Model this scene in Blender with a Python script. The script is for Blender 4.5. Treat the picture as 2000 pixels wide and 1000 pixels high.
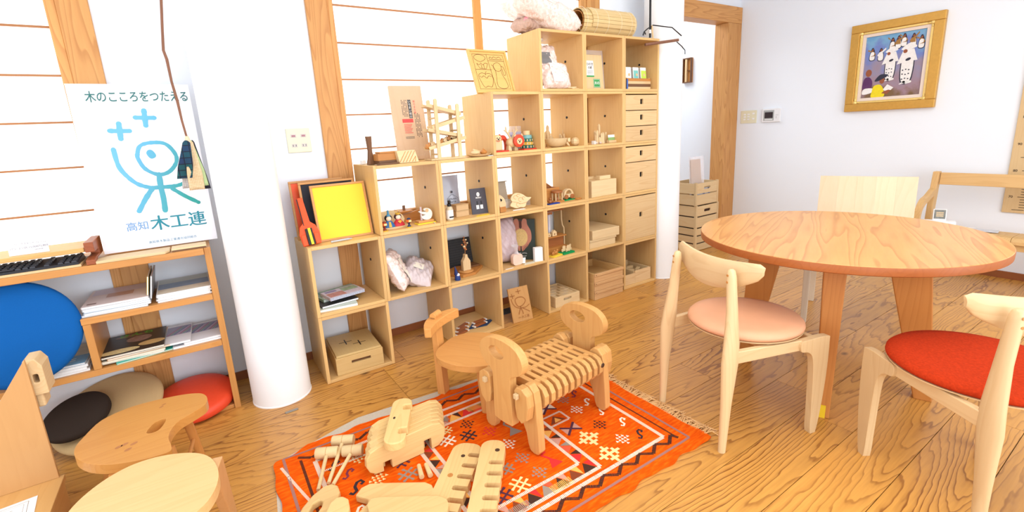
import bpy, bmesh, math, random
from mathutils import Vector, Matrix, Euler
random.seed(7)
PI = math.pi
C = bpy.context.scene.collection
R = math.radians
for o in list(bpy.data.objects):
    bpy.data.objects.remove(o)

# ---------------------------------------------------------------- camera, sky, lights, exposure
sc = bpy.context.scene
sc.view_settings.view_transform = 'Standard'
sc.view_settings.look = 'None'
sc.view_settings.gamma = 1.0
sc.view_settings.use_curve_mapping = False
sc.view_settings.exposure = 0.08
cd = bpy.data.cameras.new('camera')
cam = bpy.data.objects.new('camera', cd)
C.objects.link(cam)
_f = Vector((0.533108, 0.817213, -0.218996))
_r = Vector((0.829883, -0.555456, -0.052552))
_u = Vector((0.164589, 0.153725, 0.974309))
mw = Matrix((( _r.x, _u.x, -_f.x, 0), (_r.y, _u.y, -_f.y, 0), (_r.z, _u.z, -_f.z, 0), (0, 0, 0, 1)))
mw.translation = Vector((-0.391317, -2.378882, 1.216446))
cam.matrix_world = mw
cd.sensor_fit = 'HORIZONTAL'
cd.sensor_width = 36.0
cd.lens = 923.917 / 2000 * 36.0
cd.shift_x = (1000 - 996.693) / 2000
cd.shift_y = (463.226 - 500) / 2000
cd.clip_start = .02
sc.camera = cam

w = bpy.data.worlds.new('daylight')
sc.world = w
w.use_nodes = True
w.node_tree.nodes['Background'].inputs[0].default_value = (.90, .95, 1, 1)
w.node_tree.nodes['Background'].inputs[1].default_value = 1.3


def area(name, loc, rot, sx, sy, power, col=(1, 1, 1)):
    l = bpy.data.lights.new(name, 'AREA')
    l.shape = 'RECTANGLE'
    l.size, l.size_y, l.energy, l.color = sx, sy, power, col
    o = bpy.data.objects.new(name, l)
    o.location, o.rotation_euler = loc, rot
    C.objects.link(o)
    return o


area('window_light_rear', (.6, -4.3, 1.35), (R(90), 0, 0), 4.6, 2.0, 95, (.88, .94, 1))
area('left_fill', (-2.4, -1.6, 1.4), (R(90), 0, R(-90)), 3.0, 1.8, 22, (.95, .98, 1))  # added soft side light, no window is known on the left
area('ceiling_fill', (1.3, -1.9, 2.62), (0, 0, 0), 2.6, 1.8, 40, (1, .97, .90))  # added soft fill from above, no lamp is seen there
area('hall_fill', (3.6, 1.5, 2.5), (0, 0, 0), 1.0, 1.0, 23, (.95, .98, 1))  # added to brighten the hall to white, no lamp is seen

# ---------------------------------------------------------------- helpers
PHI = {}


def smooth(me, ang=35):
    for p in me.polygons:
        p.use_smooth = True
    me.set_sharp_from_angle(angle=R(ang))


class MB:
    """collects shapes of one part into one mesh"""

    def __init__(s):
        s.v, s.f, s.m = [], [], []
        s.mi = 0

    def add(s, vs, fs):
        n = len(s.v)
        s.v += [tuple(v) for v in vs]
        for f in fs:
            s.f.append(tuple(i + n for i in f))
            s.m.append(s.mi)
        return s

    def box(s, x0, x1, y0, y1, z0, z1, M=None):
        vs = [Vector((x, y, z)) for x in (x0, x1) for y in (y0, y1) for z in (z0, z1)]
        if M is not None:
            vs = [M @ v for v in vs]
        return s.add(vs, [(0, 1, 3, 2), (4, 6, 7, 5), (0, 4, 5, 1), (2, 3, 7, 6), (0, 2, 6, 4), (1, 5, 7, 3)])

    def hexa(s, a, b):
        """a, b: two quads of four points (bottom, top)"""
        return s.add(list(a) + list(b), [(3, 2, 1, 0), (4, 5, 6, 7)] + [(i, (i + 1) % 4, 4 + (i + 1) % 4, 4 + i) for i in range(4)])

    def ring_loft(s, rings, cap=True):
        n = len(rings[0])
        vs = [p for r in rings for p in r]
        fs = []
        for k in range(len(rings) - 1):
            for i in range(n):
                j = (i + 1) % n
                fs.append((k * n + i, k * n + j, (k + 1) * n + j, (k + 1) * n + i))
        if cap:
            fs.append(tuple(range(n))[::-1])
            fs.append(tuple((len(rings) - 1) * n + i for i in range(n)))
        return s.add(vs, fs)

    def tube(s, pts, rad, seg=10, cap=True, flat=1.0):
        pts = [Vector(p) for p in pts]
        rs = rad if isinstance(rad, (list, tuple)) else [rad] * len(pts)
        rings = []
        up = Vector((0, 0, 1))
        for i, p in enumerate(pts):
            t = (pts[min(i + 1, len(pts) - 1)] - pts[max(i - 1, 0)]).normalized()
            if abs(t.dot(up)) > .95:
                up = Vector((1, 0, 0)) if abs(t.x) < .9 else Vector((0, 1, 0))
            a = t.cross(up).normalized()
            b = a.cross(t).normalized()
            up = b
            rings.append([p + (a * math.cos(2 * PI * k / seg) + b * math.sin(2 * PI * k / seg) * flat) * rs[i] for k in range(seg)])
        return s.ring_loft(rings, cap)

    def lathe(s, prof, seg=24, M=None, c=(0, 0)):
        rings = []
        for r, z in prof:
            ring = [Vector((c[0] + r * math.cos(2 * PI * k / seg), c[1] + r * math.sin(2 * PI * k / seg), z)) for k in range(seg)]
            if M is not None:
                ring = [M @ v for v in ring]
            rings.append(ring)
        return s.ring_loft(rings)

    def plate(s, outline, t, holes=(), M=None, z0=0.0):
        """flat board in local XY with rounded or concave outline and holes, thickness t along +Z"""
        bm = bmesh.new()
        es = []
        for loop in [outline] + list(holes):
            vs = [bm.verts.new((p[0], p[1], z0)) for p in loop]
            for i in range(len(vs)):
                es.append(bm.edges.new((vs[i], vs[(i + 1) % len(vs)])))
        bmesh.ops.triangle_fill(bm, use_beauty=True, use_dissolve=False, edges=es, normal=(0, 0, 1))
        if not holes:
            pass
        if t:
            r = bmesh.ops.extrude_face_region(bm, geom=list(bm.faces))
            bmesh.ops.translate(bm, vec=(0, 0, t), verts=[v for v in r['geom'] if isinstance(v, bmesh.types.BMVert)])
        bmesh.ops.recalc_face_normals(bm, faces=bm.faces)
        bm.verts.index_update()
        vs = [v.co.copy() for v in bm.verts]
        if M is not None:
            vs = [M @ v for v in vs]
        fs = [tuple(v.index for v in f.verts) for f in bm.faces]
        bm.free()
        return s.add(vs, fs)

    def ellipsoid(s, c, r, nu=24, nv=12, pw=1.0, M=None):
        rings = []
        for j in range(nv + 1):
            th = -PI / 2 + PI * j / nv
            cz, sz = max(math.cos(th), 1e-3), math.sin(th)
            ring = []
            for i in range(nu):
                a = 2 * PI * i / nu
                v = Vector((c[0] + r[0] * cz ** pw * math.cos(a), c[1] + r[1] * cz ** pw * math.sin(a), c[2] + r[2] * math.copysign(abs(sz) ** 1.0, sz)))
                ring.append(M @ v if M is not None else v)
            rings.append(ring)
        return s.ring_loft(rings)

    def surf(s, fn, nu, nv):
        vs = [fn(i / nu, j / nv) for j in range(nv + 1) for i in range(nu + 1)]
        fs = [(j * (nu + 1) + i, j * (nu + 1) + i + 1, (j + 1) * (nu + 1) + i + 1, (j + 1) * (nu + 1) + i) for j in range(nv) for i in range(nu)]
        return s.add(vs, fs)

    def mesh(s, name, sm=None):
        me = bpy.data.meshes.new(name)
        me.from_pydata(s.v, [], s.f)
        me.polygons.foreach_set('material_index', s.m)
        bm = bmesh.new()
        bm.from_mesh(me)
        bmesh.ops.recalc_face_normals(bm, faces=bm.faces)
        bm.to_mesh(me)
        bm.free()
        if sm:
            smooth(me, sm)
        me.update()
        return me


def tag(o, label, cat, group=None, kind=None):
    if label:
        o['label'] = label
    if cat:
        o['category'] = cat
    if group:
        o['group'] = group
    if kind:
        o['kind'] = kind
    return o


def T(name, label, cat, loc=(0, 0, 0), rz=0, group=None, rx=0, ry=0):
    """a thing: Empty at its base that parents its parts"""
    o = bpy.data.objects.new(name, None)
    o.empty_display_size = .05
    o.location, o.rotation_euler = loc, (rx, ry, rz)
    C.objects.link(o)
    return tag(o, label, cat, group)


def P(name, mb, m, parent=None, bev=0, sm=None, loc=None, rot=None, label=None, seg=2):
    me = mb if isinstance(mb, bpy.types.Mesh) else mb.mesh(name, sm)
    ms = m if isinstance(m, (list, tuple)) else [m]
    if not me.materials:
        for k in ms:
            me.materials.append(k)
    o = bpy.data.objects.new(name, me)
    if parent:
        o.parent = parent
    if loc:
        o.location = loc
    if rot:
        o.rotation_euler = rot
    C.objects.link(o)
    if bev:
        b = o.modifiers.new('edge', 'BEVEL')
        b.width, b.segments, b.limit_method, b.angle_limit = bev, seg, 'ANGLE', R(40)
    if label:
        o['label'] = label
    return o


def S(name, mb, m, label, cat, loc=(0, 0, 0), rz=0, group=None, bev=0, sm=None, rx=0, ry=0):
    """a thing that is one mesh"""
    o = P(name, mb, m, None, bev, sm, loc, (rx, ry, rz))
    return tag(o, label, cat, group)


def ST(name, mb, m, parent=None, bev=0, sm=None):
    o = P(name, mb, m, parent, bev, sm)
    if not parent:
        o['kind'] = 'structure'
    return o


def dup(root, loc, rz=None, label=None, group=None, rot=None):
    r = root.copy()
    C.objects.link(r)
    r.location = loc
    if rz is not None:
        r.rotation_euler = (0, 0, rz)
    if rot is not None:
        r.rotation_euler = rot
    if label:
        r['label'] = label
    if group:
        r['group'] = group
    for ch in list(root.children):
        c = ch.copy()
        C.objects.link(c)
        c.parent = r
        for g in ch.children:
            d = g.copy()
            C.objects.link(d)
            d.parent = c
    return r


def rrect(w, h, r, n=5, cx=0, cy=0):
    pts = []
    for sx, sy, a0 in ((1, 1, 0), (-1, 1, 90), (-1, -1, 180), (1, -1, 270)):
        for k in range(n + 1):
            a = R(a0 + 90 * k / n)
            pts.append((cx + sx * (w / 2 - r) + r * math.cos(a), cy + sy * (h / 2 - r) + r * math.sin(a)))
    return pts


def ell(a, b, n=28, cx=0, cy=0, rot=0):
    return [(cx + a * math.cos(t) * math.cos(rot) - b * math.sin(t) * math.sin(rot), cy + a * math.cos(t) * math.sin(rot) + b * math.sin(t) * math.cos(rot)) for t in [2 * PI * k / n for k in range(n)]]


def spline(pts, n=6, closed=True):
    """Catmull-Rom through 2D points"""
    out = []
    N = len(pts)
    rng = range(N) if closed else range(N - 1)
    g = (lambda i: pts[i % N]) if closed else (lambda i: pts[max(0, min(N - 1, i))])
    for i in rng:
        p0, p1, p2, p3 = g(i - 1), g(i), g(i + 1), g(i + 2)
        for k in range(n):
            t = k / n
            out.append(tuple(.5 * (2 * p1[d] + (p2[d] - p0[d]) * t + (2 * p0[d] - 5 * p1[d] + 4 * p2[d] - p3[d]) * t * t + (3 * p1[d] - p0[d] - 3 * p2[d] + p3[d]) * t ** 3) for d in range(len(p1))))
    if not closed:
        out.append(tuple(pts[-1]))
    return out


def stroke(mb, pts, wd, M, z=0.0006, wob=0):
    """a flat painted stroke of width wd along 2D pts, on the plane of matrix M"""
    n = len(pts)
    L, Rr = [], []
    for i, p in enumerate(pts):
        a, b = pts[max(i - 1, 0)], pts[min(i + 1, n - 1)]
        if n > 3 and (Vector(pts[0]) - Vector(pts[-1])).length < 1e-6 and i in (0, n - 1):
            a, b = pts[n - 2], pts[1]
        d = Vector((b[0] - a[0], b[1] - a[1]))
        d = d.normalized() if d.length > 0 else Vector((1, 0))
        ww = wd * .5 * (1 + wob * (random.random() - .5))
        L.append(M @ Vector((p[0] - d.y * ww, p[1] + d.x * ww, z)))
        Rr.append(M @ Vector((p[0] + d.y * ww, p[1] - d.x * ww, z)))
    mb.add(L + Rr, [(i, i + 1, n + i + 1, n + i) for i in range(n - 1)])
    return mb


def flat(mb, pts, M, z=0.0006):
    """flat polygon (print) on plane M"""
    mb.plate(pts, 0, (), M, z)
    return mb


def text_mb(body, size, M, z=0.0006, mb=None, bold=0.0, align='LEFT', sx=1.0):
    c = bpy.data.curves.new('t', 'FONT')
    c.body, c.size, c.align_x, c.offset = body, size, align, bold
    c.resolution_u = 3
    o = bpy.data.objects.new('t', c)
    C.objects.link(o)
    bpy.context.view_layer.update()
    me = bpy.data.meshes.new_from_object(o.evaluated_get(bpy.context.evaluated_depsgraph_get()))
    mb = mb or MB()
    mb.add([M @ Vector((v.co.x * sx, v.co.y, z)) for v in me.vertices], [tuple(p.vertices) for p in me.polygons])
    bpy.data.objects.remove(o)
    bpy.data.meshes.remove(me)
    return mb


def TR(x=0, y=0, z=0, rx=0, ry=0, rz=0):
    return Matrix.Translation((x, y, z)) @ Euler((rx, ry, rz)).to_matrix().to_4x4()


UP = TR(rx=PI / 2)          # board lying in XY -> standing in XZ, its face towards -Y

# ---------------------------------------------------------------- materials


def srgb(r, g, b):
    f = lambda c: c / 12.92 if c <= .04045 else ((c + .055) / 1.055) ** 2.4
    return (f(r / 255), f(g / 255), f(b / 255), 1)


def node_mat(name):
    m = bpy.data.materials.new(name)
    m.use_nodes = True
    nt = m.node_tree
    return m, nt, nt.nodes['Principled BSDF'], nt.nodes.new, nt.links.new


def plain(name, rgb, rough=.55, noise=.06, nscale=30, bump=0, spec=.4, metal=0, alpha=1, trans=0, coat=0, sheen=0):
    """one colour with a faint mottling"""
    m, nt, b, N, L = node_mat(name)
    tc = N('ShaderNodeTexCoord')
    no = N('ShaderNodeTexNoise')
    no.inputs['Scale'].default_value = nscale
    no.inputs['Detail'].default_value = 3
    L(tc.outputs['Object'], no.inputs['Vector'])
    mx = N('ShaderNodeMix')
    mx.data_type = 'RGBA'
    c = srgb(*rgb)
    mx.inputs[6].default_value = tuple(min(1, x * (1 - noise)) for x in c[:3]) + (1,)
    mx.inputs[7].default_value = tuple(min(1, x * (1 + noise)) for x in c[:3]) + (1,)
    L(no.outputs[0], mx.inputs[0])
    L(mx.outputs[2], b.inputs['Base Color'])
    b.inputs['Roughness'].default_value = rough
    b.inputs['Specular IOR Level'].default_value = spec
    b.inputs['Metallic'].default_value = metal
    b.inputs['Alpha'].default_value = alpha
    b.inputs['Transmission Weight'].default_value = trans
    b.inputs['Coat Weight'].default_value = coat
    if sheen:
        b.inputs['Sheen Weight'].default_value = sheen
    if bump:
        bp = N('ShaderNodeBump')
        bp.inputs['Strength'].default_value = bump
        bp.inputs['Distance'].default_value = .002
        n2 = N('ShaderNodeTexNoise')
        n2.inputs['Scale'].default_value = nscale * 6
        L(tc.outputs['Object'], n2.inputs['Vector'])
        L(n2.outputs[0], bp.inputs['Height'])
        L(bp.outputs[0], b.inputs['Normal'])
    return m


WOODS = {}


def wood(name, light, dark, axis='X', freq=26, contrast=.55, rough=.5, knots=0, figure=.5, lines=.35):
    """grain that runs along one object axis: bands bent by a stretched noise"""
    key = (name, axis)
    if key in WOODS:
        return WOODS[key]
    m, nt, b, N, L = node_mat(name + '_' + axis.lower())
    tc = N('ShaderNodeTexCoord')
    oi = N('ShaderNodeObjectInfo')
    cm = N('ShaderNodeVectorMath')
    cm.operation = 'SCALE'
    cx = N('ShaderNodeCombineXYZ')
    for i, k in enumerate((13.7, 7.3, 9.1)):
        mt = N('ShaderNodeMath')
        mt.operation = 'MULTIPLY'
        mt.inputs[1].default_value = k
        L(oi.outputs['Random'], mt.inputs[0])
        L(mt.outputs[0], cx.inputs[i])
    ad = N('ShaderNodeVectorMath')
    L(tc.outputs['Object'], ad.inputs[0])
    L(cx.outputs[0], ad.inputs[1])
    mp = N('ShaderNodeMapping')
    s = {'X': (.09, 1, 1), 'Y': (1, .09, 1), 'Z': (1, 1, .09)}[axis]
    mp.inputs['Scale'].default_value = s
    L(ad.outputs[0], mp.inputs[0])
    n1 = N('ShaderNodeTexNoise')
    n1.inputs['Scale'].default_value = 7
    n1.inputs['Detail'].default_value = 2
    L(mp.outputs[0], n1.inputs['Vector'])
    # rings: distance-like value, bent, then a saw of thin late-wood lines
    sep = N('ShaderNodeSeparateXYZ')
    L(mp.outputs[0], sep.inputs[0])
    ax = {'X': (1, 2), 'Y': (0, 2), 'Z': (0, 1)}[axis]
    sm = N('ShaderNodeMath')
    L(sep.outputs[ax[0]], sm.inputs[0])
    L(sep.outputs[ax[1]], sm.inputs[1])
    m1 = N('ShaderNodeMath')
    m1.operation = 'MULTIPLY_ADD'
    m1.inputs[1].default_value = figure
    L(n1.outputs[0], m1.inputs[0])
    L(sm.outputs[0], m1.inputs[2])
    m2 = N('ShaderNodeMath')
    m2.operation = 'MULTIPLY'
    m2.inputs[1].default_value = freq
    L(m1.outputs[0], m2.inputs[0])
    fr = N('ShaderNodeMath')
    fr.operation = 'FRACT'
    L(m2.outputs[0], fr.inputs[0])
    rp = N('ShaderNodeValToRGB')
    e = rp.color_ramp.elements
    e[0].position, e[0].color = 0, (0, 0, 0, 1)
    e[1].position, e[1].color = .62, (lines * .35,) * 3 + (1,)
    for pos, v in ((.86, lines), (.93, lines), (1, 0)):
        el = e.new(pos)
        el.color = (v, v, v, 1)
    L(fr.outputs[0], rp.inputs[0])
    n2 = N('ShaderNodeTexNoise')
    n2.inputs['Scale'].default_value = 130
    n2.inputs['Detail'].default_value = 2
    L(mp.outputs[0], n2.inputs['Vector'])
    mm = N('ShaderNodeMath')
    mm.operation = 'MULTIPLY_ADD'
    mm.inputs[1].default_value = .30
    L(n2.outputs[0], mm.inputs[0])
    L(rp.outputs[0], mm.inputs[2])
    n3 = N('ShaderNodeTexNoise')
    n3.inputs['Scale'].default_value = 5
    L(ad.outputs[0], n3.inputs['Vector'])
    m3 = N('ShaderNodeMath')
    m3.operation = 'MULTIPLY_ADD'
    m3.inputs[1].default_value = .35
    L(n3.outputs[0], m3.inputs[0])
    L(mm.outputs[0], m3.inputs[2])
    m4 = N('ShaderNodeMath')
    m4.operation = 'MULTIPLY_ADD'
    m4.use_clamp = True
    m4.inputs[1].default_value = contrast
    m4.inputs[2].default_value = -.30 * contrast
    L(m3.outputs[0], m4.inputs[0])
    fac = m4.outputs[0]
    mx = N('ShaderNodeMix')
    mx.data_type = 'RGBA'
    mx.inputs[6].default_value = srgb(*light)
    mx.inputs[7].default_value = srgb(*dark)
    L(fac, mx.inputs[0])
    col = mx.outputs[2]
    # one board a little lighter or redder than the next
    hs = N('ShaderNodeHueSaturation')
    mr = N('ShaderNodeMapRange')
    mr.inputs[3].default_value, mr.inputs[4].default_value = .73, .85
    hs.inputs['Saturation'].default_value = 1.03
    L(oi.outputs['Random'], mr.inputs[0])
    L(mr.outputs[0], hs.inputs['Value'])
    L(col, hs.inputs['Color'])
    col = hs.outputs[0]
    if knots:
        vo = N('ShaderNodeTexVoronoi')
        vo.inputs['Scale'].default_value = knots
        mp2 = N('ShaderNodeMapping')
        mp2.inputs['Scale'].default_value = {'X': (.55, 1, .1), 'Y': (1, .55, .1), 'Z': (1, .1, .55)}[axis]
        L(ad.outputs[0], mp2.inputs[0])
        L(mp2.outputs[0], vo.inputs['Vector'])
        kr = N('ShaderNodeValToRGB')
        kr.color_ramp.elements[0].position, kr.color_ramp.elements[0].color = .035, (1, 1, 1, 1)
        kr.color_ramp.elements[1].position, kr.color_ramp.elements[1].color = .075, (0, 0, 0, 1)
        L(vo.outputs['Distance'], kr.inputs[0])
        kx = N('ShaderNodeMix')
        kx.data_type = 'RGBA'
        kx.inputs[7].default_value = tuple(.4 * x for x in srgb(*dark)[:3]) + (1,)
        L(kr.outputs[0], kx.inputs[0])
        L(col, kx.inputs[6])
        col = kx.outputs[2]
    L(col, b.inputs['Base Color'])
    b.inputs['Roughness'].default_value = rough
    b.inputs['Specular IOR Level'].default_value = .4
    bp = N('ShaderNodeBump')
    bp.inputs['Strength'].default_value = .12
    bp.inputs['Distance'].default_value = .001
    L(fac, bp.inputs['Height'])
    L(bp.outputs[0], b.inputs['Normal'])
    WOODS[key] = m
    return m


def glow(name, rgb, k):
    m, nt, b, N, L = node_mat(name)
    b.inputs['Base Color'].default_value = srgb(250, 250, 250)
    b.inputs['Roughness'].default_value = .9
    tc = N('ShaderNodeTexCoord')
    no = N('ShaderNodeTexNoise')
    no.inputs['Scale'].default_value = 3
    L(tc.outputs['Object'], no.inputs['Vector'])
    mx = N('ShaderNodeMix')
    mx.data_type = 'RGBA'
    mx.inputs[6].default_value = srgb(*rgb)
    mx.inputs[7].default_value = srgb(*(min(255, c + 4) for c in rgb))
    L(no.outputs[0], mx.inputs[0])
    L(mx.outputs[2], b.inputs['Emission Color'])
    b.inputs['Emission Strength'].default_value = k
    return m


def MAPLE(a): return wood('maple', (246, 204, 140), (214, 154, 88), a, 34, .55, .45, 0, .35, .3)
def BIRCH(a): return wood('birch', (248, 220, 172), (222, 176, 120), a, 30, .5, .5, 0, .35, .3)
def CEDAR(a): return wood('cedar', (238, 178, 112), (178, 108, 54), a, 30, .8, .5, 0, .6, .5)
def HINOKI(a): return wood('hinoki', (244, 214, 166), (224, 172, 112), a, 26, .6, .5, 0, .5, .4)
def ALDER(a): return wood('alder', (226, 166, 104), (190, 124, 66), a, 30, .55, .42, 0, .4, .35)
def OAK(a): return wood('oak_stain', (214, 148, 84), (168, 100, 48), a, 34, .6, .42, 0, .3, .4)
def WALNUT(a): return wood('walnut', (132, 92, 62), (84, 54, 36), a, 40, .7, .4, 0, .4, .45)
def ASH(a): return wood('pale_ash', (246, 222, 184), (222, 184, 136), a, 30, .55, .45, 0, .3, .35)
def REDW(a): return wood('red_oak', (170, 96, 62), (116, 60, 38), a, 40, .6, .45, 0, .3, .4)


WHITE = plain('white_plaster', (238, 244, 252), .85, .01, 3, .05, .2)
COLM = plain('white_column_paint', (246, 248, 250), .5, .01, 4, 0, .3)
BLACK = plain('black_paint', (26, 26, 30), .45)
PAPERW = plain('white_paper', (244, 244, 244), .8, .02)
STEEL = plain('steel', (170, 172, 176), .35, .05, 40, 0, .5, .9)
DARKMETAL = plain('dark_metal', (40, 40, 44), .35, .05, 40, 0, .5, .6)
PLASTIC = plain('clear_plastic', (245, 245, 250), .12, .0, 10, 0, .6, 0, .16)
CREAMP = plain('cream_plastic', (232, 228, 200), .4)

# ---------------------------------------------------------------- the room
YW = .37                     # face of the shelf wall
XR = 4.32                    # face of the right wall


def floor_mat():
    m, nt, b, N, L = node_mat('floor_pine')
    tc = N('ShaderNodeTexCoord')
    oi = N('ShaderNodeObjectInfo')
    cx = N('ShaderNodeCombineXYZ')
    for i, k in enumerate((17.3, 9.7, 5.1)):
        mt = N('ShaderNodeMath')
        mt.operation = 'MULTIPLY'
        mt.inputs[1].default_value = k
        L(oi.outputs['Random'], mt.inputs[0])
        L(mt.outputs[0], cx.inputs[i])
    ad = N('ShaderNodeVectorMath')
    L(tc.outputs['Object'], ad.inputs[0])
    L(cx.outputs[0], ad.inputs[1])

    def noise(sx, sy, scale, detail=1.0):
        mp = N('ShaderNodeMapping')
        mp.inputs['Scale'].default_value = (sx, sy, 0)
        L(ad.outputs[0], mp.inputs[0])
        n = N('ShaderNodeTexNoise')
        n.inputs['Scale'].default_value = scale
        n.inputs['Detail'].default_value = detail
        L(mp.outputs[0], n.inputs['Vector'])
        return n.outputs[0]

    def math_(op, a, b_=None, c=None, clamp=False):
        q = N('ShaderNodeMath')
        q.operation = op
        q.use_clamp = clamp
        for i, v in enumerate((a, b_, c)):
            if v is None:
                continue
            if isinstance(v, (int, float)):
                q.inputs[i].default_value = v
            else:
                L(v, q.inputs[i])
        return q.outputs[0]
    # annual rings: level lines of a long smooth hill, cut into thin dark late-wood lines
    hill = noise(.13, 1.0, 3.4, .6)
    wig = noise(.6, 3.0, 9, 2)
    v = math_('MULTIPLY_ADD', wig, .045, hill)
    v = math_('MULTIPLY', v, 40.0)
    fr = math_('FRACT', v)
    rp = N('ShaderNodeValToRGB')
    e = rp.color_ramp.elements
    e[0].position, e[0].color = 0, (.0, .0, .0, 1)
    e[1].position, e[1].color = 1, (0, 0, 0, 1)
    for p, c in ((.45, .10), (.72, .34), (.84, 1.0), (.92, .95), (.965, .10)):
        el = e.new(p)
        el.color = (c, c, c, 1)
    L(fr, rp.inputs[0])
    fade = noise(.5, 2.0, 2.2, 2)
    fine = noise(.05, 1.0, 120, 2)
    amt = math_('MULTIPLY_ADD', fade, 1.5, -.20, True)
    lines = math_('MULTIPLY', rp.outputs[0], amt)
    fac = math_('MULTIPLY_ADD', fine, .42, lines)
    fac = math_('ADD', fac, -.14, None, True)
    mx = N('ShaderNodeMix')
    mx.data_type = 'RGBA'
    mx.inputs[6].default_value = srgb(226, 172, 100)
    mx.inputs[7].default_value = srgb(128, 72, 34)
    L(fac, mx.inputs[0])
    # worn patches, redder and yellower boards
    patch = noise(.6, .9, 1.6, 3)
    m2 = N('ShaderNodeMix')
    m2.data_type = 'RGBA'
    m2.blend_type = 'MULTIPLY'
    pr = N('ShaderNodeValToRGB')
    pr.color_ramp.elements[0].position, pr.color_ramp.elements[0].color = .3, (1, .96, .86, 1)
    pr.color_ramp.elements[1].position, pr.color_ramp.elements[1].color = .7, (1, .92, .84, 1)
    L(patch, pr.inputs[0])
    m2.inputs[0].default_value = .8
    L(mx.outputs[2], m2.inputs[6])
    L(pr.outputs[0], m2.inputs[7])
    # knots
    vo = N('ShaderNodeTexVoronoi')
    vo.inputs['Scale'].default_value = 2.6
    mp2 = N('ShaderNodeMapping')
    mp2.inputs['Scale'].default_value = (.55, 1, .1)
    L(ad.outputs[0], mp2.inputs[0])
    L(mp2.outputs[0], vo.inputs['Vector'])
    kr = N('ShaderNodeValToRGB')
    kr.color_ramp.elements[0].position, kr.color_ramp.elements[0].color = .02, (1, 1, 1, 1)
    kr.color_ramp.elements[1].position, kr.color_ramp.elements[1].color = .05, (0, 0, 0, 1)
    L(vo.outputs['Distance'], kr.inputs[0])
    kx = N('ShaderNodeMix')
    kx.data_type = 'RGBA'
    kx.inputs[7].default_value = srgb(74, 44, 26)
    L(kr.outputs[0], kx.inputs[0])
    L(m2.outputs[2], kx.inputs[6])
    hs = N('ShaderNodeHueSaturation')
    mr = N('ShaderNodeMapRange')
    mr.inputs[3].default_value, mr.inputs[4].default_value = .80, .94
    hs.inputs['Saturation'].default_value = 1.05
    L(oi.outputs['Random'], mr.inputs[0])
    L(mr.outputs[0], hs.inputs['Value'])
    L(kx.outputs[2], hs.inputs['Color'])
    L(hs.outputs[0], b.inputs['Base Color'])
    b.inputs['Roughness'].default_value = .36
    b.inputs['Coat Weight'].default_value = .18
    b.inputs['Coat Roughness'].default_value = .24
    bp = N('ShaderNodeBump')
    bp.inputs['Strength'].default_value = .25
    bp.inputs['Distance'].default_value = .001
    L(fac, bp.inputs['Height'])
    L(bp.outputs[0], b.inputs['Normal'])
    return m


fl = ST('floor', MB().box(-2.6, 5.2, -4.6, 2.4, -.06, -.018), plain('floor_gap', (70, 42, 24), .8))
FM = floor_mat()
PW = .19
nrow = 0
y = -4.58
rows = [-.02 + PW * k for k in range(-23, 3)]
hall = [-.02 + PW * k for k in range(3, 13)]
for y in rows + hall:
    random.seed(int(y * 1000) + 5000)
    if abs(y + .21) < .01 or abs(y + .40) < .01:
        cuts = [-2.6, -1.2, .285, 2.22, 4.0, 5.2]
    else:
        x = -2.6
        cuts = [x]
        x += random.uniform(.5, 1.9)
        while x < 5.0:
            cuts.append(x)
            x += random.choice((1.9, 1.9, 1.3))
        cuts.append(5.2)
    y1 = y + PW
    for a, b in zip(cuts, cuts[1:]):
        P('plank', MB().box(a + .0008, b - .0008, y + .0011, y1 - .0011, -.018, 0), FM, fl)
for o in fl.children:        # each board turned in the log its own way
    pass

wb = ST('wall_back', MB().box(-2.6, -.781, YW, YW + .12, 0, .775)
        .box(-.64, .221, YW, YW + .12, 0, 2.7).box(.36, 2.10, YW, YW + .12, 0, .775)
        .box(2.28, 2.75, YW, YW + .12, 0, 2.7).box(-2.6, -.781, YW, YW + .12, 2.42, 2.7).box(.36, 2.10, YW, YW + .12, 2.42, 2.7), WHITE)
wd = ST('wall_door', MB().box(2.75, 2.92, YW, .62, 0, 2.7).box(2.92, 4.32, .5, .62, 2.268, 2.7), WHITE)
ST('wall_right', MB().box(XR, XR + .12, -4.6, 2.4, 0, 2.7), WHITE)
ST('wall_hall', MB().box(2.3, XR + .12, 2.4, 2.5, 0, 2.7).box(2.18, 2.30, .49, 2.5, 0, 2.7), WHITE)
ST('wall_left', MB().box(-2.72, -2.6, -4.6, .49, 0, .5).box(-2.72, -2.6, -4.6, .49, 2.3, 2.7).box(-2.72, -2.6, -4.6, -3.4, .5, 2.3).box(-2.72, -2.6, .0, .49, .5, 2.3), WHITE)
ST('wall_rear', MB().box(-2.72, XR + .12, -4.72, -4.6, 2.4, 2.7).box(-2.72, -2.2, -4.72, -4.6, 0, 2.4).box(3.6, XR + .12, -4.72, -4.6, 0, 2.4), WHITE)
ST('ceiling', MB().box(-2.72, XR + .12, -4.72, 2.5, 2.7, 2.8), WHITE)

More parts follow.
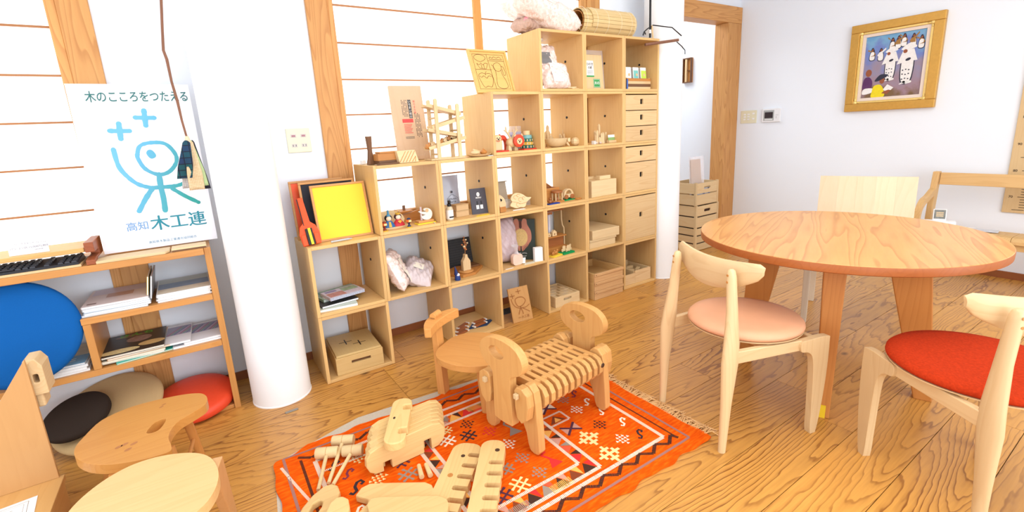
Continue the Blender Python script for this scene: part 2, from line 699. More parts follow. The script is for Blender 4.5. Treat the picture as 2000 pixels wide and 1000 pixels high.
POST = CEDAR('Z')
ST('trim_1', MB().box(-.781, -.745, YW - .012, YW + .1, .02, 2.7), POST, None, .003)
ST('trim_2', MB().box(-.745, -.64, YW - .02, YW + .1, 0, 2.7), POST, None, .003)
ST('trim_3', MB().box(.221, .33, YW - .02, YW + .1, 0, 2.7), POST, None, .003)
ST('trim_4', MB().box(.331, .36, YW - .012, YW + .1, .775, 2.7), POST, None, .003)
ST('trim_5', MB().box(2.10, 2.155, YW - .012, YW + .1, .775, 2.7), POST, None, .003)
ST('trim_6', MB().box(2.156, 2.28, YW - .02, YW + .1, 0, 2.7), POST, None, .003)
d1 = ST('door_1', MB().box(4.10, 4.318, .475, .62, 0, 2.119), POST, None, .004)
ST('door_header', MB().box(2.92, 4.318, .475, .62, 2.12, 2.268), CEDAR('X'), d1, .003)
ST('threshold', MB().box(2.93, 4.10, .50, .60, 0, .006), CEDAR('X'), d1)
BB = plain('baseboard_brown', (150, 88, 48), .5, .12, 12)
ST('baseboard_back', MB().box(-2.6, -.75, YW - .01, YW - .0005, 0, .045).box(-.638, .22, YW - .01, YW - .0005, 0, .045).box(.332, 2.154, YW - .01, YW - .0005, 0, .045).box(2.285, 2.6, YW - .01, YW - .0005, 0, .045), BB)
ST('baseboard_right', MB().box(XR - .012, XR - .0005, -4.6, .47, 0, .05), BB)
ST('trim_7', MB().box(-2.6, -.782, YW - .03, YW + .1, .755, .785).box(.361, 2.099, YW - .03, YW + .1, .755, .785), CEDAR('X'), None, .002)

SHOJI = glow('lit_shoji_paper', (246, 253, 250), 1.05)
BARW = wood('shoji_bar', (196, 136, 88), (150, 94, 54), 'X', 30, .5)
STILE = wood('shoji_stile', (226, 164, 92), (190, 124, 62), 'Z', 30, .5)


def shoji(name, x0, x1, stiles):
    t = ST(name, MB().box(x0, x1, YW + .012, YW + .016, .785, 2.42), SHOJI)
    z = .7845
    k = 0
    while z < 2.4:
        z = .7845 + .1885 * k
        if k:
            P('muntin', MB().box(x0, x1, YW + .0, YW + .0115, z - .004, z + .004), BARW, t)
        k += 1
    for s in stiles:
        P('stile', MB().box(s - .026, s + .026, YW - .022, YW - .0005, .786, 2.42), STILE, t, .002)
    return t


shoji('window_1', -2.6, -.782, [-1.62])
shoji('window_2', .361, 2.099, [1.236])


def column(x, y, r):
    return ST('column', MB().lathe([(r + .002, 0), (r + .002, .006), (r, .008), (r, 2.7)], 64), COLM, None, 0, 40)


c1 = column(0, 0, .131)
c1.location = (-.203, .056, 0)
c2 = column(0, 0, .14)
c2.location = (2.672, .09, 0)

# ---------------------------------------------------------------- the stepped shelf: stacked open cubes
SZ, DP, TH = .36, .347, .016
UNIT = 'open wooden cubes of the stepped shelf'
LAB = {
 'A0': 'open shelf cube on the floor holding the big box with two black crosses',
 'A1': 'open shelf cube holding a flat heap of magazines, under the yellow board',
 'B1': 'open shelf cube holding two plastic bags of wood shavings lying down, no cube below it',
 'B2': 'open shelf cube holding the court doll pair and the white bear toy',
 'C0': 'open shelf cube on the floor with small packets on a blue cloth',
 'C1': 'open shelf cube holding the black tile and the bottle shaped vase',
 'C2': 'open shelf cube holding the spray bottle and the grey pouch',
 'D1': 'open shelf cube holding the dark book cover showing cupped hands',
 'D2': 'open shelf cube holding the open cardboard box and the hedgehog puzzle',
 'D3': 'open shelf cube holding the red deer toy and the stacking tower',
 'E0': 'open shelf cube on the floor holding the box of blocks with a slot grip',
 'E1': 'open shelf cube holding the toy market stall and green stand',
 'E2': 'open shelf cube holding the toy house and the toy car with brown wheels',
 'E3': 'open shelf cube holding the carved animal bowl and the block castles',
 'E4': 'open shelf cube at the top of the tallest stair, full of bags of shavings',
 'F1': 'open shelf cube holding two stacked flat boxes, above the stack of trays',
 'F2': 'open shelf cube holding one tall plain box with two small blocks on it',
 'F3': 'open shelf cube holding the block castle and small landscape picture stand',
 'F4': 'open shelf cube under the bamboo roll holding cutting boards with green label',
 'G0': 'open shelf cube under the drawers holding the two-part tray of blocks',
 'G1': 'shelf cube with one large square drawer, lowest of the drawer cubes',
 'G2': 'shelf cube with one low and one taller drawer, middle of the drawer cubes',
 'G3': 'shelf cube with three equal shallow drawers, highest of the drawer cubes',
 'G4': 'open shelf cube above the drawers holding a striped crate of sachets',
}
sidem = MB().box(-TH / 2, TH / 2, .001, DP, .0006, SZ - .0006).mesh('side_panel')
horzm = MB().box(TH + .0006, SZ - TH - .0006, .001, DP, -TH / 2, TH / 2).mesh('flat_panel')
boltm = MB().lathe([(.008, 0), (.008, .003), (.004, .0045)], 14, TR(ry=-PI / 2)).mesh('bolt', 40)
sidem.materials.append(MAPLE('Z'))
horzm.materials.append(MAPLE('X'))
boltm.materials.append(DARKMETAL)
FRONT = wood('drawer_front', (246, 212, 160), (216, 160, 106), 'X', 20, .8, .45, 0, .9, .35)
PULLSHADE = plain('pull_shade_black', (14, 12, 12), .9)  # near-black that stands in for the shade inside the pull holes


def drawer_mesh(wd, ht, hz):
    hole = rrect(.030, .036, .006, 3, wd / 2, hz)
    mb = MB().plate([(0, 0), (wd, 0), (wd, ht), (0, ht)], .014, [hole], TR(0, .016, 0, rx=PI / 2))
    return mb


for key, lab in LAB.items():
    i, k = 'ABCDEFG'.index(key[0]), int(key[1])
    t = T('shelf_cube', lab, 'shelf', (i * SZ, 0, k * SZ), 0, UNIT)
    P('side_panel', sidem, None, t, .0012, None, (TH / 2 + .0004, 0, 0), None, None, 1)
    P('side_panel', sidem, None, t, .0012, None, (SZ - TH / 2 - .0004, 0, 0), None, None, 1)
    P('bottom_panel', horzm, None, t, .0012, None, (0, 0, TH / 2 + .0006), None, None, 1)
    P('top_panel', horzm, None, t, .0012, None, (0, 0, SZ - TH / 2 - .0006), None, None, 1)
    if key in ('G1', 'G2', 'G3'):
        z0, z1, x0, x1 = TH + .002, SZ - TH - .003, TH + .0015, SZ - TH - .0015
        spl = {'G1': [(0, 1)], 'G2': [(0, .66), (.66, 1)], 'G3': [(0, .333), (.333, .667), (.667, 1)]}[key]
        for a, b in spl:
            za, zb = z0 + (z1 - z0) * a, z0 + (z1 - z0) * b - .005
            d = P('drawer', drawer_mesh(x1 - x0, zb - za, (zb - za) * .56), FRONT, t, .001, None, (x0, 0, za))
            P('drawer_box', MB().box(.006, x1 - x0 - .006, .03, .30, .002, zb - za - .006), MAPLE('X'), d)
            P('pull_shade', MB().box((x1 - x0) / 2 - .020, (x1 - x0) / 2 + .020, .0165, .0175, (zb - za) * .56 - .023, (zb - za) * .56 + .023), PULLSHADE, d)  # black plate close behind the hole, shade put in as colour
    else:
        if k:
            P('bolt', boltm, None, t, 0, None, (SZ - TH - .0004, .17, .205))

# ---------------------------------------------------------------- on the low step (top at 0.72)
def framed_board(name, label, cat, face, x0, x1, yb, h, lean, z=.7206, fw=.011, group=None):
    t = T(name, label, cat, (x0, yb, z), 0, group, -lean)
    wd = x1 - x0
    P('frame', MB().box(0, wd, 0, .014, 0, fw).box(0, wd, 0, .014, h - fw, h).box(0, fw, 0, .014, fw, h - fw).box(wd - fw, wd, 0, .014, fw, h - fw), ALDER('X'), t, .0015)
    P('board_face', MB().box(fw, wd - fw, .005, .010, fw, h - fw), face, t)
    return t


YEL = plain('yellow_felt', (244, 212, 66), .9, .04, 200)
ORG = plain('orange_lacquer', (238, 84, 30), .4)
NAVYB = plain('black_navy_felt', (42, 44, 54), .8, .05, 200)
framed_board('felt_board', 'yellow board in a thin wooden frame leaning at the front on the lowest step', 'board', YEL, .077, .352, .088, .288, R(14))
framed_board('felt_board', 'black board in a thin wooden frame, between the orange and the yellow boards', 'board', NAVYB, .037, .315, .165, .300, R(11))
framed_board('felt_board', 'orange board in a thin wooden frame, rearmost of the three leaning boards', 'board', ORG, .002, .275, .235, .304, R(9))
t = T('dustpan', 'orange wooden dustpan toy with a long slotted handle and yellow stripe', 'dustpan', (.036, .055, .7206), R(-6), None, R(-20), R(-6))
pan = [(-.042, 0), (.042, 0), (.047, .06), (.036, .095), (.016, .115), (.012, .24), (-.012, .24), (-.014, .115), (-.036, .095), (-.046, .06)]
P('pan', MB().plate(pan, .012, (), UP), ORG, t, .002)
P('brush_block', MB().box(-.016, .016, -.024, -.0125, .0, .082), BLACK, t, .002)
P('stripe', MB().box(-.004, .008, -.0275, -.0245, .0, .082), YEL, t)
P('side_block', MB().box(-.040, -.018, -.020, -.0125, .0, .055), ORG, t, .002)
P('side_block', MB().box(.018, .040, -.020, -.0125, .0, .055), ORG, t, .002)
P('handle_edge', MB().box(-.017, -.0135, -.013, 0, .10, .235), BLACK, t)
S('felt_pen', MB().tube([(0, 0, 0), (.09, 0, 0)], .005, 10).tube([(.09, 0, 0), (.106, 0, 0)], [.004, .002], 10), plain('silver_grey', (186, 188, 190), .35), 'thin silver pen lying at the foot of the yellow board', 'pen', (.118, .030, .7262), R(4), sm=40)

# ---------------------------------------------------------------- on the second step (top at 1.08)
Z2 = 1.0806
S('vase', MB().lathe([(.024, 0), (.025, .004), (.019, .03), (.0135, .07), (.015, .10), (.0185, .145), (.0165, .148), (.0145, .10), (.012, .05), (.003, .03)], 4, TR(rz=PI / 4)), WALNUT('Z'), 'slim dark walnut vase with a waist beside the post', 'vase', (.395, .13, Z2), R(10), bev=.004)
S('paper_block', MB().box(-.012, .012, -.012, .012, 0, .022), PAPERW, 'small white block behind the walnut vase', 'block', (.385, .24, Z2), .2, bev=.002)
t = T('wooden_tray', 'dark walnut tray with a groove lying in front of the stacked blocks', 'tray', (.452, .030, Z2), R(6))
P('tray_body', MB().plate(rrect(.118, .034, .012), .006), WALNUT('X'), t, .0015)
P('tray_rim', MB().box(-.052, .052, -.0155, -.012, .0061, .0085).box(-.052, .052, .012, .0155, .0061, .0085), WALNUT('X'), t)
for z, x, lab, c, hh in ((0, .478, 'dark walnut slab at the bottom of the stack by the vase', WALNUT, .018), (.0185, .474, 'mid brown wood block in the middle of the stack by the vase', OAK, .036), (.055, .484, 'long thin oak lid on top of the stack by the vase', OAK, .009)):
    S('wood_block', MB().box(-.066, .066, -.03, .03, 0, hh), c('X'), lab, 'block', (x, .092, Z2 + z + .0004), R(5), bev=.0015)
t = T('butter_case', 'light box with a slanted dark stripe pattern on its front', 'box', (.571, .058, Z2), R(4))
P('case_body', MB().hexa([(-.056, -.02, 0), (.056, -.02, 0), (.056, .02, 0), (-.056, .02, 0)], [(-.066, -.014, .064), (.040, -.014, .064), (.040, .02, .064), (-.066, .02, .064)]), BIRCH('X'), t, .0015)
mb = MB()
for k in range(6):
    x = -.058 + .018 * k
    za, zb = (.004, .060)
    x2 = min(x + .040, .040)
    f = lambda xx, zz: Vector((xx, -.0207 + .0062 * zz / .064, zz))
    mb.add([f(x, za), f(x + .005, za), f(x2 + .004 if x + .04 < .04 else .041, zb if x + .04 < .04 else .03), f(x2, zb if x + .04 < .04 else .034)], [(0, 1, 2, 3)])
P('stripe', mb, OAK('X'), t)
# the tall board with a printed label in a plastic sleeve
t = T('chopping_board', 'tall pale board with a red and black Japanese label leaning on the paper screen', 'board', (.60, .255, Z2), 0, None, -R(8))
P('board', MB().box(0, .195, 0, .02, 0, .425), wood('board_pink', (232, 196, 158), (206, 160, 120), 'Z', 26, .6), t, .003)
RED = plain('label_red', (226, 52, 50), .6)
INK = plain('label_ink', (40, 36, 36), .6)
FM_ = TR(0, -.0005, 0, rx=PI / 2)
mb = MB()
flat(mb, [(.098, .24), (.118, .24), (.118, .345), (.098, .345)], FM_)
P('black_label', mb, INK, t)
mbw = MB()
for k, ch in enumerate('いちまい板の'):
    text_mb(ch, .016, FM_ @ TR(.100, .329 - .0172 * k, 0), .0012, mbw)
P('label_lettering', mbw, PAPERW, t)
mb = MB()
flat(mb, [(.052, .215), (.118, .215), (.118, .236), (.052, .236)], FM_)
for k, ch in enumerate('桧のまな板'):
    text_mb(ch, .0145, FM_ @ TR(.130, .33 - .016 * k, 0), .0006, mb)
for k in range(7):
    flat(mb, [(.058, .206 - .008 * k), (.108 - .004 * (k % 3), .206 - .008 * k), (.108 - .004 * (k % 3), .203 - .008 * k), (.058, .203 - .008 * k)], FM_)
P('red_label', mb, RED, t)
mb = MB()
for k in range(4):
    for j in range(11):
        if (k * 5 + j * 3) % 7:
            flat(mb, [(.060 + .009 * k, .25 + .0088 * j), (.064 + .009 * k, .25 + .0088 * j), (.064 + .009 * k, .2555 + .0088 * j), (.060 + .009 * k, .2555 + .0088 * j)], FM_)
for k in range(4):
    for j in range(16):
        if (k * 3 + j * 5) % 6:
            flat(mb, [(.130 + .009 * k, .13 + .0088 * j), (.134 + .009 * k, .13 + .0088 * j), (.134 + .009 * k, .1355 + .0088 * j), (.130 + .009 * k, .1355 + .0088 * j)], FM_)
for k in range(2):
    flat(mb, [(.058, .134 - .007 * k), (.112, .134 - .007 * k), (.112, .1315 - .007 * k), (.058, .1315 - .007 * k)], FM_)
P('small_lettering', mb, INK, t)
P('plastic_sleeve', MB().box(-.004, .199, -.004, .0235, .02, .428), plain('sleeve_plastic', (255, 255, 255), .08, 0, 10, 0, .8, 0, .05), t)
# rolling track
t = T('rolling_track_toy', 'tall wooden marble run toy with four rounded posts and zigzag ramps', 'toy', (.725, .075, Z2))
TRK = HINOKI('Z')
for x, y in ((.02, -.045), (.02, .045), (.150, -.045), (.150, .045)):
    top = .325 if x < .1 else .298
    P('post', MB().plate([(-.010, 0), (.010, 0), (.010, top - .010)] + [(.010 * math.cos(a), top - .010 + .010 * math.sin(a)) for a in [PI * k / 8 for k in range(1, 8)]] + [(-.010, top - .010)], .010, (), TR(x, y + .005, 0, rx=PI / 2)), TRK, t, .001)
for za, zb, xa, xb in ((.285, .235, -.03, .175), (.165, .215, -.0, .20), (.155, .115, -.03, .175), (.055, .105, -.03, .20)):
    a = math.atan2(zb - za, xb - xa)
    l = math.hypot(xb - xa, zb - za)
    M = TR(xa, 0, za, ry=-a)
    P('ramp', MB().box(0, l, -.031, .031, 0, .004, M).box(0, l, -.037, -.0315, 0, .019, M).box(0, l, .0315, .037, 0, .019, M), HINOKI('X'), t, .001)
for x, z in ((.02, .225), (.150, .155), (.02, .03)):
    P('crossbar', MB().tube([(x, -.0395, z), (x, .0395, z)], .005, 8), HINOKI('X'), t)
P('foot_board', MB().box(-.005, .175, -.052, -.038, .0, .009).box(-.03, .03, -.05, .05, .0, .008), HINOKI('X'), t, .001)
P('bead', MB().ellipsoid((.165, .0, .130), (.012, .012, .011)), HINOKI('X'), t, 0, 60)
for k, (x, z) in enumerate(((-.018, .071), (.006, .078), (.060, .090), (.085, .098), (.108, .107), (.130, .116))):
    m = MB().tube([(x - .010, -.012, z), (x - .010, .012, z)], .009, 10).tube([(x + .008, -.012, z), (x + .008, .012, z)], .009, 10).plate(spline([(x - .016, z), (x + .014, z), (x + .014, z + .012), (x + .004, z + .026 - .003 * (k % 2)), (x - .004, z + .014), (x - .014, z + .018)], 4), .016, (), TR(0, .008, 0, rx=PI / 2))
    P('rolling_animal', m, (HINOKI if k % 2 else OAK)('X'), t, 0, 45)
t = T('wooden_plate', 'round wooden plate with a wedge and two turned pieces, beside the marble run', 'plate', (1.012, .062, Z2))
P('plate', MB().lathe([(.05, 0), (.072, .010), (.074, .014), (.068, .011), (.02, .007)], 36), HINOKI('X'), t, 0, 40)
S('wood_piece', MB().hexa([(-.03, -.02, 0), (.03, -.02, 0), (.03, .02, 0), (-.03, .02, 0)], [(-.026, .012, .034), (.028, .012, .018), (.028, .02, .018), (-.026, .02, .034)]), BIRCH('X'), 'pale wedge shaped piece standing on the round wooden plate', 'toy', (1.022, .086, Z2 + .0105), R(-8), bev=.001)
S('wood_piece', MB().ellipsoid((0, 0, .012), (.030, .02, .012)), BIRCH('X'), 'pale oval piece lying on the round wooden plate', 'toy', (.980, .045, Z2 + .0115), 0, sm=50)
S('wood_piece', MB().lathe([(.012, 0), (.020, .006), (.021, .016), (.010, .026), (.004, .028), (.004, .034)], 20), OAK('Z'), 'small brown fruit shaped piece on the round wooden plate', 'toy', (1.035, .045, Z2 + .0105), 0, sm=50)
S('price_card', MB().box(-.024, .010, -.012, .012, 0, .003), PAPERW, 'white price card lying beside the round plate', 'card', (1.066, .016, Z2), R(2))

# ---------------------------------------------------------------- on the third step (top at 1.44)
Z3 = 1.4406
t = T('puzzle_board', 'framed wooden puzzle of fruit and jug outlines leaning on the third step', 'puzzle', (1.045, .075, Z3), R(2), None, -R(20), R(0))
PZ = wood('puzzle_wood', (246, 204, 128), (228, 172, 90), 'X', 28, .5)
P('puzzle_face', MB().box(.012, .258, .008, .016, .012, .258), PZ, t)
P('frame', MB().box(0, .27, 0, .02, 0, .012).box(0, .27, 0, .02, .258, .27).box(0, .012, 0, .02, .012, .258).box(.258, .27, 0, .02, .012, .258), PZ, t, .0015)
PM = TR(0, .0078, 0, rx=PI / 2)
mb = MB()
LN = .0024
q = lambda u, v: (.012 + u * .246, .012 + v * .246)
cl = lambda pts, n=5: (lambda s: s + [s[0]])(spline([q(*p) for p in pts], n))
for pts in ([(.06, .06), (.94, .06), (.94, .94), (.06, .94), (.06, .06)], [(.06, .55), (.52, .55)], [(.46, .94), (.52, .06)], [(.48, .78), (.94, .78)]):
    stroke(mb, [q(*p) for p in pts], LN, PM)
stroke(mb, cl([(.10, .82), (.24, .75), (.40, .82), (.38, .90), (.24, .93), (.12, .90)]), LN, PM)
stroke(mb, [q(*p) for p in ((.13, .70), (.19, .58), (.37, .57), (.44, .70))], LN, PM)
stroke(mb, spline([q(*p) for p in ((.13, .70), (.2, .67), (.25, .71), (.30, .67), (.36, .71), (.44, .70))], 5, False), LN, PM)
for x in (.25, .32):
    stroke(mb, [q(x - .0, .68), q(x, .57)], LN, PM)
stroke(mb, cl([(.10, .40), (.20, .46), (.30, .44), (.42, .45), (.49, .38), (.47, .24), (.40, .11), (.30, .13), (.20, .10), (.13, .24)]), LN, PM)
stroke(mb, spline([q(*p) for p in ((.12, .39), (.18, .35), (.24, .39), (.32, .33), (.38, .39), (.47, .37))], 5, False), LN, PM)
stroke(mb, spline([q(*p) for p in ((.30, .40), (.31, .47), (.35, .50))], 5, False), LN, PM)
stroke(mb, cl([(.62, .70), (.74, .74), (.82, .66), (.78, .54), (.66, .52), (.58, .60)]), LN, PM)
stroke(mb, spline([q(*p) for p in ((.54, .68), (.60, .62), (.62, .45), (.58, .20), (.62, .10), (.76, .07), (.88, .12), (.86, .28), (.80, .42), (.79, .55))], 5, False), LN, PM)
stroke(mb, spline([q(*p) for p in ((.80, .64), (.88, .62), (.90, .45), (.84, .42), (.83, .58))], 5, False), LN, PM)
stroke(mb, spline([q(*p) for p in ((.52, .83), (.56, .88), (.62, .85), (.66, .89), (.74, .86), (.82, .89), (.88, .84))], 5, False), LN, PM)
stroke(mb, [q(.52, .82), q(.90, .82)], LN, PM)
P('groove', mb, plain('burnt_groove', (120, 72, 36), .8), t)
S('puzzle_stand', MB().box(-.04, .04, 0, .02, 0, .004), BLACK, 'black strip under the framed fruit puzzle', 'stand', (1.185, .05, Z3))

# ---------------------------------------------------------------- on the top of the tall stair (top at 1.80)
Z5 = 1.8006


def shavings_mat():
    m, nt, b, N, L = node_mat('wood_shavings_in_bag')
    tc = N('ShaderNodeTexCoord')
    vo = N('ShaderNodeTexVoronoi')
    vo.inputs['Scale'].default_value = 90
    L(tc.outputs['Object'], vo.inputs['Vector'])
    rp = N('ShaderNodeValToRGB')
    e = rp.color_ramp.elements
    e[0].position, e[0].color = 0, srgb(226, 196, 186)
    e[1].position, e[1].color = 1, srgb(250, 240, 236)
    L(vo.outputs['Color'], rp.inputs[0])
    L(rp.outputs[0], b.inputs['Base Color'])
    b.inputs['Roughness'].default_value = .25
    b.inputs['Coat Weight'].default_value = .4
    n = N('ShaderNodeTexNoise')
    n.inputs['Scale'].default_value = 34
    n.inputs['Detail'].default_value = 4
    L(tc.outputs['Object'], n.inputs['Vector'])
    bp = N('ShaderNodeBump')
    bp.inputs['Strength'].default_value = .7
    bp.inputs['Distance'].default_value = .006
    L(n.outputs[0], bp.inputs['Height'])
    L(bp.outputs[0], b.inputs['Normal'])
    return m


SHAV = shavings_mat()
SHAVD = plain('brown_chips_bag', (196, 164, 148), .25, .25, 60, .6, .5)


def pillow(w, h, t, wr=.004, seed=1, taper=0.0):
    """stuffed bag lying in XY, sealed round its edge"""
    rnd = random.Random(seed)
    ph = [rnd.uniform(0, 6) for _ in range(6)]
    mb = MB()
    n = 26

    def fn(sgn):
        def f(u, v):
            x, y = (u - .5), (v - .5)
            e = max(0, (1 - (2 * x) ** 4)) ** .5 * max(0, (1 - (2 * y) ** 4)) ** .5
            wv = wr * (math.sin(22 * x + ph[0]) * math.sin(17 * y + ph[1]) + math.sin(31 * (x + y) + ph[2])) * (.3 + e)
            pin = 1 - .06 * (1 - e)
            return Vector((x * w * (1 - taper * (y + .5)) * (1 + .02 * math.sin(9 * y + ph[3])), y * h * (1 + .02 * math.sin(9 * x + ph[4])), sgn * t / 2 * e * (1 + .15 * math.sin(5 * x + ph[5])) + wv))
        return f
    mb.surf(fn(1), n, n)
    mb.surf(fn(-1), n, n)
    return mb


CHIPBAG = 'clear bags of wood shavings'
t = T('shavings_bag', 'largest bag of wood shavings, puffed and lying on top of the tall stair', 'bag', (1.592, .175, Z5 + .118), R(-3), None, R(4), R(17))
P('filled_bag', pillow(.46, .30, .165, .003, 3), SHAV, t, 0, 70)
P('paper_label', MB().surf(lambda u, v: Vector((-.05 + .055 * u, -.14 + .12 * v, .045 + .05 * math.sin(v * 1.5) ** .8)), 4, 8), plain('cream_label', (250, 244, 230), .5), t)
t = T('chips_bag', 'small bag of brown chips with a pink patch, beside the largest bag', 'bag', (1.485, .185, Z5 + .053), R(10))
P('filled_bag', pillow(.13, .16, .09, .004, 5), SHAVD, t, 0, 70)
P('pink_patch', MB().ellipsoid((-.045, -.045, .008), (.018, .025, .03)), plain('pink_print', (232, 150, 160), .4), t, 0, 60)

# bamboo roll
t = T('bamboo_roll', 'rolled bamboo mat lying across the top of the tall stair', 'mat', (1.972, .120, Z5 + .090), R(0))
BAMB = wood('bamboo', (240, 212, 156), (208, 168, 104), 'X', 30, .6)
for k in range(22):
    a = 2 * PI * k / 22
    r = .078
    M = TR(0, 0, 0, rx=a) @ TR(0, 0, r)
    P('bamboo_slat', MB().box(-.13, .355, -.0105, .0105, -.003, .003, M), BAMB, t, .001)
for k in range(7):
    a = R(20) + 2 * PI * k / 24
    M = TR(rx=a) @ TR(0, 0, .0855)
    P('bamboo_slat', MB().box(-.06, .335, -.0108, .0108, -.003, .003, M), BAMB, t, .001)
for k in range(16):
    a = 2 * PI * k / 16 + .1
    M = TR(rx=a) @ TR(0, 0, .064)
    P('inner_slat', MB().box(-.13, .34, -.0115, .0115, -.0025, .0025, M), OAK('X'), t, .0008)
for x in (-.11, -.02, .08, .20, .30, .335):
    ring = [(x, .0895 * math.cos(2 * PI * k / 40), .0895 * math.sin(2 * PI * k / 40)) for k in range(41)]
    P('cord', MB().tube(ring, .0012, 5, False), plain('cord_cream', (236, 226, 200), .8), t)
P('cloth_strap', MB().tube([(-.134, .03, .05), (-.144, .0, .02), (-.142, -.02, -.03), (-.116, -.035, -.060)], .009, 8, True, .4), plain('strap_canvas', (228, 214, 184), .8), t, 0, 50)

# ---------------------------------------------------------------- cube B2 (floor 0.737)
B2 = .7367


def doll(name, label, x, y, robe, hair, hat):
    t = T(name, label, 'doll', (x, y, B2 + .008))
    P('robe', MB().lathe([(.028, 0), (.028, .003), (.022, .016), (.014, .030), (.008, .036)], 20, TR() @ Matrix.Diagonal((1.25, .8, 1, 1))), robe, t, 0, 45)
    P('head', MB().ellipsoid((0, -.002, .046), (.015, .012, .014)), plain('doll_skin', (246, 220, 196), .5), t, 0, 60)
    P('hair', MB().ellipsoid((0, .005, .049), (.021, .013, .018)), hair, t, 0, 60)
    if hat == 'tall':
        P('hat', MB().lathe([(.012, .060), (.010, .066), (.006, .070), (.005, .090), (.002, .092)], 14), plain('doll_blue', (70, 140, 180), .5), t, 0, 40)
        P('collar', MB().hexa([(-.008, -.024, .002), (.008, -.024, .002), (.006, -.02, .002), (-.006, -.02, .002)], [(-.005, -.016, .030), (.005, -.016, .030), (.004, -.010, .030), (-.004, -.010, .030)]), plain('doll_gold', (214, 170, 60), .5), t)
    else:
        P('crown', MB().lathe([(.013, .062), (.014, .070), (.012, .070), (.011, .062)], 14).tube([(-.010, 0, .068), (-.014, 0, .084)], .0016, 6).tube([(0, 0, .068), (0, 0, .088)], .0016, 6).tube([(.010, 0, .068), (.014, 0, .084)], .0016, 6), plain('doll_gold', (214, 170, 60), .5), t, 0, 40)
        P('fan', MB().plate([(-.011, .0), (0, -.010), (.011, .0), (.007, .006), (-.007, .006)], .003, (), TR(0, -.022, .026, rx=PI / 2)), plain('doll_gold', (214, 170, 60), .5), t)
    return t


S('doll_screen', MB().plate([(-.075, 0), (.075, 0)] + [(.088 * math.cos(a), .018 + .066 * math.sin(a)) for a in [R(8) + (PI - R(16)) * k / 20 for k in range(21)]], .008, (), UP), BIRCH('X'), 'half round pale wooden screen behind the doll pair', 'screen', (.470, .170, B2), R(-4), bev=.001)
S('doll_stand', MB().plate(ell(.082, .036, 36), .008), BIRCH('X'), 'oval pale wooden base that carries the doll pair', 'base', (.465, .085, B2), 0, bev=.001)
doll('court_doll', 'doll in a blue robe with a tall blue hat on the oval base', .437, .078, plain('robe_blue', (44, 104, 160), .5), BLACK, 'tall')
doll('court_doll', 'doll in a red robe with a golden crown on the oval base', .492, .082, plain('robe_red', (196, 40, 52), .5), plain('hair_plum', (70, 34, 40), .5), 'crown')


def lamp_toy(x, y, ca, cb, cc, label):
    t = T('toy_lantern', label, 'toy', (x, y, B2))
    P('base', MB().lathe([(.018, 0), (.018, .005), (.004, .0055)], 20), plain('mustard', (212, 168, 50), .5), t, 0, 40)
    P('stem', MB().lathe([(.011, .0056), (.009, .010), (.005, .014), (.005, .022), (.010, .028)], 16), ca, t, 0, 40)
    P('shade', MB().lathe([(.010, .0285), (.015, .031), (.015, .042), (.010, .0445)], 6), [cb], t)
    P('window', MB().box(-.005, .009, -.0148, -.0118, .032, .0415), cc, t)
    P('cap', MB().lathe([(.012, .0448), (.009, .050), (.003, .053)], 14), ca, t, 0, 40)


lamp_toy(.392, .022, plain('lantern_brown', (140, 52, 30), .5), plain('lantern_orange', (222, 112, 50), .5), plain('lantern_cream', (250, 220, 150), .5), 'small brown and orange toy lantern at the front of the doll pair')
lamp_toy(.528, .022, plain('lantern_navy', (36, 54, 88), .5), plain('lantern_orange', (222, 112, 50), .5), plain('lantern_cream', (250, 220, 150), .5), 'small navy toy lantern at the right of the doll pair')
t = T('bear_toy', 'white round bear toy curled round a wooden post on a small plinth', 'toy', (.648, .07, B2 + .020))
P('body', MB().plate(spline([(-.030, .028), (-.022, .008), (-.002, 0), (.022, .002), (.036, .020), (.036, .042), (.022, .060), (.000, .064), (-.010, .054), (.004, .046), (-.022, .046), (-.034, .052), (-.038, .046), (-.020, .034), (-.004, .030), (-.020, .022)], 4), .018, (), TR(0, .009, 0, rx=PI / 2)), plain('bear_white', (232, 230, 220), .5), t, .003)
P('muzzle', MB().lathe([(.010, 0), (.010, .002)], 18, TR(.006, -.0095, .052, rx=PI / 2)), plain('bear_tan', (220, 176, 130), .5), t)
P('post', MB().tube([(-.026, 0, 0), (-.026, 0, .074)], .006, 12), plain('post_grey', (200, 180, 180), .4), t, 0, 40)
S('plinth', MB().box(-.048, .046, -.020, .024, 0, .012), ALDER('X'), 'small alder plinth under the white bear toy', 'base', (.642, .07, B2 + .0076), R(2), bev=.0015)
S('yellow_card', MB().box(-.055, .055, -.026, .026, 0, .007), YEL, 'yellow felt slab under the plinth of the white bear', 'slab', (.640, .066, B2), R(2), bev=.0015)
t = T('toy_aeroplane', 'brown wooden toy plane standing behind the doll screen', 'toy', (.572, .215, B2))
P('fuselage', MB().hexa([(-.10, -.01, 0), (.10, -.01, 0), (.10, .01, 0), (-.10, .01, 0)], [(-.06, -.008, .03), (.10, -.008, .06), (.10, .008, .06), (-.06, .008, .03)]), OAK('X'), t, .002)
P('wing', MB().box(-.035, .045, -.05, .05, .063, .068), OAK('X'), t, .001)
P('tail_fin', MB().box(.0, .016, -.004, .004, .0685, .094), WALNUT('Z'), t, .002)
S('twig', MB().tube([(-.012, 0, 0), (.0, .03, .0)], .0025, 6), plain('pale_twig', (214, 214, 200), .6), 'thin pale stick lying right of the yellow slab', 'stick', (.699 - .012, .014, B2 + .0026), R(10))

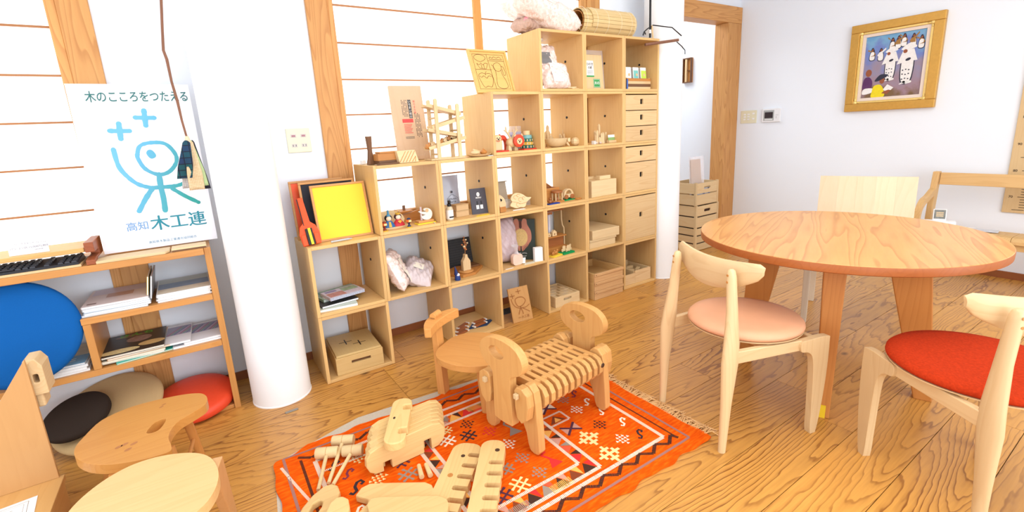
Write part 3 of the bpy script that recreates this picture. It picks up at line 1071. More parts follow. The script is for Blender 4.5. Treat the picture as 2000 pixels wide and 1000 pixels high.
# ---------------------------------------------------------------- cube C2
t = T('spray_bottle', 'clear spray bottle with a white label and black pump', 'bottle', (.783, .040, B2))
P('glass_body', MB().lathe([(.019, 0), (.021, .002), (.021, .062), (.018, .074), (.010, .080)], 24), plain('bottle_amber_clear', (206, 190, 160), .1, .0, 10, 0, .6), t, 0, 40)
P('paper_label', MB().lathe([(.0213, .010), (.0213, .060)], 24), PAPERW, t, 0, 60)
P('label_mark', MB().box(-.013, .013, -.0219, -.0205, .016, .024), BLACK, t)
P('pump_collar', MB().lathe([(.011, .0805), (.011, .095), (.007, .097)], 18), BLACK, t, 0, 40)
P('spray_head', MB().box(-.006, .006, -.014, .007, .0975, .114), BLACK, t, .002)
for (x, y, z), lab in (((.862 - .09, .145, 0), 'kraft box, lower of the pair behind the spray bottle'), ((.862 - .09, .145, .0362), 'kraft box, upper of the pair behind the spray bottle'), ((.892, .118, 0), 'kraft box, lower of the pair left of the dark booklet'), ((.892, .118, .0362), 'kraft box, upper of the pair left of the dark booklet with torn flap')):
    t = T('kraft_box', lab, 'box', (x, y, B2 + z + .0004), R(4 if z else 0), 'small kraft boxes beside the spray bottle')
    P('box_body', MB().box(-.042, .042, -.028, .028, 0, .030), plain('kraft', (206, 172, 128), .8, .05, 60), t, .001)
    P('lid', MB().box(-.0435, .0435, -.0295, .0295, .0302, .0355), plain('kraft_lid', (196, 162, 116), .8, .05, 60), t, .001)
t = T('grey_pouch', 'grey glossy stand-up pouch printed with a house outline, against the paper screen', 'pouch', (.888, .215, B2 + .001), R(0), None, -R(6))
GREYP = plain('pouch_grey', (172, 176, 190), .25, .04, 8, 0, .6)
P('pouch_body', MB().surf(lambda u, v: Vector(((u - .5) * (.13 - .012 * math.sin(PI * v)), -.020 * math.sin(PI * u) * (1 - v) ** .6 - .002 * math.sin(9 * u + 4 * v), v * .235)), 14, 14).surf(lambda u, v: Vector(((u - .5) * (.13 - .012 * math.sin(PI * v)), .020 * math.sin(PI * u) * (1 - v) ** .6 + .001, v * .235)), 14, 8), GREYP, t, 0, 60)
mb = MB()
PMM = TR(0, -.0245, 0, rx=PI / 2)
stroke(mb, [(-.034, .042), (-.034, .098), (0, .122), (.034, .098), (.034, .042), (-.034, .042)], .002, PMM)
for k, s_ in enumerate(('R E L A X', 'Y A T A', 'H I N O K I')):
    text_mb(s_, .013, PMM @ TR(0, .088 - .018 * k, 0), .0006, mb, .0004, 'CENTER')
flat(mb, ell(.006, .008, 10, 0, .135), PMM)
P('print', mb, plain('print_dark', (60, 62, 74), .6), t)
t = T('booklet', 'dark grey standing card with a white crest and two small bottles', 'booklet', (1.010, .085, B2), R(-6), None, -R(10))
P('card', MB().box(-.052, .052, 0, .006, 0, .155), plain('booklet_grey', (70, 68, 78), .5, .03), t)
mb = MB()
BM = TR(0, -.0002, 0, rx=PI / 2)
flat(mb, ell(.010, .013, 18, 0, .118), BM)
for x in (-.012, .014):
    flat(mb, [(x - .009, .030), (x + .009, .030), (x + .009, .054), (x - .009, .054)], BM)
text_mb('MOKU', .012, BM @ TR(0, .094, 0), .0006, mb, .0003, 'CENTER')
P('print', mb, PAPERW, t)
mb = MB()
for x in (-.012, .014):
    flat(mb, [(x - .005, .0545), (x + .005, .0545), (x + .004, .078), (x - .004, .078)], BM)
flat(mb, [(-.0007, .108), (.0007, .108), (.0007, .128), (-.0007, .128)], BM, .0009)
P('print_black', mb, BLACK, t)
S('leaflet', MB().plate([(-.055, -.018), (.042, -.022), (.058, .012), (-.02, .018)], .0012), YEL, 'yellow leaflet lying flat in front of the dark booklet', 'leaflet', (.988, .030, B2), R(4))
S('orange_puck', MB().ellipsoid((0, 0, .008), (.022, .016, .008)), plain('puck_orange', (206, 130, 62), .6), 'orange wooden disc lying on the kraft boxes behind the bottle', 'disc', (.764, .148, B2 + .0724), 0, sm=50)

# ---------------------------------------------------------------- cube D2
t = T('carton', 'open grey cardboard box with its lid raised, behind the hedgehog puzzle', 'box', (1.236, .20, B2), R(-4))
CARD = plain('grey_card', (186, 172, 152), .8, .04, 40)
P('box_body', MB().box(-.085, .085, -.06, -.057, 0, .038).box(-.085, .085, .057, .06, 0, .038).box(-.085, -.082, -.057, .057, 0, .038).box(.082, .085, -.057, .057, 0, .038).box(-.082, .082, -.057, .057, 0, .003), plain('white_card', (228, 224, 218), .8), t)
P('lid', MB().box(-.085, .085, 0, .003, 0, .115).box(-.085, .085, -.03, -.0, .115, .118), CARD, t, 0, None, (0, .061, .038), (R(-14), 0, 0))
S('sachet', MB().box(-.02, .02, -.012, .012, 0, .05), PAPERW, 'white sachet sticking out of the open carton', 'sachet', (1.19, .175, B2 + .0035), R(8), bev=.002)
t = T('hedgehog_puzzle', 'pale wooden hedgehog shaped puzzle in clear wrap, propped up on edge', 'puzzle', (1.292, .062, B2 + .001), R(-4), None, -R(18))
hog = spline([(-.078, .018), (-.062, .010), (-.040, .0), (-.010, .003), (.012, .0), (.030, .006), (.045, .030), (.078, .050), (.082, .058), (.052, .062), (.030, .080), (.005, .092), (-.025, .096), (-.050, .084), (-.066, .062), (-.060, .044), (-.072, .032)], 4)
P('body', MB().plate(hog, .014, (), UP), BIRCH('X'), t, .0015)
mb = MB()
HM = TR(0, -.0144, 0, rx=PI / 2)
for cx, cy, a, b in ((-.03, .068, .014, .012), (.004, .050, .016, .014), (.026, .056, .010, .010), (-.008, .078, .012, .008), (-.022, .02, .013, .012)):
    stroke(mb, ell(a, b, 16, cx, cy)[:13], .0022, HM)
stroke(mb, spline([(-.06, .044), (-.03, .036), (0, .024), (.045, .030)], 6, False), .0022, HM)
P('groove', mb, OAK('X'), t)
S('leaflet', MB().plate([(-.05, -.014), (.045, -.018), (.05, .010), (-.03, .014)], .001), PAPERW, 'white card lying in front of the hedgehog puzzle', 'card', (1.245, .022, B2), R(2))
t = T('jigsaw_animal', 'orange brown wooden animal jigsaw standing at the left post of the carton cube', 'puzzle', (1.120, .032, B2), R(8), None, -R(4))
P('upper_piece', MB().plate(spline([(-.018, .034), (.028, .034), (.032, .050), (.022, .080), (.004, .098), (-.016, .104)], 4), .022, (), UP), BIRCH('X'), t, .002)
P('lower_piece', MB().plate([(-.018, 0), (.026, 0), (.030, .012), (.026, .033), (-.018, .033)], .024, (), UP), OAK('X'), t, .002)
mb = MB()
flat(mb, spline([(-.008, .066), (.004, .072), (.0, .080), (-.010, .084)], 4), TR(0, -.0222, 0, rx=PI / 2))
P('eye', mb, BLACK, t)
S('clear_tray', MB().box(-.05, .05, -.03, .03, 0, .002).box(-.05, .05, .028, .03, .002, .05).box(.048, .05, -.03, .028, .002, .05).box(-.05, -.048, -.03, .028, .002, .05), plain('tray_clear', (250, 250, 250), .08, 0, 10, 0, .8, 0, .35), 'clear plastic box behind the hedgehog puzzle', 'box', (1.365, .160, B2), R(-6))

# ---------------------------------------------------------------- cube E2
t = T('toy_house', 'brown toy house with a round white window in its gable', 'toy', (1.545, .16, B2))
DK = wood('toy_brown', (178, 112, 66), (134, 78, 42), 'X', 30, .5)
P('wall_front', MB().box(-.085, .105, -.05, -.04, 0, .092), OAK('X'), t, .001)
P('wall_back', MB().plate([(-.085, 0), (.105, 0), (.105, .092), (.02, .148), (-.085, .148)], .010, [ell(.021, .021, 24, .040, .112)], TR(0, .05, 0, rx=PI / 2)), DK, t, .001)
P('roof_ridge', MB().box(-.08, .03, .034, .056, .1485, .156), DK, t, .001)
P('side_wall', MB().box(.095, .105, -.0395, .0395, 0, .09), OAK('X'), t, .001)
P('window_disc', MB().lathe([(.021, 0), (.021, .003)], 24, TR(.040, .0405, .112, rx=PI / 2)), PAPERW, t)
t = T('toy_pavilion', 'small round toy pavilion with pale columns in front of the toy house', 'toy', (1.594, .070, B2))
P('base', MB().box(-.050, .042, -.028, .028, 0, .012), OAK('X'), t, .001)
for x, y in ((-.024, -.018), (.030, -.018), (-.024, .018), (.030, .018)):
    P('pillar', MB().tube([(x, y, .0122), (x, y, .062)], .0045, 10), BIRCH('Z'), t, 0, 40)
P('roof', MB().lathe([(.036, .0622), (.038, .066), (.036, .074), (.030, .078)], 24), DK, t, 0, 40)
P('bell', MB().lathe([(.010, .014), (.011, .024), (.004, .034)], 14), DK, t, 0, 40)
t = T('toy_car', 'pale toy car with a round handle arch and four brown wheels', 'toy', (1.700, .084, B2 + .0075))
P('body', MB().plate([(-.045, .010), (.045, .010), (.046, .020)] + [(.044 * math.cos(a), .024 + .046 * math.sin(a)) for a in [PI * k / 18 for k in range(19)]] + [(-.046, .020)], .026, [[(.024 * math.cos(a), .034 + .026 * math.sin(a)) for a in [PI * k / 12 for k in range(13)]]], TR(0, .013, 0, rx=PI / 2)), BIRCH('X'), t, .002)
for x in (-.026, .026):
    for y in (-.0205, .0145):
        P('wheel', MB().lathe([(.012, 0), (.016, .001), (.016, .006), (.010, .007)], 20, TR(x, y + .006, .0165, rx=PI / 2)), DK, t, 0, 40)
S('green_felt', MB().box(-.052, .052, -.024, .024, 0, .007), plain('felt_green', (0, 146, 78), .9, .05, 200), 'green felt square under the toy car', 'felt', (1.690, .080, B2), R(8), bev=.001)
S('blue_felt', MB().box(-.048, .048, -.017, .017, 0, .006), plain('felt_blue', (34, 62, 150), .9, .05, 200), 'dark blue felt square in front of the toy pavilion', 'felt', (1.522, .022, B2), R(4), bev=.001)
S('toy_bird', MB().ellipsoid((0, 0, .012), (.013, .012, .012)).ellipsoid((0, -.001, .030), (.009, .009, .009)).tube([(-.006, 0, .012), (-.02, 0, .022)], .004, 8), DK, 'small brown turned figure on the blue felt', 'figure', (1.496, .020, B2 + .0062), 0, sm=60)
S('wooden_pegs', MB().tube([(-.028, 0, .005), (.028, .010, .005)], .005, 8).tube([(-.02, .018, .005), (.03, .0, .005)], .0048, 8).tube([(-.03, -.012, .005), (.012, -.006, .005)], .005, 8), OAK('X'), 'small heap of brown wooden sticks right of the toy car', 'sticks', (1.764, .042, B2), R(4), sm=40, )

# ---------------------------------------------------------------- cube D3 (floor 1.097)
D3 = 1.0967
t = T('bear_block', 'pale bear shaped block toy with a black nose on a red plate', 'toy', (1.146, .060, D3 + .0078))
P('body', MB().box(-.026, .026, -.013, .013, 0, .062), BIRCH('Z'), t, .006)
P('head', MB().ellipsoid((-.004, -.004, .071), (.029, .016, .022)), BIRCH('Z'), t, 0, 60)
P('ear', MB().ellipsoid((-.024, 0, .088), (.008, .005, .008)), BLACK, t, 0, 60)
P('ear', MB().ellipsoid((.016, 0, .088), (.008, .005, .008)), plain('toy_red', (200, 60, 40), .5), t, 0, 60)
mb = MB()
FMB = TR(0, -.0203, 0, rx=PI / 2)
for x, z, r in ((-.014, .074, .0035), (.004, .074, .0035), (-.005, .066, .005)):
    flat(mb, ell(r, r, 12, x, z), FMB)
P('face', mb, BLACK, t)
mb = MB()
stroke(mb, [(-.018, .060), (-.011, .054), (-.002, .054), (.006, .060)], .003, FMB)
P('mouth', mb, plain('toy_red', (200, 60, 40), .5), t)
S('red_plate', MB().box(-.05, .05, -.03, .03, 0, .007), plain('plate_red', (222, 66, 46), .6), 'red plate under the bear shaped block', 'plate', (1.152, .052, D3), R(4), bev=.001)
t = T('deer_toy', 'wooden deer toy with antlers and a red round mane', 'toy', (1.258, .078, D3))
t.scale = (1.12, 1.12, 1.12)
REDT = plain('deer_red', (216, 72, 42), .5)
P('rear_arch', MB().plate([(.028 * math.cos(a), .036 + .050 * math.sin(a)) for a in [PI * k / 12 for k in range(13)]] + [(-.028, 0), (-.014, 0)] + [(.014 * math.cos(a), .030 + .034 * math.sin(a)) for a in [PI - PI * k / 8 for k in range(9)]] + [(.014, 0), (.028, 0)], .022, (), TR(-.036, .045, 0, rx=PI / 2)), REDT, t, .002)
P('barrel', MB().ellipsoid((.0, 0, .044), (.034, .028, .027)), BIRCH('X'), t, 0, 60)
for x in (-.020, .020):
    P('leg', MB().hexa([(x - .011, -.016, 0), (x + .011, -.016, 0), (x + .011, .016, 0), (x - .011, .016, 0)], [(x - .007, -.012, .030), (x + .007, -.012, .030), (x + .007, .012, .030), (x - .007, .012, .030)]), BIRCH('Z'), t, .002)
P('mane', MB().lathe([(.032, 0), (.034, .002), (.034, .012), (.030, .014)], 28, TR(.022, -.030, .052, rx=PI / 2)), REDT, t, 0, 40)
P('face', MB().lathe([(.017, 0), (.017, .003)], 22, TR(.022, -.0442, .050, rx=PI / 2)), BIRCH('X'), t)
for x in (.000, .044):
    P('ear', MB().plate([(-.009, 0), (.009, 0), (0, .016)], .005, (), TR(x, -.034, .076, rx=PI / 2)), BIRCH('X'), t)
mb = MB()
for x, z, r in ((.016, .055, .003), (.028, .055, .003), (.022, .047, .0045)):
    flat(mb, ell(r, r, 12, x, z), TR(0, -.0474, 0, rx=PI / 2))
P('eye', mb, BLACK, t)
for s in (-1, 1):
    P('antler', MB().tube([(s * .006, 0, .068), (s * .018, 0, .088), (s * .032, 0, .104), (s * .034, 0, .130)], [.005, .005, .0045, .003], 8).tube([(s * .018, 0, .088), (s * .010, 0, .112)], [.004, .003], 8).tube([(s * .032, 0, .104), (s * .046, 0, .112)], [.004, .003], 8), BIRCH('Z'), t, 0, 50)
t = T('stacking_tower', 'stacking tower toy of green and ochre rings with a pale top', 'toy', (1.385, .095, D3 + .0078))
z = 0
for r0, r1, h, c in ((.044, .042, .020, (26, 96, 80)), (.041, .039, .020, (206, 160, 50)), (.038, .036, .020, (24, 104, 90)), (.034, .032, .022, (120, 176, 176)), (.022, .022, .026, (240, 200, 150))):
    P('ring', MB().lathe([(r0, z + .0004), (r0, z + .002), (r1, z + h - .001)], 28), plain('ring_%d' % c[0], c, .5), t, 0, 40)
    if h == .020:
        mb = MB()
        for k in range(12):
            a = 2 * PI * k / 12
            mb.box(r0 - .004, r0 + .0004, -.003, .003, z + .003, z + .016, TR(rz=a))
        P('notch', mb, BIRCH('Z'), t)
    z += h
S('red_plate', MB().box(-.056, .050, -.03, .03, 0, .007), plain('plate_red', (222, 66, 46), .6), 'red plate under the stacking tower', 'plate', (1.382, .075, D3), R(3), bev=.001)
t = T('sign_holder', 'clear upright sign holder with a lilac sheet behind the deer toy', 'sign', (1.365, .215, D3), R(-8))
P('panel', MB().box(-.062, .062, 0, .003, 0, .148).box(-.062, .062, -.03, .03, 0, .002), plain('acrylic', (250, 250, 255), .06, 0, 10, 0, .8, 0, .22), t)
P('sheet', MB().box(-.030, .060, -.0015, -.0005, .004, .112), plain('lilac_sheet', (206, 204, 230), .7), t)
mb = MB()
for k, s_ in enumerate(('森のどうぶつ', 'つみき')):
    text_mb(s_, .010, TR(-.02, -.0016, .085 - .018 * k, rx=PI / 2), .0004, mb)
P('lettering', mb, plain('sign_ink', (60, 70, 120), .6), t)

# ---------------------------------------------------------------- cube E3
t = T('animal_bowl', 'carved wooden bowl with an animal head and two legs', 'bowl', (1.620, .085, D3))
BW = BIRCH('X')
P('bowl', MB().lathe([(.030, 0), (.055, .012), (.074, .034), (.080, .055), (.074, .055), (.05, .03), (.01, .014)], 36, TR(-.005, 0, 0) @ Matrix.Diagonal((1.1, .85, 1, 1))), BW, t, 0, 40)
P('head', MB().hexa([(.055, -.018, .030), (.080, -.016, .030), (.080, .016, .030), (.055, .018, .030)], [(.055, -.022, .056), (.118, -.012, .054), (.118, .012, .054), (.055, .022, .056)]), BW, t, .006)
P('snout', MB().lathe([(.011, 0), (.012, .004), (.008, .007)], 18, TR(.052, -.060, .040, rx=PI / 2)), BW, t, 0, 40)
for s in (-1, 1):
    P('leg', MB().tube([(.058, s * .02, .036), (.074, s * .026, .012), (.082, s * .03, .004)], [.010, .007, .0042], 10), BW, t, 0, 50)
S('faceted_egg', MB().ellipsoid((0, 0, .028), (.036, .028, .028), 9, 6), BW, 'faceted wooden egg lying right of the carved bowl', 'egg', (1.770, .075, D3), R(14), ry=R(6))


def castle(x, y, n, lab, s=1.0, seed=0):
    t = T('block_castle', lab, 'toy', (x, y, D3))
    rnd = random.Random(seed)
    for k in range(n):
        a = 2 * PI * k / n
        rr = .028 * s if k else 0
        h = (.105 if k == 0 else rnd.uniform(.025, .075)) * s
        P('block', MB().lathe([(.0085 * s, 0), (.0085 * s, h), (.002, h + .012 * s)], 4 if k % 2 else 10, TR(rr * math.cos(a), rr * math.sin(a) * .8, 0)), (BIRCH if k % 3 else HINOKI)('Z'), t, .0006)
    return t


castle(1.680, .255, 9, 'pale castle of thin blocks behind the carved bowl, nearer the paper screen', 1.25, 2)
castle(1.790, .215, 9, 'smaller castle of thin blocks right of the other, behind the bowl', 1.0, 5)

# ---------------------------------------------------------------- cube F3
castle(1.990, .075, 12, 'castle of blocks with small stones round its foot', 1.15, 9)
castle(1.945, .20, 4, 'cluster of tall thin sticks standing behind the pebble castle', 1.5, 4)
for k in range(7):
    S('pebble', MB().ellipsoid((0, 0, .007), (.011, .009, .007), 10, 6), plain('pebble_%d' % (k % 3), ((210, 190, 180), (180, 150, 130), (226, 214, 206))[k % 3], .6), 'small stone piece laid round the foot of the block castle', 'pebble', (1.990 + .044 * math.cos(.7 * k), .075 + .040 * math.sin(.7 * k), D3), .5 * k, 'stones round the block castle', sm=60)
t = T('picture_stand', 'small landscape picture card standing on a pale wooden block', 'card', (2.118, .070, D3), R(6))
P('stand', MB().box(-.054, .054, -.014, .014, 0, .018), HINOKI('X'), t, .003)
P('card', MB().box(-.046, .046, -.001, .001, .018, .056), plain('card_green', (140, 176, 110), .6, .3, 60), t, 0, None, None, (R(-8), 0, 0))
P('sky_band', MB().box(-.046, .046, -.0018, -.0012, .038, .056), PAPERW, t, 0, None, None, (R(-8), 0, 0))
S('wooden_peg', MB().tube([(0, 0, 0), (0, 0, .075)], .008, 12), BIRCH('Z'), 'thin round wooden peg standing behind the landscape card', 'peg', (2.098, .12, D3), sm=40)
S('dice_block', MB().box(-.012, .012, -.012, .012, 0, .024), plain('dice', (226, 222, 216), .5, .3, 60), 'small white and black cube at the left corner of the castle cube', 'block', (1.902, .035, D3), .3, bev=.002)

# ---------------------------------------------------------------- cube F4, G4, E4 (floor 1.457)
F4 = 1.4567
t = T('cutting_board', 'pale cutting board with white and green labels leaning in front of the wrapped board', 'board', (1.835, .10, F4), R(0), None, -R(6))
P('board', MB().box(0, .235, 0, .015, 0, .235), BIRCH('Z'), t, .002)
mb = MB()
QM = TR(0, -.0003, 0, rx=PI / 2)
flat(mb, [(.06, .09), (.150, .09), (.150, .195), (.06, .195)], QM)
P('white_label', mb, PAPERW, t)
mb = MB()
text_mb('ひのき', .020, QM @ TR(.088, .165, 0), .001, mb, .0004)
text_mb('の板', .020, QM @ TR(.098, .142, 0), .001, mb, .0004)
for k in range(4):
    flat(mb, [(.09, .128 - .007 * k), (.142, .128 - .007 * k), (.142, .1265 - .007 * k), (.09, .1265 - .007 * k)], QM, .001)
P('label_lettering', mb, INK, t)
GRN = plain('label_green', (62, 158, 88), .6)
mb = MB()
flat(mb, [(.138, .018), (.200, .018), (.200, .076), (.138, .076)], QM)
flat(mb, [(.06, .088), (.150, .088), (.150, .098), (.06, .098)], QM, .001)
P('green_label', mb, GRN, t)
mb = MB()
stroke(mb, [(.142, .022), (.196, .022), (.196, .072), (.142, .072), (.142, .022)], .0025, QM, .001)
text_mb('木の', .024, QM @ TR(.146, .040, 0), .001, mb, .0003)
P('green_label_print', mb, PAPERW, t)
t = T('cutting_board', 'larger cutting board wrapped in clear plastic, rearmost in its cube', 'board', (1.884, .17, F4), R(0), None, -R(5))
P('board', MB().box(0, .25, 0, .015, 0, .268), BIRCH('Z'), t, .002)
P('plastic_wrap', MB().box(-.006, .258, -.004, .019, 0, .276), plain('wrap_plastic', (255, 250, 255), .08, 0, 10, 0, .8, 0, .35), t)
t = T('sachet_crate', 'small crate with brown stripes under the row of sachets', 'crate', (2.243, .050, F4))
for k, c in enumerate((HINOKI, WALNUT, HINOKI, OAK)):
    P('slat', MB().box(0, .245, 0, .008, .0195 * k, .0195 * k + .019), c('X'), t, .0008)
for xa in (0, .237):
    P('side_board', MB().box(xa, xa + .008, .0085, .12, 0, .082), HINOKI('X'), t, .0008)
P('back', MB().box(.0085, .2365, .112, .12, 0, .082).box(.0085, .2365, .0085, .1115, 0, .006), HINOKI('X'), t)
for k in range(9):
    g = k // 3
    c = ((236, 232, 224), (120, 196, 190), (196, 226, 90))[g]
    lab = ('foremost', 'second', 'rearmost')[k % 3] + (' cream sachet with a small badge, left group in the striped crate', ' teal and white sachet, middle group in the striped crate', ' lime green sachet with a round badge, right group in the striped crate')[g]
    t = T('sachet', lab, 'sachet', (2.280 + .078 * g + .005 * (k % 3), .064 + .014 * (k % 3), F4 + .0065), R(2 * (k % 3)), ('cream sachets in the striped crate', 'teal sachets in the striped crate', 'lime sachets in the striped crate')[g], -R(5))
    P('pouch', MB().box(-.029, .029, 0, .006, 0, .150), plain('sachet_white', (240, 240, 236), .5), t, .001)
    P('colour_print', MB().box(-.024, .016 + .006 * g, -.0006, -.0001, .06, .128 if g else .100), plain('sachet_%d' % g, c, .5), t)
    P('badge', MB().lathe([(.010, 0), (.010, .001)], 16, TR(.006, -.0008, .098, rx=PI / 2)), HINOKI('X'), t)
S('cloth_tag', MB().box(-.006, .006, -.003, .003, 0, .07), plain('tag_blue', (70, 110, 190), .6), 'blue strip standing at the left front of the striped crate', 'strip', (2.205 + .03, .042, F4), 0, None, .001)
for (x, y, z, w_, h_, t_, rx, lab, sd) in ((1.575, .145, .155, .20, .26, .11, 74, 'tallest bag of shavings at the back of the top left cube', 3), (1.62, .085, .085, .20, .165, .09, 68, 'bag of shavings with a cream label, front of the top left cube', 8)):
    t = T('shavings_bag', lab, 'bag', (x, y, F4 + z), R(-4), None, R(rx))
    P('filled_bag', pillow(w_, h_, t_, .004, sd), SHAV, t, 0, 70)
    if sd == 8:
        P('paper_label', MB().surf(lambda u, v: Vector((-.055 + .075 * u, -.062 + .125 * v, .050 + .003 * math.sin(6 * v))), 3, 6), plain('cream_label', (250, 244, 230), .5), t)
    else:
        P('knot', MB().tube([(0, .12, 0), (.005, .15, .005), (.02, .175, 0)], [.02, .006, .016], 8).tube([(.005, .15, 0), (.06, .17, .01)], .0012, 5).tube([(.005, .15, 0), (.08, .12, .02)], .0012, 5), plain('tie_film', (236, 230, 230), .2), t, 0, 60)
        P('grey_print', MB().surf(lambda u, v: Vector((-.075 + .10 * u, -.01 + .07 * v, .064 + .002 * math.sin(6 * v))), 3, 6), plain('grey_print', (120, 120, 122), .4), t)
S('wood_slip', MB().box(-.035, .035, -.012, .012, 0, .008), BIRCH('X'), 'small flat wooden slip at the right foot of the bags', 'block', (1.755, .05, F4), R(8), bev=.001)
S('wood_slip', MB().box(-.03, .03, -.012, .012, 0, .007), BIRCH('X'), 'second wooden slip lying across the first at the foot of the bags', 'block', (1.728, .050, F4 + .0085), R(-12), bev=.001)

# ---------------------------------------------------------------- row with floor 0.377
C1 = .3767
t = T('black_tile', 'black charred board leaning at the back of the vase cube', 'board', (.850, .262, C1), R(0), None, -R(12))
P('tile', MB().box(0, .185, 0, .018, 0, .185), plain('charred_black', (34, 34, 36), .6, .3, 14, .6), t, .002)
for k in range(11):
    P('ridge', MB().box(.004, .181, -.0025, -.0002, .010 + .0158 * k, .014 + .0158 * k), plain('charred_black2', (48, 48, 50), .6, .2, 14), t)
S('trivet', MB().plate([(-.15, .06), (-.07, -.085), (.02, -.085), (.14, .015), (.12, .075), (.0, .12)], .016), OAK('X'), 'large brown many-sided board under the bottle shaped vase', 'board', (.905, .135, C1), R(4), bev=.002)
S('trivet', MB().plate([(-.06, -.035), (.065, -.045), (.07, .035), (-.02, .05)], .010), WALNUT('X'), 'dark brown board lying behind the vase on the larger board', 'board', (.955, .195, C1 + .0166), R(8), bev=.0015)
S('coaster', MB().lathe([(.044, 0), (.046, .002), (.046, .006), (.043, .008)], 32), ALDER('X'), 'round orange coaster under the bottle shaped vase', 'coaster', (.893, .105, C1 + .0168), sm=40)
t = T('flat_vase', 'pale bottle shaped wooden vase holding dried flowers', 'vase', (.893, .105, C1 + .0252))
P('body', MB().plate([(-.024, 0), (.028, 0), (.028, .058), (.012, .082), (.010, .100), (-.006, .100), (-.008, .082), (-.024, .058)], .032, (), TR(0, .016, 0, rx=PI / 2)), HINOKI('Z'), t, .003)
t = T('dried_flowers', 'dried brown and cream flower sprig in the bottle shaped vase', 'flowers', (.895, .105, C1 + .1255))
P('stem', MB().tube([(0, 0, -.0), (.003, 0, .06), (.0, 0, .10)], .0015, 6).tube([(.002, 0, .03), (-.018, 0, .06)], .001, 6).tube([(.002, 0, .03), (.02, 0, .064)], .001, 6).tube([(.002, 0, .05), (.010, 0, .085)], .001, 6), OAK('Z'), t)
for k, (x, z, r) in enumerate(((.002, .036, .009), (-.004, .048, .008), (.006, .056, .010), (-.018, .062, .006), (.02, .066, .006), (.0, .074, .010), (-.005, .088, .006), (.010, .088, .006), (.0, .104, .006), (.008, .028, .006))):
    P('blossom', MB().ellipsoid((x, -.003 * (k % 2), z), (r, r, r * .8), 7, 5), plain('dried_%d' % (k % 3), ((188, 120, 70), (236, 214, 170), (150, 96, 60))[k % 3], .8, .1, 60), t)
t = T('gnome', 'small blue gnome figure with a tall pointed hat and white beard', 'figure', (.795, .030, C1))
P('body', MB().lathe([(.016, 0), (.018, .004), (.015, .028), (.011, .036)], 18), plain('gnome_blue', (30, 60, 128), .5), t, 0, 45)
P('beard', MB().ellipsoid((.001, -.010, .034), (.010, .005, .010)), PAPERW, t, 0, 60)
P('hat', MB().lathe([(.014, .0365), (.010, .052), (.005, .072), (.0015, .088)], 16, TR(ry=R(-8))), plain('gnome_hat', (24, 44, 104), .5), t, 0, 45)
# D1
t = T('shavings_bag', 'tall purple-tinted bag of shavings standing beside the dark book cover', 'bag', (1.215, .165, C1 + .146), R(-3), None, R(80))
P('filled_bag', pillow(.185, .285, .105, .004, 12), plain('lilac_chips', (206, 186, 190), .22, .14, 90, .5, .5), t, 0, 70)
t = T('soap_bag', 'small wrapped pink block in clear film with a white tag', 'soap', (1.235, .052, C1))
P('block', MB().plate(rrect(.075, .072, .022), .03, (), TR(0, .015, .037, rx=PI / 2)), plain('soap_pink', (240, 208, 190), .4, .08, 30), t, .006)
P('film_top', MB().tube([(0, 0, .074), (.0, 0, .092), (-.01, 0, .128)], [.026, .012, .034], 12, True, .5), plain('film', (240, 238, 244), .1, 0, 10, 0, .8, 0, .5), t, 0, 60)
P('tag', MB().box(.034, .056, -.012, -.010, .008, .045), PAPERW, t, 0, None, None, (0, R(6), 0))
t = T('book', 'dark green book cover with two cupped hands full of rice, standing upright', 'book', (1.325, .130, C1), R(-42), None, -R(5))
P('cover', MB().box(-.095, .095, 0, .010, 0, .270), plain('book_green', (34, 46, 38), .4), t, .001)
HB = TR(0, -.0004, 0, rx=PI / 2)
mb = MB()
for s in (-1, 1):
    flat(mb, spline([(s * .014, .268), (s * .040, .269), (s * .046, .235), (s * .068, .190), (s * .070, .135), (s * .046, .095), (s * .016, .062), (s * .005, .064), (s * .003, .12), (s * .003, .20)], 4), HB)
P('hands_print', mb, plain('print_skin', (178, 116, 92), .5, .10, 30), t)
mb = MB()
flat(mb, ell(.046, .058, 30, 0, .150), HB, .001)
P('rice_print', mb, plain('print_rice', (206, 174, 112), .6, .45, 260), t)
mb = MB()
for s in (-1, 1):
    for k in range(3):
        stroke(mb, [(s * (.062 - .016 * k), .118 - .012 * k), (s * (.040 - .013 * k), .082 - .008 * k)], .0022, HB, .0014)
    stroke(mb, [(s * .004, .262), (s * .004, .215)], .010, HB, .0014)
P('finger_lines', mb, plain('print_finger_dark', (84, 46, 36), .6), t)  # dark print between the fingers and the forearms
mb = MB()
text_mb('お米のせっけん', .0135, HB @ TR(-.055, .040, 0), .0006, mb)
text_mb('KOME SOAP', .010, HB @ TR(-.02, .022, 0), .0006, mb)
P('title', mb, PAPERW, t)
S('white_box', MB().box(-.028, .028, -.016, .016, 0, .092), PAPERW, 'plain white box standing right of the dark book cover', 'box', (1.388, .030, C1), R(-14), bev=.001)
S('leaflet', MB().plate([(-.055, -.016), (.02, -.024), (.06, .010), (-.02, .022)], .001), plain('leaflet_cream', (226, 220, 196), .7), 'cream leaflet lying flat in front of the dark book cover', 'leaflet', (1.318, .030, C1), R(4))
S('tape_strip', MB().box(-.03, .03, -.004, .004, 0, .0012), PAPERW, 'thin white strip on the front edge of the wrapped soap cube', 'tape', (1.15, .012, C1), R(2))
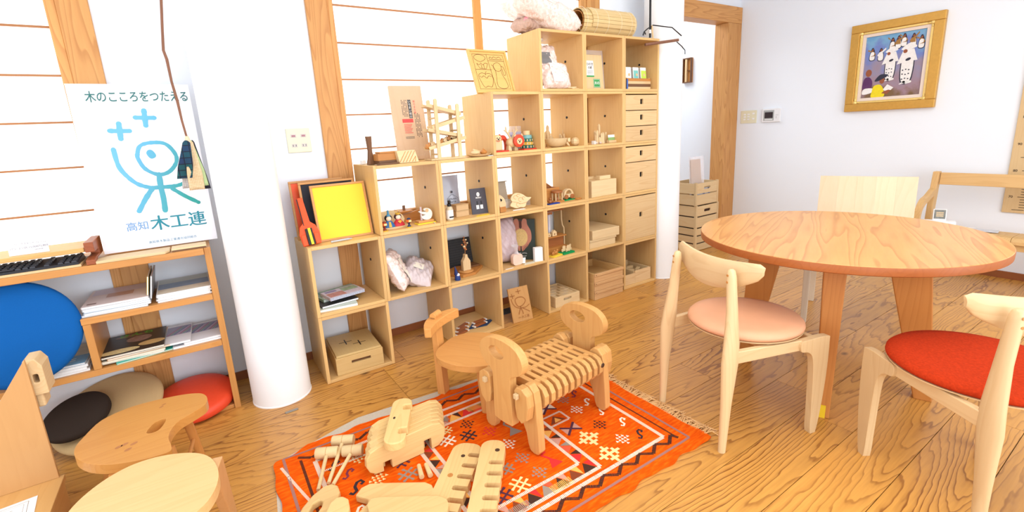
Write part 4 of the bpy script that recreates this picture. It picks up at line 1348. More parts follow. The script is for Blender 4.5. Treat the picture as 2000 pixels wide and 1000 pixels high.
# E1
t = T('market_stall', 'toy market stall with curved posts, a striped roof and tiny houses on its counter', 'toy', (1.475, .135, C1))
P('counter', MB().box(0, .215, -.04, .05, .112, .120), OAK('X'), t, .001)
P('counter_front', MB().box(.004, .210, -.010, .0, .030, .1118), DK, t)
P('lower_shelf', MB().box(0, .212, -.045, -.008, .0, .045), OAK('X'), t, .001)
P('post', MB().tube([(.205, .0, .2875), (.206, 0, .22), (.212, 0, .18), (.226, 0, .160)], .0045, 8).tube([(.226, 0, .162), (.226, 0, .001)], .0045, 8), BIRCH('Z'), t, 0, 40)
P('post', MB().tube([(.012, .0, .2875), (.011, 0, .1205)], .0045, 8), BIRCH('Z'), t, 0, 40)
P('roof_bar', MB().box(.0, .218, -.012, .012, .288, .297), DK, t, .002)
P('awning', MB().plate([(0, .0)] + [(.012 * k + .006, -.006 * (1 if k % 2 == 0 else .3)) for k in range(9)] + [(.11, 0), (.11, .012), (0, .012)], .003, (), TR(.005, -.0125, .275, rx=PI / 2)), DK, t)
for k in range(5):
    P('stripe_panel', MB().box(.018 + .020 * k, .035 + .020 * k, .01, .013, .125, .270), plain('stall_lilac' if k % 2 else 'stall_white', (150, 150, 178) if k % 2 else (214, 214, 226), .6), t)
for (x, s, lab) in ((1.515, 1.0, 'larger tiny house at the left of the stall counter'), (1.548, .6, 'smallest tiny house in the middle of the stall counter'), (1.595, .85, 'tiny house with a round door at the right of the stall counter')):
    S('tiny_house', MB().plate([(-.022 * s, 0), (.022 * s, 0), (.022 * s, .03 * s), (0, .05 * s), (-.022 * s, .03 * s)], .022, [ell(.006 * s, .009 * s, 12, 0, .014 * s)], TR(0, .011, 0, rx=PI / 2)), BIRCH('Z'), lab, 'toy', (x, .118, C1 + .1206), 0, bev=.001)
S('green_stand', MB().box(-.052, .052, -.030, .030, 0, .012), plain('felt_green', (0, 146, 78), .9, .05, 200), 'bright green block carrying the pale animal cut-outs', 'block', (1.648, .052, C1), R(4), bev=.0015)
for k, (x, y) in enumerate(((1.628, .058), (1.655, .048), (1.676, .055))):
    S('animal_cutout', MB().plate(spline([(-.018, 0), (-.008, .004), (.008, .004), (.018, 0), (.018, .018), (.012, .024), (.014, .036 + .004 * k), (0, .044), (-.012, .034), (-.012, .022), (-.020, .018)], 3), .008, (), UP), BIRCH('Z'), ('pale animal cut-out at the left end of the green block', 'pale animal cut-out in the middle of the green block', 'pale animal cut-out at the right end of the green block')[k], 'toy', (x, y, C1 + .0124), R(8 * k), 'animal cut-outs on the green block', bev=.001)
S('yellow_stand', MB().box(-.05, .05, -.024, .024, 0, .008), YEL, 'yellow block carrying the brown animal figures', 'block', (1.548, .044, C1), R(14), bev=.001)
for k, (x, y) in enumerate(((1.524, .040), (1.556, .048))):
    S('animal_figure', MB().ellipsoid((0, 0, .014), (.017, .009, .012)).ellipsoid((.013, 0, .028), (.009, .008, .008)).tube([(-.008, 0, .008), (-.008, 0, 0)], .004, 8).tube([(.008, 0, .008), (.008, 0, 0)], .004, 8), OAK('X'), ('brown animal figure at the left of the yellow block', 'brown animal figure at the right of the yellow block')[k], 'toy', (x, y, C1 + .0086), R(20), 'animal figures on the yellow block', sm=60)
# F1: two flat boxes
def lidded(name, label, cat, loc, w_, d_, h_, lid, rz=0, m=None):
    t = T(name, label, cat, loc, rz)
    m = m or BIRCH('X')
    P('box_body', MB().box(0, w_, 0, d_, 0, h_), m, t, .002)
    if lid:
        P('lid', MB().box(-.004, w_ + .006, -.006, d_, h_ + .0005, h_ + .0125), m, t, .002)
    return t


lidded('flat_box', 'flat pale box with a thin lid, lower of the two above the trays', 'box', (1.828, .012, C1), .252, .27, .048, True)
S('flat_box', MB().box(0, .264, 0, .29, 0, .064), BIRCH('X'), 'flat plain box, upper of the two above the trays', 'box', (1.851, .006, C1 + .0612), R(0), bev=.002)
# F2
S('tall_box', MB().box(0, .240, 0, .25, 0, .112), BIRCH('X'), 'tall plain pale box with two small blocks on its lid', 'box', (1.862, .02, .7367), bev=.002)
S('lid_block', MB().box(-.052, .052, -.02, .02, 0, .026), BIRCH('X'), 'small block with a knot lying at the right of the tall plain box', 'block', (2.012, .06, .7367 + .1125), R(0), bev=.002)
S('lid_block', MB().box(-.05, .05, -.016, .016, 0, .020), HINOKI('X'), 'small block lying at the back left of the tall plain box', 'block', (1.925, .13, .7367 + .1125), R(3), bev=.002)
# ---------------------------------------------------------------- bottom row
# F0: three trays on the floor
for k in range(3):
    t = T('tray', ('lowest of the three wooden trays stacked on the floor', 'middle one of the three wooden trays stacked on the floor', 'topmost of the three wooden trays, open and empty')[k], 'tray', (1.842, -.018, .0004 + .0655 * k), 0, 'wooden trays stacked on the floor')
    P('front_board', MB().box(0, .285, 0, .010, 0, .046).box(0, .288, -.006, .011, .0462, .065), wood('tray_front', (240, 196, 144), (206, 142, 90), 'X', 26, .7, .45, 0, .9, .4), t, .002)
    for xa in (0, .275):
        P('side_board', MB().box(xa, xa + .010, .0115, .32, 0, .065), MAPLE('Y'), t, .0015)
    P('back_board', MB().box(.0105, .2745, .31, .32, 0, .065), MAPLE('X'), t, .0015)
    P('bottom_board', MB().box(.0105, .2745, .0115, .3095, .004, .010), MAPLE('X'), t)
    P('dowel', MB().tube([(.012, -.0065, .055), (.012, -.0045, .055)], .004, 8), WALNUT('X'), t)
# G0
t = T('compartment_tray', 'two-part knotty wooden tray of blocks on the floor of the last cube', 'tray', (2.18, .022, .0172), R(0))
KN = wood('knotty', (246, 214, 166), (206, 148, 92), 'X', 24, .8, .5, 14, .6, .4)
P('front_board', MB().box(.012, .125, 0, .012, 0, .082).box(.1255, .30, 0, .012, 0, .098), KN, t, .0015)
P('side_board', MB().box(0, .0115, 0, .24, 0, .082), BIRCH('Y'), t, .0015)
P('side_board', MB().box(.289, .3005, .0125, .24, 0, .098), BIRCH('Y'), t, .0015)
P('divider', MB().box(.120, .130, .0125, .2275, 0, .094), BIRCH('Y'), t, .001)
P('back_board', MB().box(.012, .2885, .228, .24, 0, .11).box(.012, .2885, .0125, .2275, 0, .006), BIRCH('X'), t, .001)
for k, (x, y, rz) in enumerate(((2.375, .17, 10), (2.345, .11, -24), (2.42, .10, 32), (2.41, .18, -6))):
    S('toy_block', MB().box(-.03, .03, -.014, .014, 0, .022), BIRCH('X'), ('upper wooden block at the back of the two-part tray', 'upper wooden block nearest the divider of the two-part tray', 'upper wooden block nearest the front right of the two-part tray', 'upper wooden block at the back right of the two-part tray')[k], 'block', (x, y, .0172 + .062 + .0005 * k), R(rz), 'blocks in the two-part tray', bev=.002)
for k, (x, y) in enumerate(((2.36, .09), (2.36, .14), (2.36, .19), (2.42, .09), (2.42, .14), (2.42, .19))):
    S('toy_block', MB().box(-.028, .028, -.020, .020, 0, .054), BIRCH('X'), 'lower block in the %s row, %s side of the two-part tray' % (('front', 'middle', 'back')[k % 3], ('left', 'right')[k // 3]), 'block', (x, y, .0172 + .0064), 0, 'lower blocks in the two-part tray', bev=.002)
# E0
t = T('block_box', 'pale box packed with wooden blocks, with a slot grip in its front', 'box', (1.512, .018, .0172))
P('front_board', MB().plate([(0, 0), (.218, 0), (.218, .074), (0, .074)], .011, [rrect(.072, .018, .0088, 5, .109, .046)], TR(0, .011, 0, rx=PI / 2)), BIRCH('X'), t, .0012)
P('side_board', MB().box(0, .010, .0115, .245, 0, .074), BIRCH('Y'), t, .001)
P('side_board', MB().box(.208, .218, .0115, .245, 0, .074), BIRCH('Y'), t, .001)
P('back_board', MB().box(.0105, .2075, .235, .245, 0, .074).box(.0105, .2075, .0115, .2345, 0, .006), BIRCH('X'), t, .001)
ORD = ('first', 'second', 'third', 'fourth', 'fifth', 'sixth')
for a in range(5):
    for b_ in range(5):
        S('toy_block', MB().box(.0008, .038, .0008, .0425, 0, .058 + .003 * ((a * 3 + b_ * 5) % 4)), (BIRCH, HINOKI, ASH)[(a + 2 * b_) % 3]('XY'[(a + b_) % 2]), 'block in the slot grip box, %s row from front, %s from left' % (ORD[b_], ORD[a]), 'block', (1.512 + .0125 + .0386 * a, .018 + .014 + .0438 * b_, .0172 + .0064), 0, 'blocks packed in the slot grip box', bev=.001)
# A1: magazines
def magazine(name, label, loc, w_, d_, h_, rz, cover, group=None, m2=None, cat='magazine', art=None):
    t = T(name, label, cat, loc, rz, group)
    P('pages', MB().box(-w_ / 2 + .002, w_ / 2 - .001, -d_ / 2 + .002, d_ / 2 - .002, .0005, max(h_ - .0008, .001)), m2 or PAPERW, t)
    P('cover', MB().box(-w_ / 2, w_ / 2, -d_ / 2, d_ / 2, h_ - .0008, h_).box(-w_ / 2, -w_ / 2 + .0008, -d_ / 2, d_ / 2, 0, h_ - .0008).box(-w_ / 2, w_ / 2, -d_ / 2, d_ / 2, 0, .0005), cover, t)
    if art:
        for nm, mb, mm in art(w_, d_, h_):
            P(nm, mb, mm, t)
    return t


def art_bands(cols):
    def f(w_, d_, h_):
        out = []
        for k, (u0, u1, v0, v1, c) in enumerate(cols):
            mb = MB()
            flat(mb, [(w_ * (u0 - .5), d_ * (v0 - .5)), (w_ * (u1 - .5), d_ * (v0 - .5)), (w_ * (u1 - .5), d_ * (v1 - .5)), (w_ * (u0 - .5), d_ * (v1 - .5))], TR(0, 0, h_), .0003)
            out.append(('cover_print', mb, c))
        return out
    return f


C_ = lambda n, c, ns=.15, sc_=40: plain(n, c, .4, ns, sc_)
A1 = .3767
magazine('magazine', 'pale green brochure stack, lowest and frontmost of the magazine heap', (.115, .125, A1), .20, .205, .012, R(-6), C_('mag_mint', (206, 220, 210)), None)
magazine('magazine', 'black folder lying in the magazine heap', (.12, .150, A1 + .0124), .19, .19, .010, R(6), C_('mag_black', (40, 40, 44)), None)
magazine('magazine', 'green and white brochure at the back of the magazine heap', (.155, .205, A1 + .0228), .23, .15, .014, R(12), C_('mag_green', (150, 178, 160), .4, 60), None, C_('mag_edges2', (190, 196, 190), .5, 160), 'magazine', art_bands([(.05, .95, .05, .30, PAPERW), (.10, .55, .40, .90, C_('art_teal', (90, 140, 130), .5, 50))]))
magazine('magazine', 'lilac and white patterned brochure on top of the magazine heap', (.165, .140, A1 + .0372), .19, .13, .016, R(10), C_('mag_lilac', (214, 206, 222), .3, 90), None, C_('mag_edges', (176, 184, 200), .5, 160), 'magazine', art_bands([(.04, .50, .08, .60, C_('art_red', (196, 132, 120), .6, 60)), (.52, .96, .45, .92, C_('art_green', (150, 180, 150), .5, 50)), (.08, .40, .70, .92, C_('art_violet', (140, 130, 180), .4, 50))]))
# A0: the big box
t = T('wooden_box', 'big wooden box with two black crosses inlaid in its lid', 'box', (.058, .022, .0172), R(-3))
BX = wood('box_pine', (240, 204, 142), (214, 164, 98), 'X', 22, .6, .45, 0, .8, .35)
P('front_board', MB().plate([(0, 0), (.245, 0), (.245, .094), (0, .094)], .014, [rrect(.10, .016, .003, 2, .128, .058)], TR(0, .014, 0, rx=PI / 2)), BX, t, .0015)
P('grip_recess', MB().box(.070, .186, .0145, .020, .046, .070), WALNUT('X'), t)
for xa in (0, .232):
    P('side_board', MB().box(xa, xa + .013, .0145, .30, 0, .094), wood('box_pine', (240, 204, 142), (214, 164, 98), 'Y', 22, .6, .45, 0, .8, .35), t, .0015)
P('back_board', MB().box(.0135, .2315, .287, .30, 0, .094), BX, t, .001)
P('lid', MB().box(.006, .239, .006, .294, .0944, .106), wood('box_lid', (240, 208, 146), (222, 178, 108), 'Y', 22, .5, .45, 0, .9, .3), t, .002)
for cx, cy in ((.085, .165), (.150, .115)):
    P('cross', MB().box(cx - .034, cx + .034, cy - .0022, cy + .0022, .106, .1066).box(cx - .003, cx + .003, cy - .034, cy + .034, .106, .1067), BLACK, t)
# B1: bags
t = T('shavings_bag', 'upright bag of shavings with a printed paper label, beside a flatter bag', 'bag', (.462, .115, A1 + .118), R(62), None, R(66))
P('filled_bag', pillow(.19, .225, .085, .004, 21), SHAV, t, 0, 70)
P('paper_label', MB().surf(lambda u, v: Vector((-.03 + .055 * u, -.10 + .15 * v, .043 + .004 * math.sin(7 * v))), 3, 6), plain('cream_label', (250, 244, 230), .5), t)
t = T('shavings_bag', 'flatter bag of shavings lying at the right on the low shelf', 'bag', (.605, .155, A1 + .062), R(-24), None, R(22), R(22))
P('filled_bag', pillow(.17, .22, .10, .005, 24), plain('lilac_chips2', (214, 200, 202), .22, .12, 90, .5, .5), t, 0, 70)
P('paper_label', MB().surf(lambda u, v: Vector((-.05 + .07 * u, -.03 + .05 * v, .051 + .002 * math.sin(5 * u))), 3, 5), plain('cream_label', (250, 244, 230), .5), t)
# C0: packets
FILMW = plain('film_white', (236, 232, 228), .2)
S('blue_cloth', MB().plate([(-.10, -.02), (.02, -.05), (.11, .005), (-.02, .05)], .004), plain('cloth_navy', (44, 66, 104), .9, .1, 120), 'folded navy cloth under the brown packets', 'cloth', (.975, .125, .0172), R(4))
for k, (x, y, z, rz) in enumerate(((.962, .105, .0045, 12), (.985, .150, .0045, 8), (.84, .120, 0, 22), (.872, .165, 0, 26), (.815, .075, 0, 18))):
    t = T('packet', ('clear packet of brown sticks at the front of the navy cloth', 'clear packet of brown sticks at the back of the navy cloth', 'clear packet of brown sticks lying left of the navy cloth', 'clear packet of brown sticks touching the left end of the navy cloth', 'clear packet of brown sticks nearest the left side of its cube')[k], 'packet', (x, y, .0174 + z), R(rz))
    P('sticks', MB().box(-.042, .042, -.014, .014, 0, .012), wood('packet_brown', (176, 104, 62), (130, 70, 38), 'X', 60, .6), t, .004)
    for xa in (.0425, -.056):
        P('film_end', MB().box(xa, xa + .0135, -.015, .015, .001, .010), FILMW, t, .003)
# D0: plaque and floor vent
t = T('plaque', 'wooden plaque engraved with a tree figure, leaning in the gap between floor cubes', 'plaque', (1.166, .022, .0004), R(-4), None, -R(16), 0)
P('board', MB().box(0, .150, 0, .012, 0, .225), wood('plaque_wood', (222, 170, 108), (186, 130, 74), 'Z', 30, .5), t, .002)
EM = TR(.075, -.0003, .03, rx=PI / 2)


def emblem(s, wob=0):
    """the round-headed tree figure with two crosses: list of (points, width)"""
    o = []
    for cx, cy in ((-.24, .86), (.10, 1.02)):
        o += [([(cx - .13, cy + .015), (cx, cy), (cx + .13, cy + .015)], .062), ([(cx - .01, cy + .11), (cx, cy), (cx + .01, cy - .11)], .062)]
    head = spline([(-.01, .36), (.19, .37), (.36, .50), (.37, .62), (.24, .74), (.02, .76), (-.12, .69), (-.12, .53)], 6)
    o.append((head + [head[0]], .062))
    o.append((spline([(-.32, .76), (-.28, .55), (-.15, .36), (.04, .27), (.17, .26)], 6, False), .062))
    o.append((spline([(.17, .26), (.34, .26), (.50, .32), (.56, .36)], 6, False), .055))
    o.append(([(.08, .36), (.10, .22), (.15, .10), (.16, -.02)], .078))
    o.append(([(.06, .25), (-.02, .10), (-.06, .0)], .078))
    o.append(([(.18, .25), (.36, .13), (.52, .02)], .062))
    return [([(p[0] * s, p[1] * s) for p in pts], wd_ * s) for pts, wd_ in o]


mb = MB()
for pts, wd_ in emblem(.145):
    stroke(mb, pts, wd_ * .7, EM @ TR(-.016, .018, 0))
text_mb('高知', .010, EM @ TR(-.034, -.006, 0), .0006, mb)
text_mb('木工連', .020, EM @ TR(-.010, -.009, 0), .0006, mb, .0003)
P('engraving', mb, plain('burnt_brown', (164, 108, 58), .8), t)  # grooves drawn as flat strokes, darker than the board
t = T('floor_vent', 'grey slotted floor vent beside the leaning plaque', 'vent', (1.20, .235, .0002))
P('vent_frame', MB().box(-.09, .16, -.045, .045, 0, .002), plain('vent_grey', (92, 96, 98), .4), t)
for k in range(24):
    P('slat', MB().box(-.085 + .010 * k, -.080 + .010 * k, -.04, .04, .0021, .004), DARKMETAL, t)

# ---------------------------------------------------------------- the low bookcase and desk at the left
BK = wood('bookcase', (226, 164, 98), (188, 118, 58), 'X', 28, .6, .4, 0, .6, .4)
BKZ = wood('bookcase', (226, 164, 98), (188, 118, 58), 'Z', 28, .6, .4, 0, .6, .4)
t = T('bookcase', 'low wooden bookcase with a long desk top, beside the nearer white column', 'bookcase', (-.385, .05, 0))
P('side_panel', MB().box(-.026, 0, .008, .315, 0, .787), BKZ, t, .002)
P('top_board', MB().box(-1.70, -.0265, -.012, .315, .760, .788), BK, t, .002)
P('shelf_board', MB().box(-.478, -.0265, .006, .31, .548, .574), BK, t, .002)
P('shelf_board', MB().box(-1.70, -.0265, .006, .31, .326, .352), BK, t, .002)
P('divider', MB().box(-.476, -.450, .007, .31, .3525, .5475), BKZ, t, .002)
P('base_rail', MB().box(-.10, -.0265, .02, .31, 0, .018), BK, t, .002)
P('side_panel', MB().box(-1.70, -1.674, .008, .315, .3525, .7595).box(-1.70, -1.674, .008, .315, 0, .3255), BKZ, t, .002)
BKT = .7884
# poster
PX0, PY = -.757, .175
t = T('poster', 'white poster board with a blue round-headed tree figure, standing on the bookcase', 'poster', (PX0, PY, BKT + .0122), R(0), None, -R(3))
PWD, PHT = .408, .690
P('board', MB().box(0, PWD, 0, .006, 0, PHT), plain('poster_white', (240, 240, 246), .6, .01), t)


def grad_mat(name, c0, c1, x0, x1, ax=0):
    m, nt, b, N, L = node_mat(name)
    tc = N('ShaderNodeTexCoord')
    sp = N('ShaderNodeSeparateXYZ')
    L(tc.outputs['Object'], sp.inputs[0])
    mr = N('ShaderNodeMapRange')
    mr.inputs[1].default_value, mr.inputs[2].default_value = x0, x1
    ad = N('ShaderNodeMath')
    ad.operation = 'MULTIPLY_ADD'
    ad.inputs[1].default_value = -.35
    L(sp.outputs[2], ad.inputs[0])
    L(sp.outputs[0], ad.inputs[2])
    L(ad.outputs[0], mr.inputs[0])
    mx = N('ShaderNodeMix')
    mx.data_type = 'RGBA'
    mx.inputs[6].default_value, mx.inputs[7].default_value = srgb(*c0), srgb(*c1)
    L(mr.outputs[0], mx.inputs[0])
    L(mx.outputs[2], b.inputs['Base Color'])
    b.inputs['Roughness'].default_value = .6
    return m


EMB = grad_mat('emblem_blue', (104, 182, 226), (32, 152, 146), .02, .26)
QP = TR(0, -.0004, 0, rx=PI / 2)
random.seed(3)
mb = MB()
EB = [(spline([(.181, .405), (.196, .437), (.235, .448), (.284, .44), (.312, .395), (.309, .357), (.277, .32), (.237, .312), (.197, .339), (.18, .382)], 5), .0150, True),
      (spline([(.105, .428), (.11, .358), (.132, .311), (.162, .277), (.202, .259), (.24, .257)], 5, False), .0160, False),
      (spline([(.24, .257), (.278, .256), (.312, .262), (.349, .282)], 5, False), .0160, False),
      (spline([(.24, .312), (.237, .258), (.238, .207), (.235, .155)], 4, False), .0195, False),
      (spline([(.208, .257), (.176, .214), (.145, .164)], 5, False), .0185, False),
      (spline([(.277, .246), (.317, .209), (.362, .175)], 5, False), .0160, False)]
for cx, cy in ((.139, .501), (.232, .552)):
    EB += [(spline([(cx - .032, cy + .002), (cx, cy), (cx + .032, cy - .001)], 4, False), .0175, False), (spline([(cx + .002, cy + .030), (cx, cy), (cx - .002, cy - .032)], 4, False), .0185, False)]
for k, (pts, wd_, closed) in enumerate(EB):
    stroke(mb, pts + [pts[0]] if closed else pts, wd_, QP, .0006 + .0002 * k, .25)
    if not closed:
        for e in (pts[0], pts[-1]):
            flat(mb, ell(wd_ * .5, wd_ * .5, 12, e[0], e[1]), QP, .0007 + .0002 * k)
flat(mb, spline([(.211, .404), (.220, .418), (.233, .416), (.243, .398), (.239, .385), (.222, .382)], 5), QP)
P('emblem', mb, EMB, t)
mb = MB()
text_mb('木のこころをつたえる', .047, QP @ TR(.052, .622, 0), .0006, mb, .0006, 'LEFT', .745)
P('slogan', mb, plain('slogan_green', (46, 112, 112), .6), t)
mb = MB()
text_mb('高知', .040, QP @ TR(.088, .086, 0), .0006, mb, .0003)
P('place_name', mb, plain('place_blue', (110, 156, 206), .6), t)
mb = MB()
for dx in (0, .0012, .0024):
    text_mb('木工連', .069, QP @ TR(.171 + dx, .078 + dx * .4, 0), .0006 + dx * .02, mb)
P('union_name', mb, plain('union_green', (34, 132, 150), .6), t)
mb = MB()
text_mb('高知県木製品工業連合協同組合', .0126, QP @ TR(.154, .020, 0), .0006, mb)
P('small_print', mb, plain('smallprint_blue', (70, 130, 160), .6), t)
# wooden trays in front of the poster
t = T('cutting_tray', 'long pale wooden tray board lying under the poster, left of the thinner one', 'board', (-.655, .112, BKT), R(0))
P('board', MB().plate([(-.115, -.075), (.11, -.075), (.125, -.045), (.125, .03), (-.08, .03), (-.115, .0)], .011), BIRCH('X'), t, .003)
t = T('cutting_tray', 'second pale board with a dark edge, lying at the right end under the poster', 'board', (-.465, .115, BKT), R(0))
P('board', MB().plate([(-.060, -.055), (.068, -.055), (.068, .03), (-.060, .03)], .012), BIRCH('X'), t, .003)
P('dark_edge', MB().box(-.058, .066, -.0575, -.0555, .0, .006), WALNUT('X'), t)
# monitor shelf with C-shaped foot
t = T('monitor_shelf', 'long pine monitor shelf on a dark red C-shaped foot', 'shelf', (-.795, .04, BKT))
P('board', MB().box(-.70, -.006, .04, .245, .048, .066), wood('pine_yellow', (246, 200, 130), (222, 164, 88), 'X', 26, .6), t, .003)
cprof = [(-.0, 0), (.055, 0), (.070, .018), (.150, .022), (.215, .0), (.235, .0), (.235, .100), (.215, .100), (.010, .078), (.010, .046), (.055, .046), (.150, .046), (.150, .030), (.070, .030), (.0, .016)]
P('foot', MB().plate([(.0, 0), (.05, 0), (.06, .016), (.215, .016), (.215, .086), (.03, .086), (.03, .046), (.09, .046), (.13, .042), (.13, .026), (.06, .026), (.0, .020)], .030, (), Matrix(((0, 0, 1, -.004), (1, 0, 0, 0), (0, 1, 0, 0), (0, 0, 0, 1)))), REDW('Y'), t, .003)
P('foot', MB().plate([(.0, 0), (.05, 0), (.06, .016), (.215, .016), (.215, .046), (.09, .046), (.13, .042), (.13, .026), (.06, .026), (.0, .020)], .030, (), Matrix(((0, 0, 1, -.66), (1, 0, 0, 0), (0, 1, 0, 0), (0, 0, 0, 1)))), REDW('Y'), t, .003)
t = T('price_sign', 'white price card with small grey lettering standing on the monitor shelf', 'sign', (-1.018, .11, BKT + .0665), R(0), None, -R(8))
P('card', MB().box(0, .112, 0, .002, 0, .054), PAPERW, t)
mb = MB()
text_mb('ワークスタンドフレーム', .008, QP @ TR(.020, .038, 0), .0004, mb)
text_mb('パソコン台 15,000円(税別)', .0098, QP @ TR(.005, .022, 0), .0004, mb)
text_mb('(送料別途)', .006, QP @ TR(.070, .012, 0), .0004, mb)
P('lettering', mb, plain('sign_grey', (96, 96, 124), .6), t)
# keyboard on a wooden tray
S('keyboard_tray', MB().box(-.27, .145, -.055, .125, 0, .009), HINOKI('X'), 'thin wooden tray under the black keyboard', 'tray', (-.96, .098, BKT), R(0), bev=.001)
t = T('keyboard', 'black computer keyboard lying on the desk in front of the monitor shelf', 'keyboard', (-.985, .105, BKT + .0096), R(-1))
P('case', MB().hexa([(-.24, -.055, 0), (.165, -.055, 0), (.165, .085, 0), (-.24, .085, 0)], [(-.238, -.050, .008), (.163, -.050, .008), (.160, .083, .018), (-.238, .083, .018)]), plain('keyboard_black', (34, 36, 42), .4), t, .002)
keym = MB().hexa([(-.008, -.008, 0), (.008, -.008, 0), (.008, .008, 0), (-.008, .008, 0)], [(-.006, -.006, .006), (.006, -.006, .006), (.006, .006, .006), (-.006, .006, .006)]).mesh('key')
keym.materials.append(plain('key_black', (48, 50, 58), .35))
for r in range(6):
    for c in range(20):
        if c in (14, 16) or (r == 0 and 4 < c < 11):
            continue
        P('key', keym, None, t, 0, None, (-.226 + .0198 * c, -.038 + .0205 * r, .0092 + .0015 * r), (R(4), 0, 0))
P('space_bar', MB().box(-.13, -.02, -.045, -.031, .0095, .0145), plain('key_black', (48, 50, 58), .35), t, .002)
S('cable', MB().tube([(p[0], p[1], p[2]) for p in spline([(-1.06, .14, .835), (-1.02, .10, .842), (-.96, .12, .836), (-.99, .17, .846), (-1.06, .16, .838), (-1.03, .11, .848), (-.95, .15, .836), (-.90, .19, .832), (-.855, .215, .826), (-.83, .225, .805)], 6, False)], .0028, 6), BLACK, 'black coiled cable lying across the keyboard', 'cable', (0, 0, .002), sm=60)


def seatpad(name, label, loc, r, th, mtop, mside, rx=0, ry=0, rz=0, sx=1.0):
    t = T(name, label, 'cushion', loc, rz, None, rx, ry)
    P('top_cover', MB().lathe([(r * .998, th * .35), (r, th * .55), (r * .97, th * .82), (r * .88, th * .97), (r * .6, th * 1.05), (.001, th * 1.08)], 56, Matrix.Diagonal((sx, 1, 1, 1))), mtop, t, 0, 60)
    P('base', MB().lathe([(.001, 0), (r * .93, 0), (r * .99, th * .16), (r * .997, th * .345)], 56, Matrix.Diagonal((sx, 1, 1, 1))), mside, t, 0, 60)
    return t


FAB_B = plain('blue_fabric', (12, 92, 168), .9, .08, 260, .35, .2)
FAB_R = plain('red_leather', (232, 76, 44), .45, .05, 60, .1, .4)
seatpad('seat_pad', 'big round blue seat pad standing on edge on the middle shelf', (-1.062, .092, .353 + .205), .203, .036, FAB_B, plain('pad_back', (150, 160, 172), .8), R(80), 0, 0)
seatpad('seat_pad', 'round red seat pad lying on the floor under the bookcase', (-.560, .165, .040), .165, .052, FAB_R, FAB_R, R(11))
seatpad('seat_pad', 'round beige seat pad with a thin black edge, leaning under the bookcase', (-.868, .180, .104), .205, .024, plain('beige_fabric', (200, 170, 122), .9, .06, 200, .2), plain('beige_side', (178, 148, 104), .9, .06, 60), R(22), R(-11), 0)
seatpad('seat_pad', 'round black seat pad lying on the beige one under the bookcase', (-.965, .150, .128), .118, .034, plain('black_fabric', (46, 34, 26), .9, .06, 200, .2), plain('black_side', (34, 26, 22), .9), R(22), R(-11), 0)
seatpad('seat_pad', 'dark round seat pad lying flat on the floor beneath the beige one', (-.88, .20, .0008), .150, .016, BLACK, BLACK, 0, 0, 0)
# magazines
S1, S2 = .5744, .3524
WHP = C_('mag_white', (236, 236, 236), .03)
for k in range(5):
    magazine('magazine', ('lowest pale blue magazine in the fanned pile on the upper shelf', 'second pale blue magazine in the fanned pile on the upper shelf', 'third pale blue magazine in the fanned pile on the upper shelf', 'fourth magazine in the fanned pile on the upper shelf', 'top magazine with a soft landscape cover, left pile of the upper shelf')[k], (-.748 + .004 * (k % 3), .208 - .004 * (k % 2), S1 + .0084 * k), .218, .27, .008, R((-2, 1, -1, 2, -1)[k]), C_('mag_blue%d' % (k % 2), ((186, 206, 222), (206, 214, 222))[k % 2], .08, 20) if k < 4 else C_('mag_cover_lilac', (220, 206, 206), .05, 12), 'fanned pile of pale magazines', None, 'magazine', art_bands([(.30, .72, .38, .62, C_('art_brown', (188, 150, 136), .2, 30)), (.05, .95, .62, .98, C_('art_lilac', (204, 196, 214), .1, 10)), (.06, .20, .10, .16, C_('art_ink', (120, 80, 70)))]) if k == 4 else None)
for k in range(2):
    magazine('magazine', ('yellow-spined magazine leaning between the two piles on the upper shelf', 'grey-spined magazine leaning beside the yellow-spined one')[k], (-.632 + .012 * k, .21, S1 + .07), .10, .24, .006, 0, C_('mag_spine%d' % k, ((214, 190, 70), (150, 152, 156))[k], .1)).rotation_euler = (0, R(-80), 0)
for k in range(5):
    magazine('magazine', ('lowest white brochure in the right pile of the upper shelf', 'second white brochure in the right pile of the upper shelf', 'third white brochure in the right pile of the upper shelf', 'fourth white brochure in the right pile of the upper shelf', 'top brochure with a blue mountain landscape, right pile of the upper shelf')[k], (-.513, .215 + .003 * (k % 2), S1 + .0072 * k), .20, .27, .0068, R((1, -1, 2, 0, 1)[k]), WHP, 'right pile of landscape brochures', None, 'magazine', art_bands([(.02, .98, .02, .30, C_('art_sand', (226, 214, 190), .06, 10)), (.02, .98, .30, .66, C_('art_mountain', (124, 146, 176), .25, 24)), (.02, .98, .66, .98, C_('art_haze', (196, 206, 200), .08, 10))]) if k == 4 else None)
FOOD = art_bands([(.10, .60, .08, .34, C_('art_rice', (214, 190, 136), .5, 160)), (.50, .96, .14, .42, C_('art_soup', (190, 150, 100), .5, 50)), (.38, .78, .46, .80, C_('art_pot', (164, 134, 128), .5, 60))])


def food_art(w_, d_, h_):
    out = []
    for cx, cy, a, b_, c in ((-.05, -.09, .07, .028, C_('art_rice', (222, 196, 140), .5, 160)), (.06, -.055, .048, .030, C_('art_soup', (206, 170, 110), .4, 50)), (.01, .03, .046, .040, C_('art_pot', (150, 120, 112), .5, 60)), (-.02, .09, .06, .018, C_('art_dish', (120, 90, 70), .5, 60))):
        mb = MB()
        flat(mb, ell(a, b_, 24, cx, cy), TR(0, 0, h_), .0004)
        out.append(('cover_print', mb, c))
    mb = MB()
    text_mb('さんち', .044, TR(-.07, .085, h_), .0007, mb, .001)
    out.append(('masthead', mb, plain('masthead_green', (86, 190, 60), .5)))
    return out


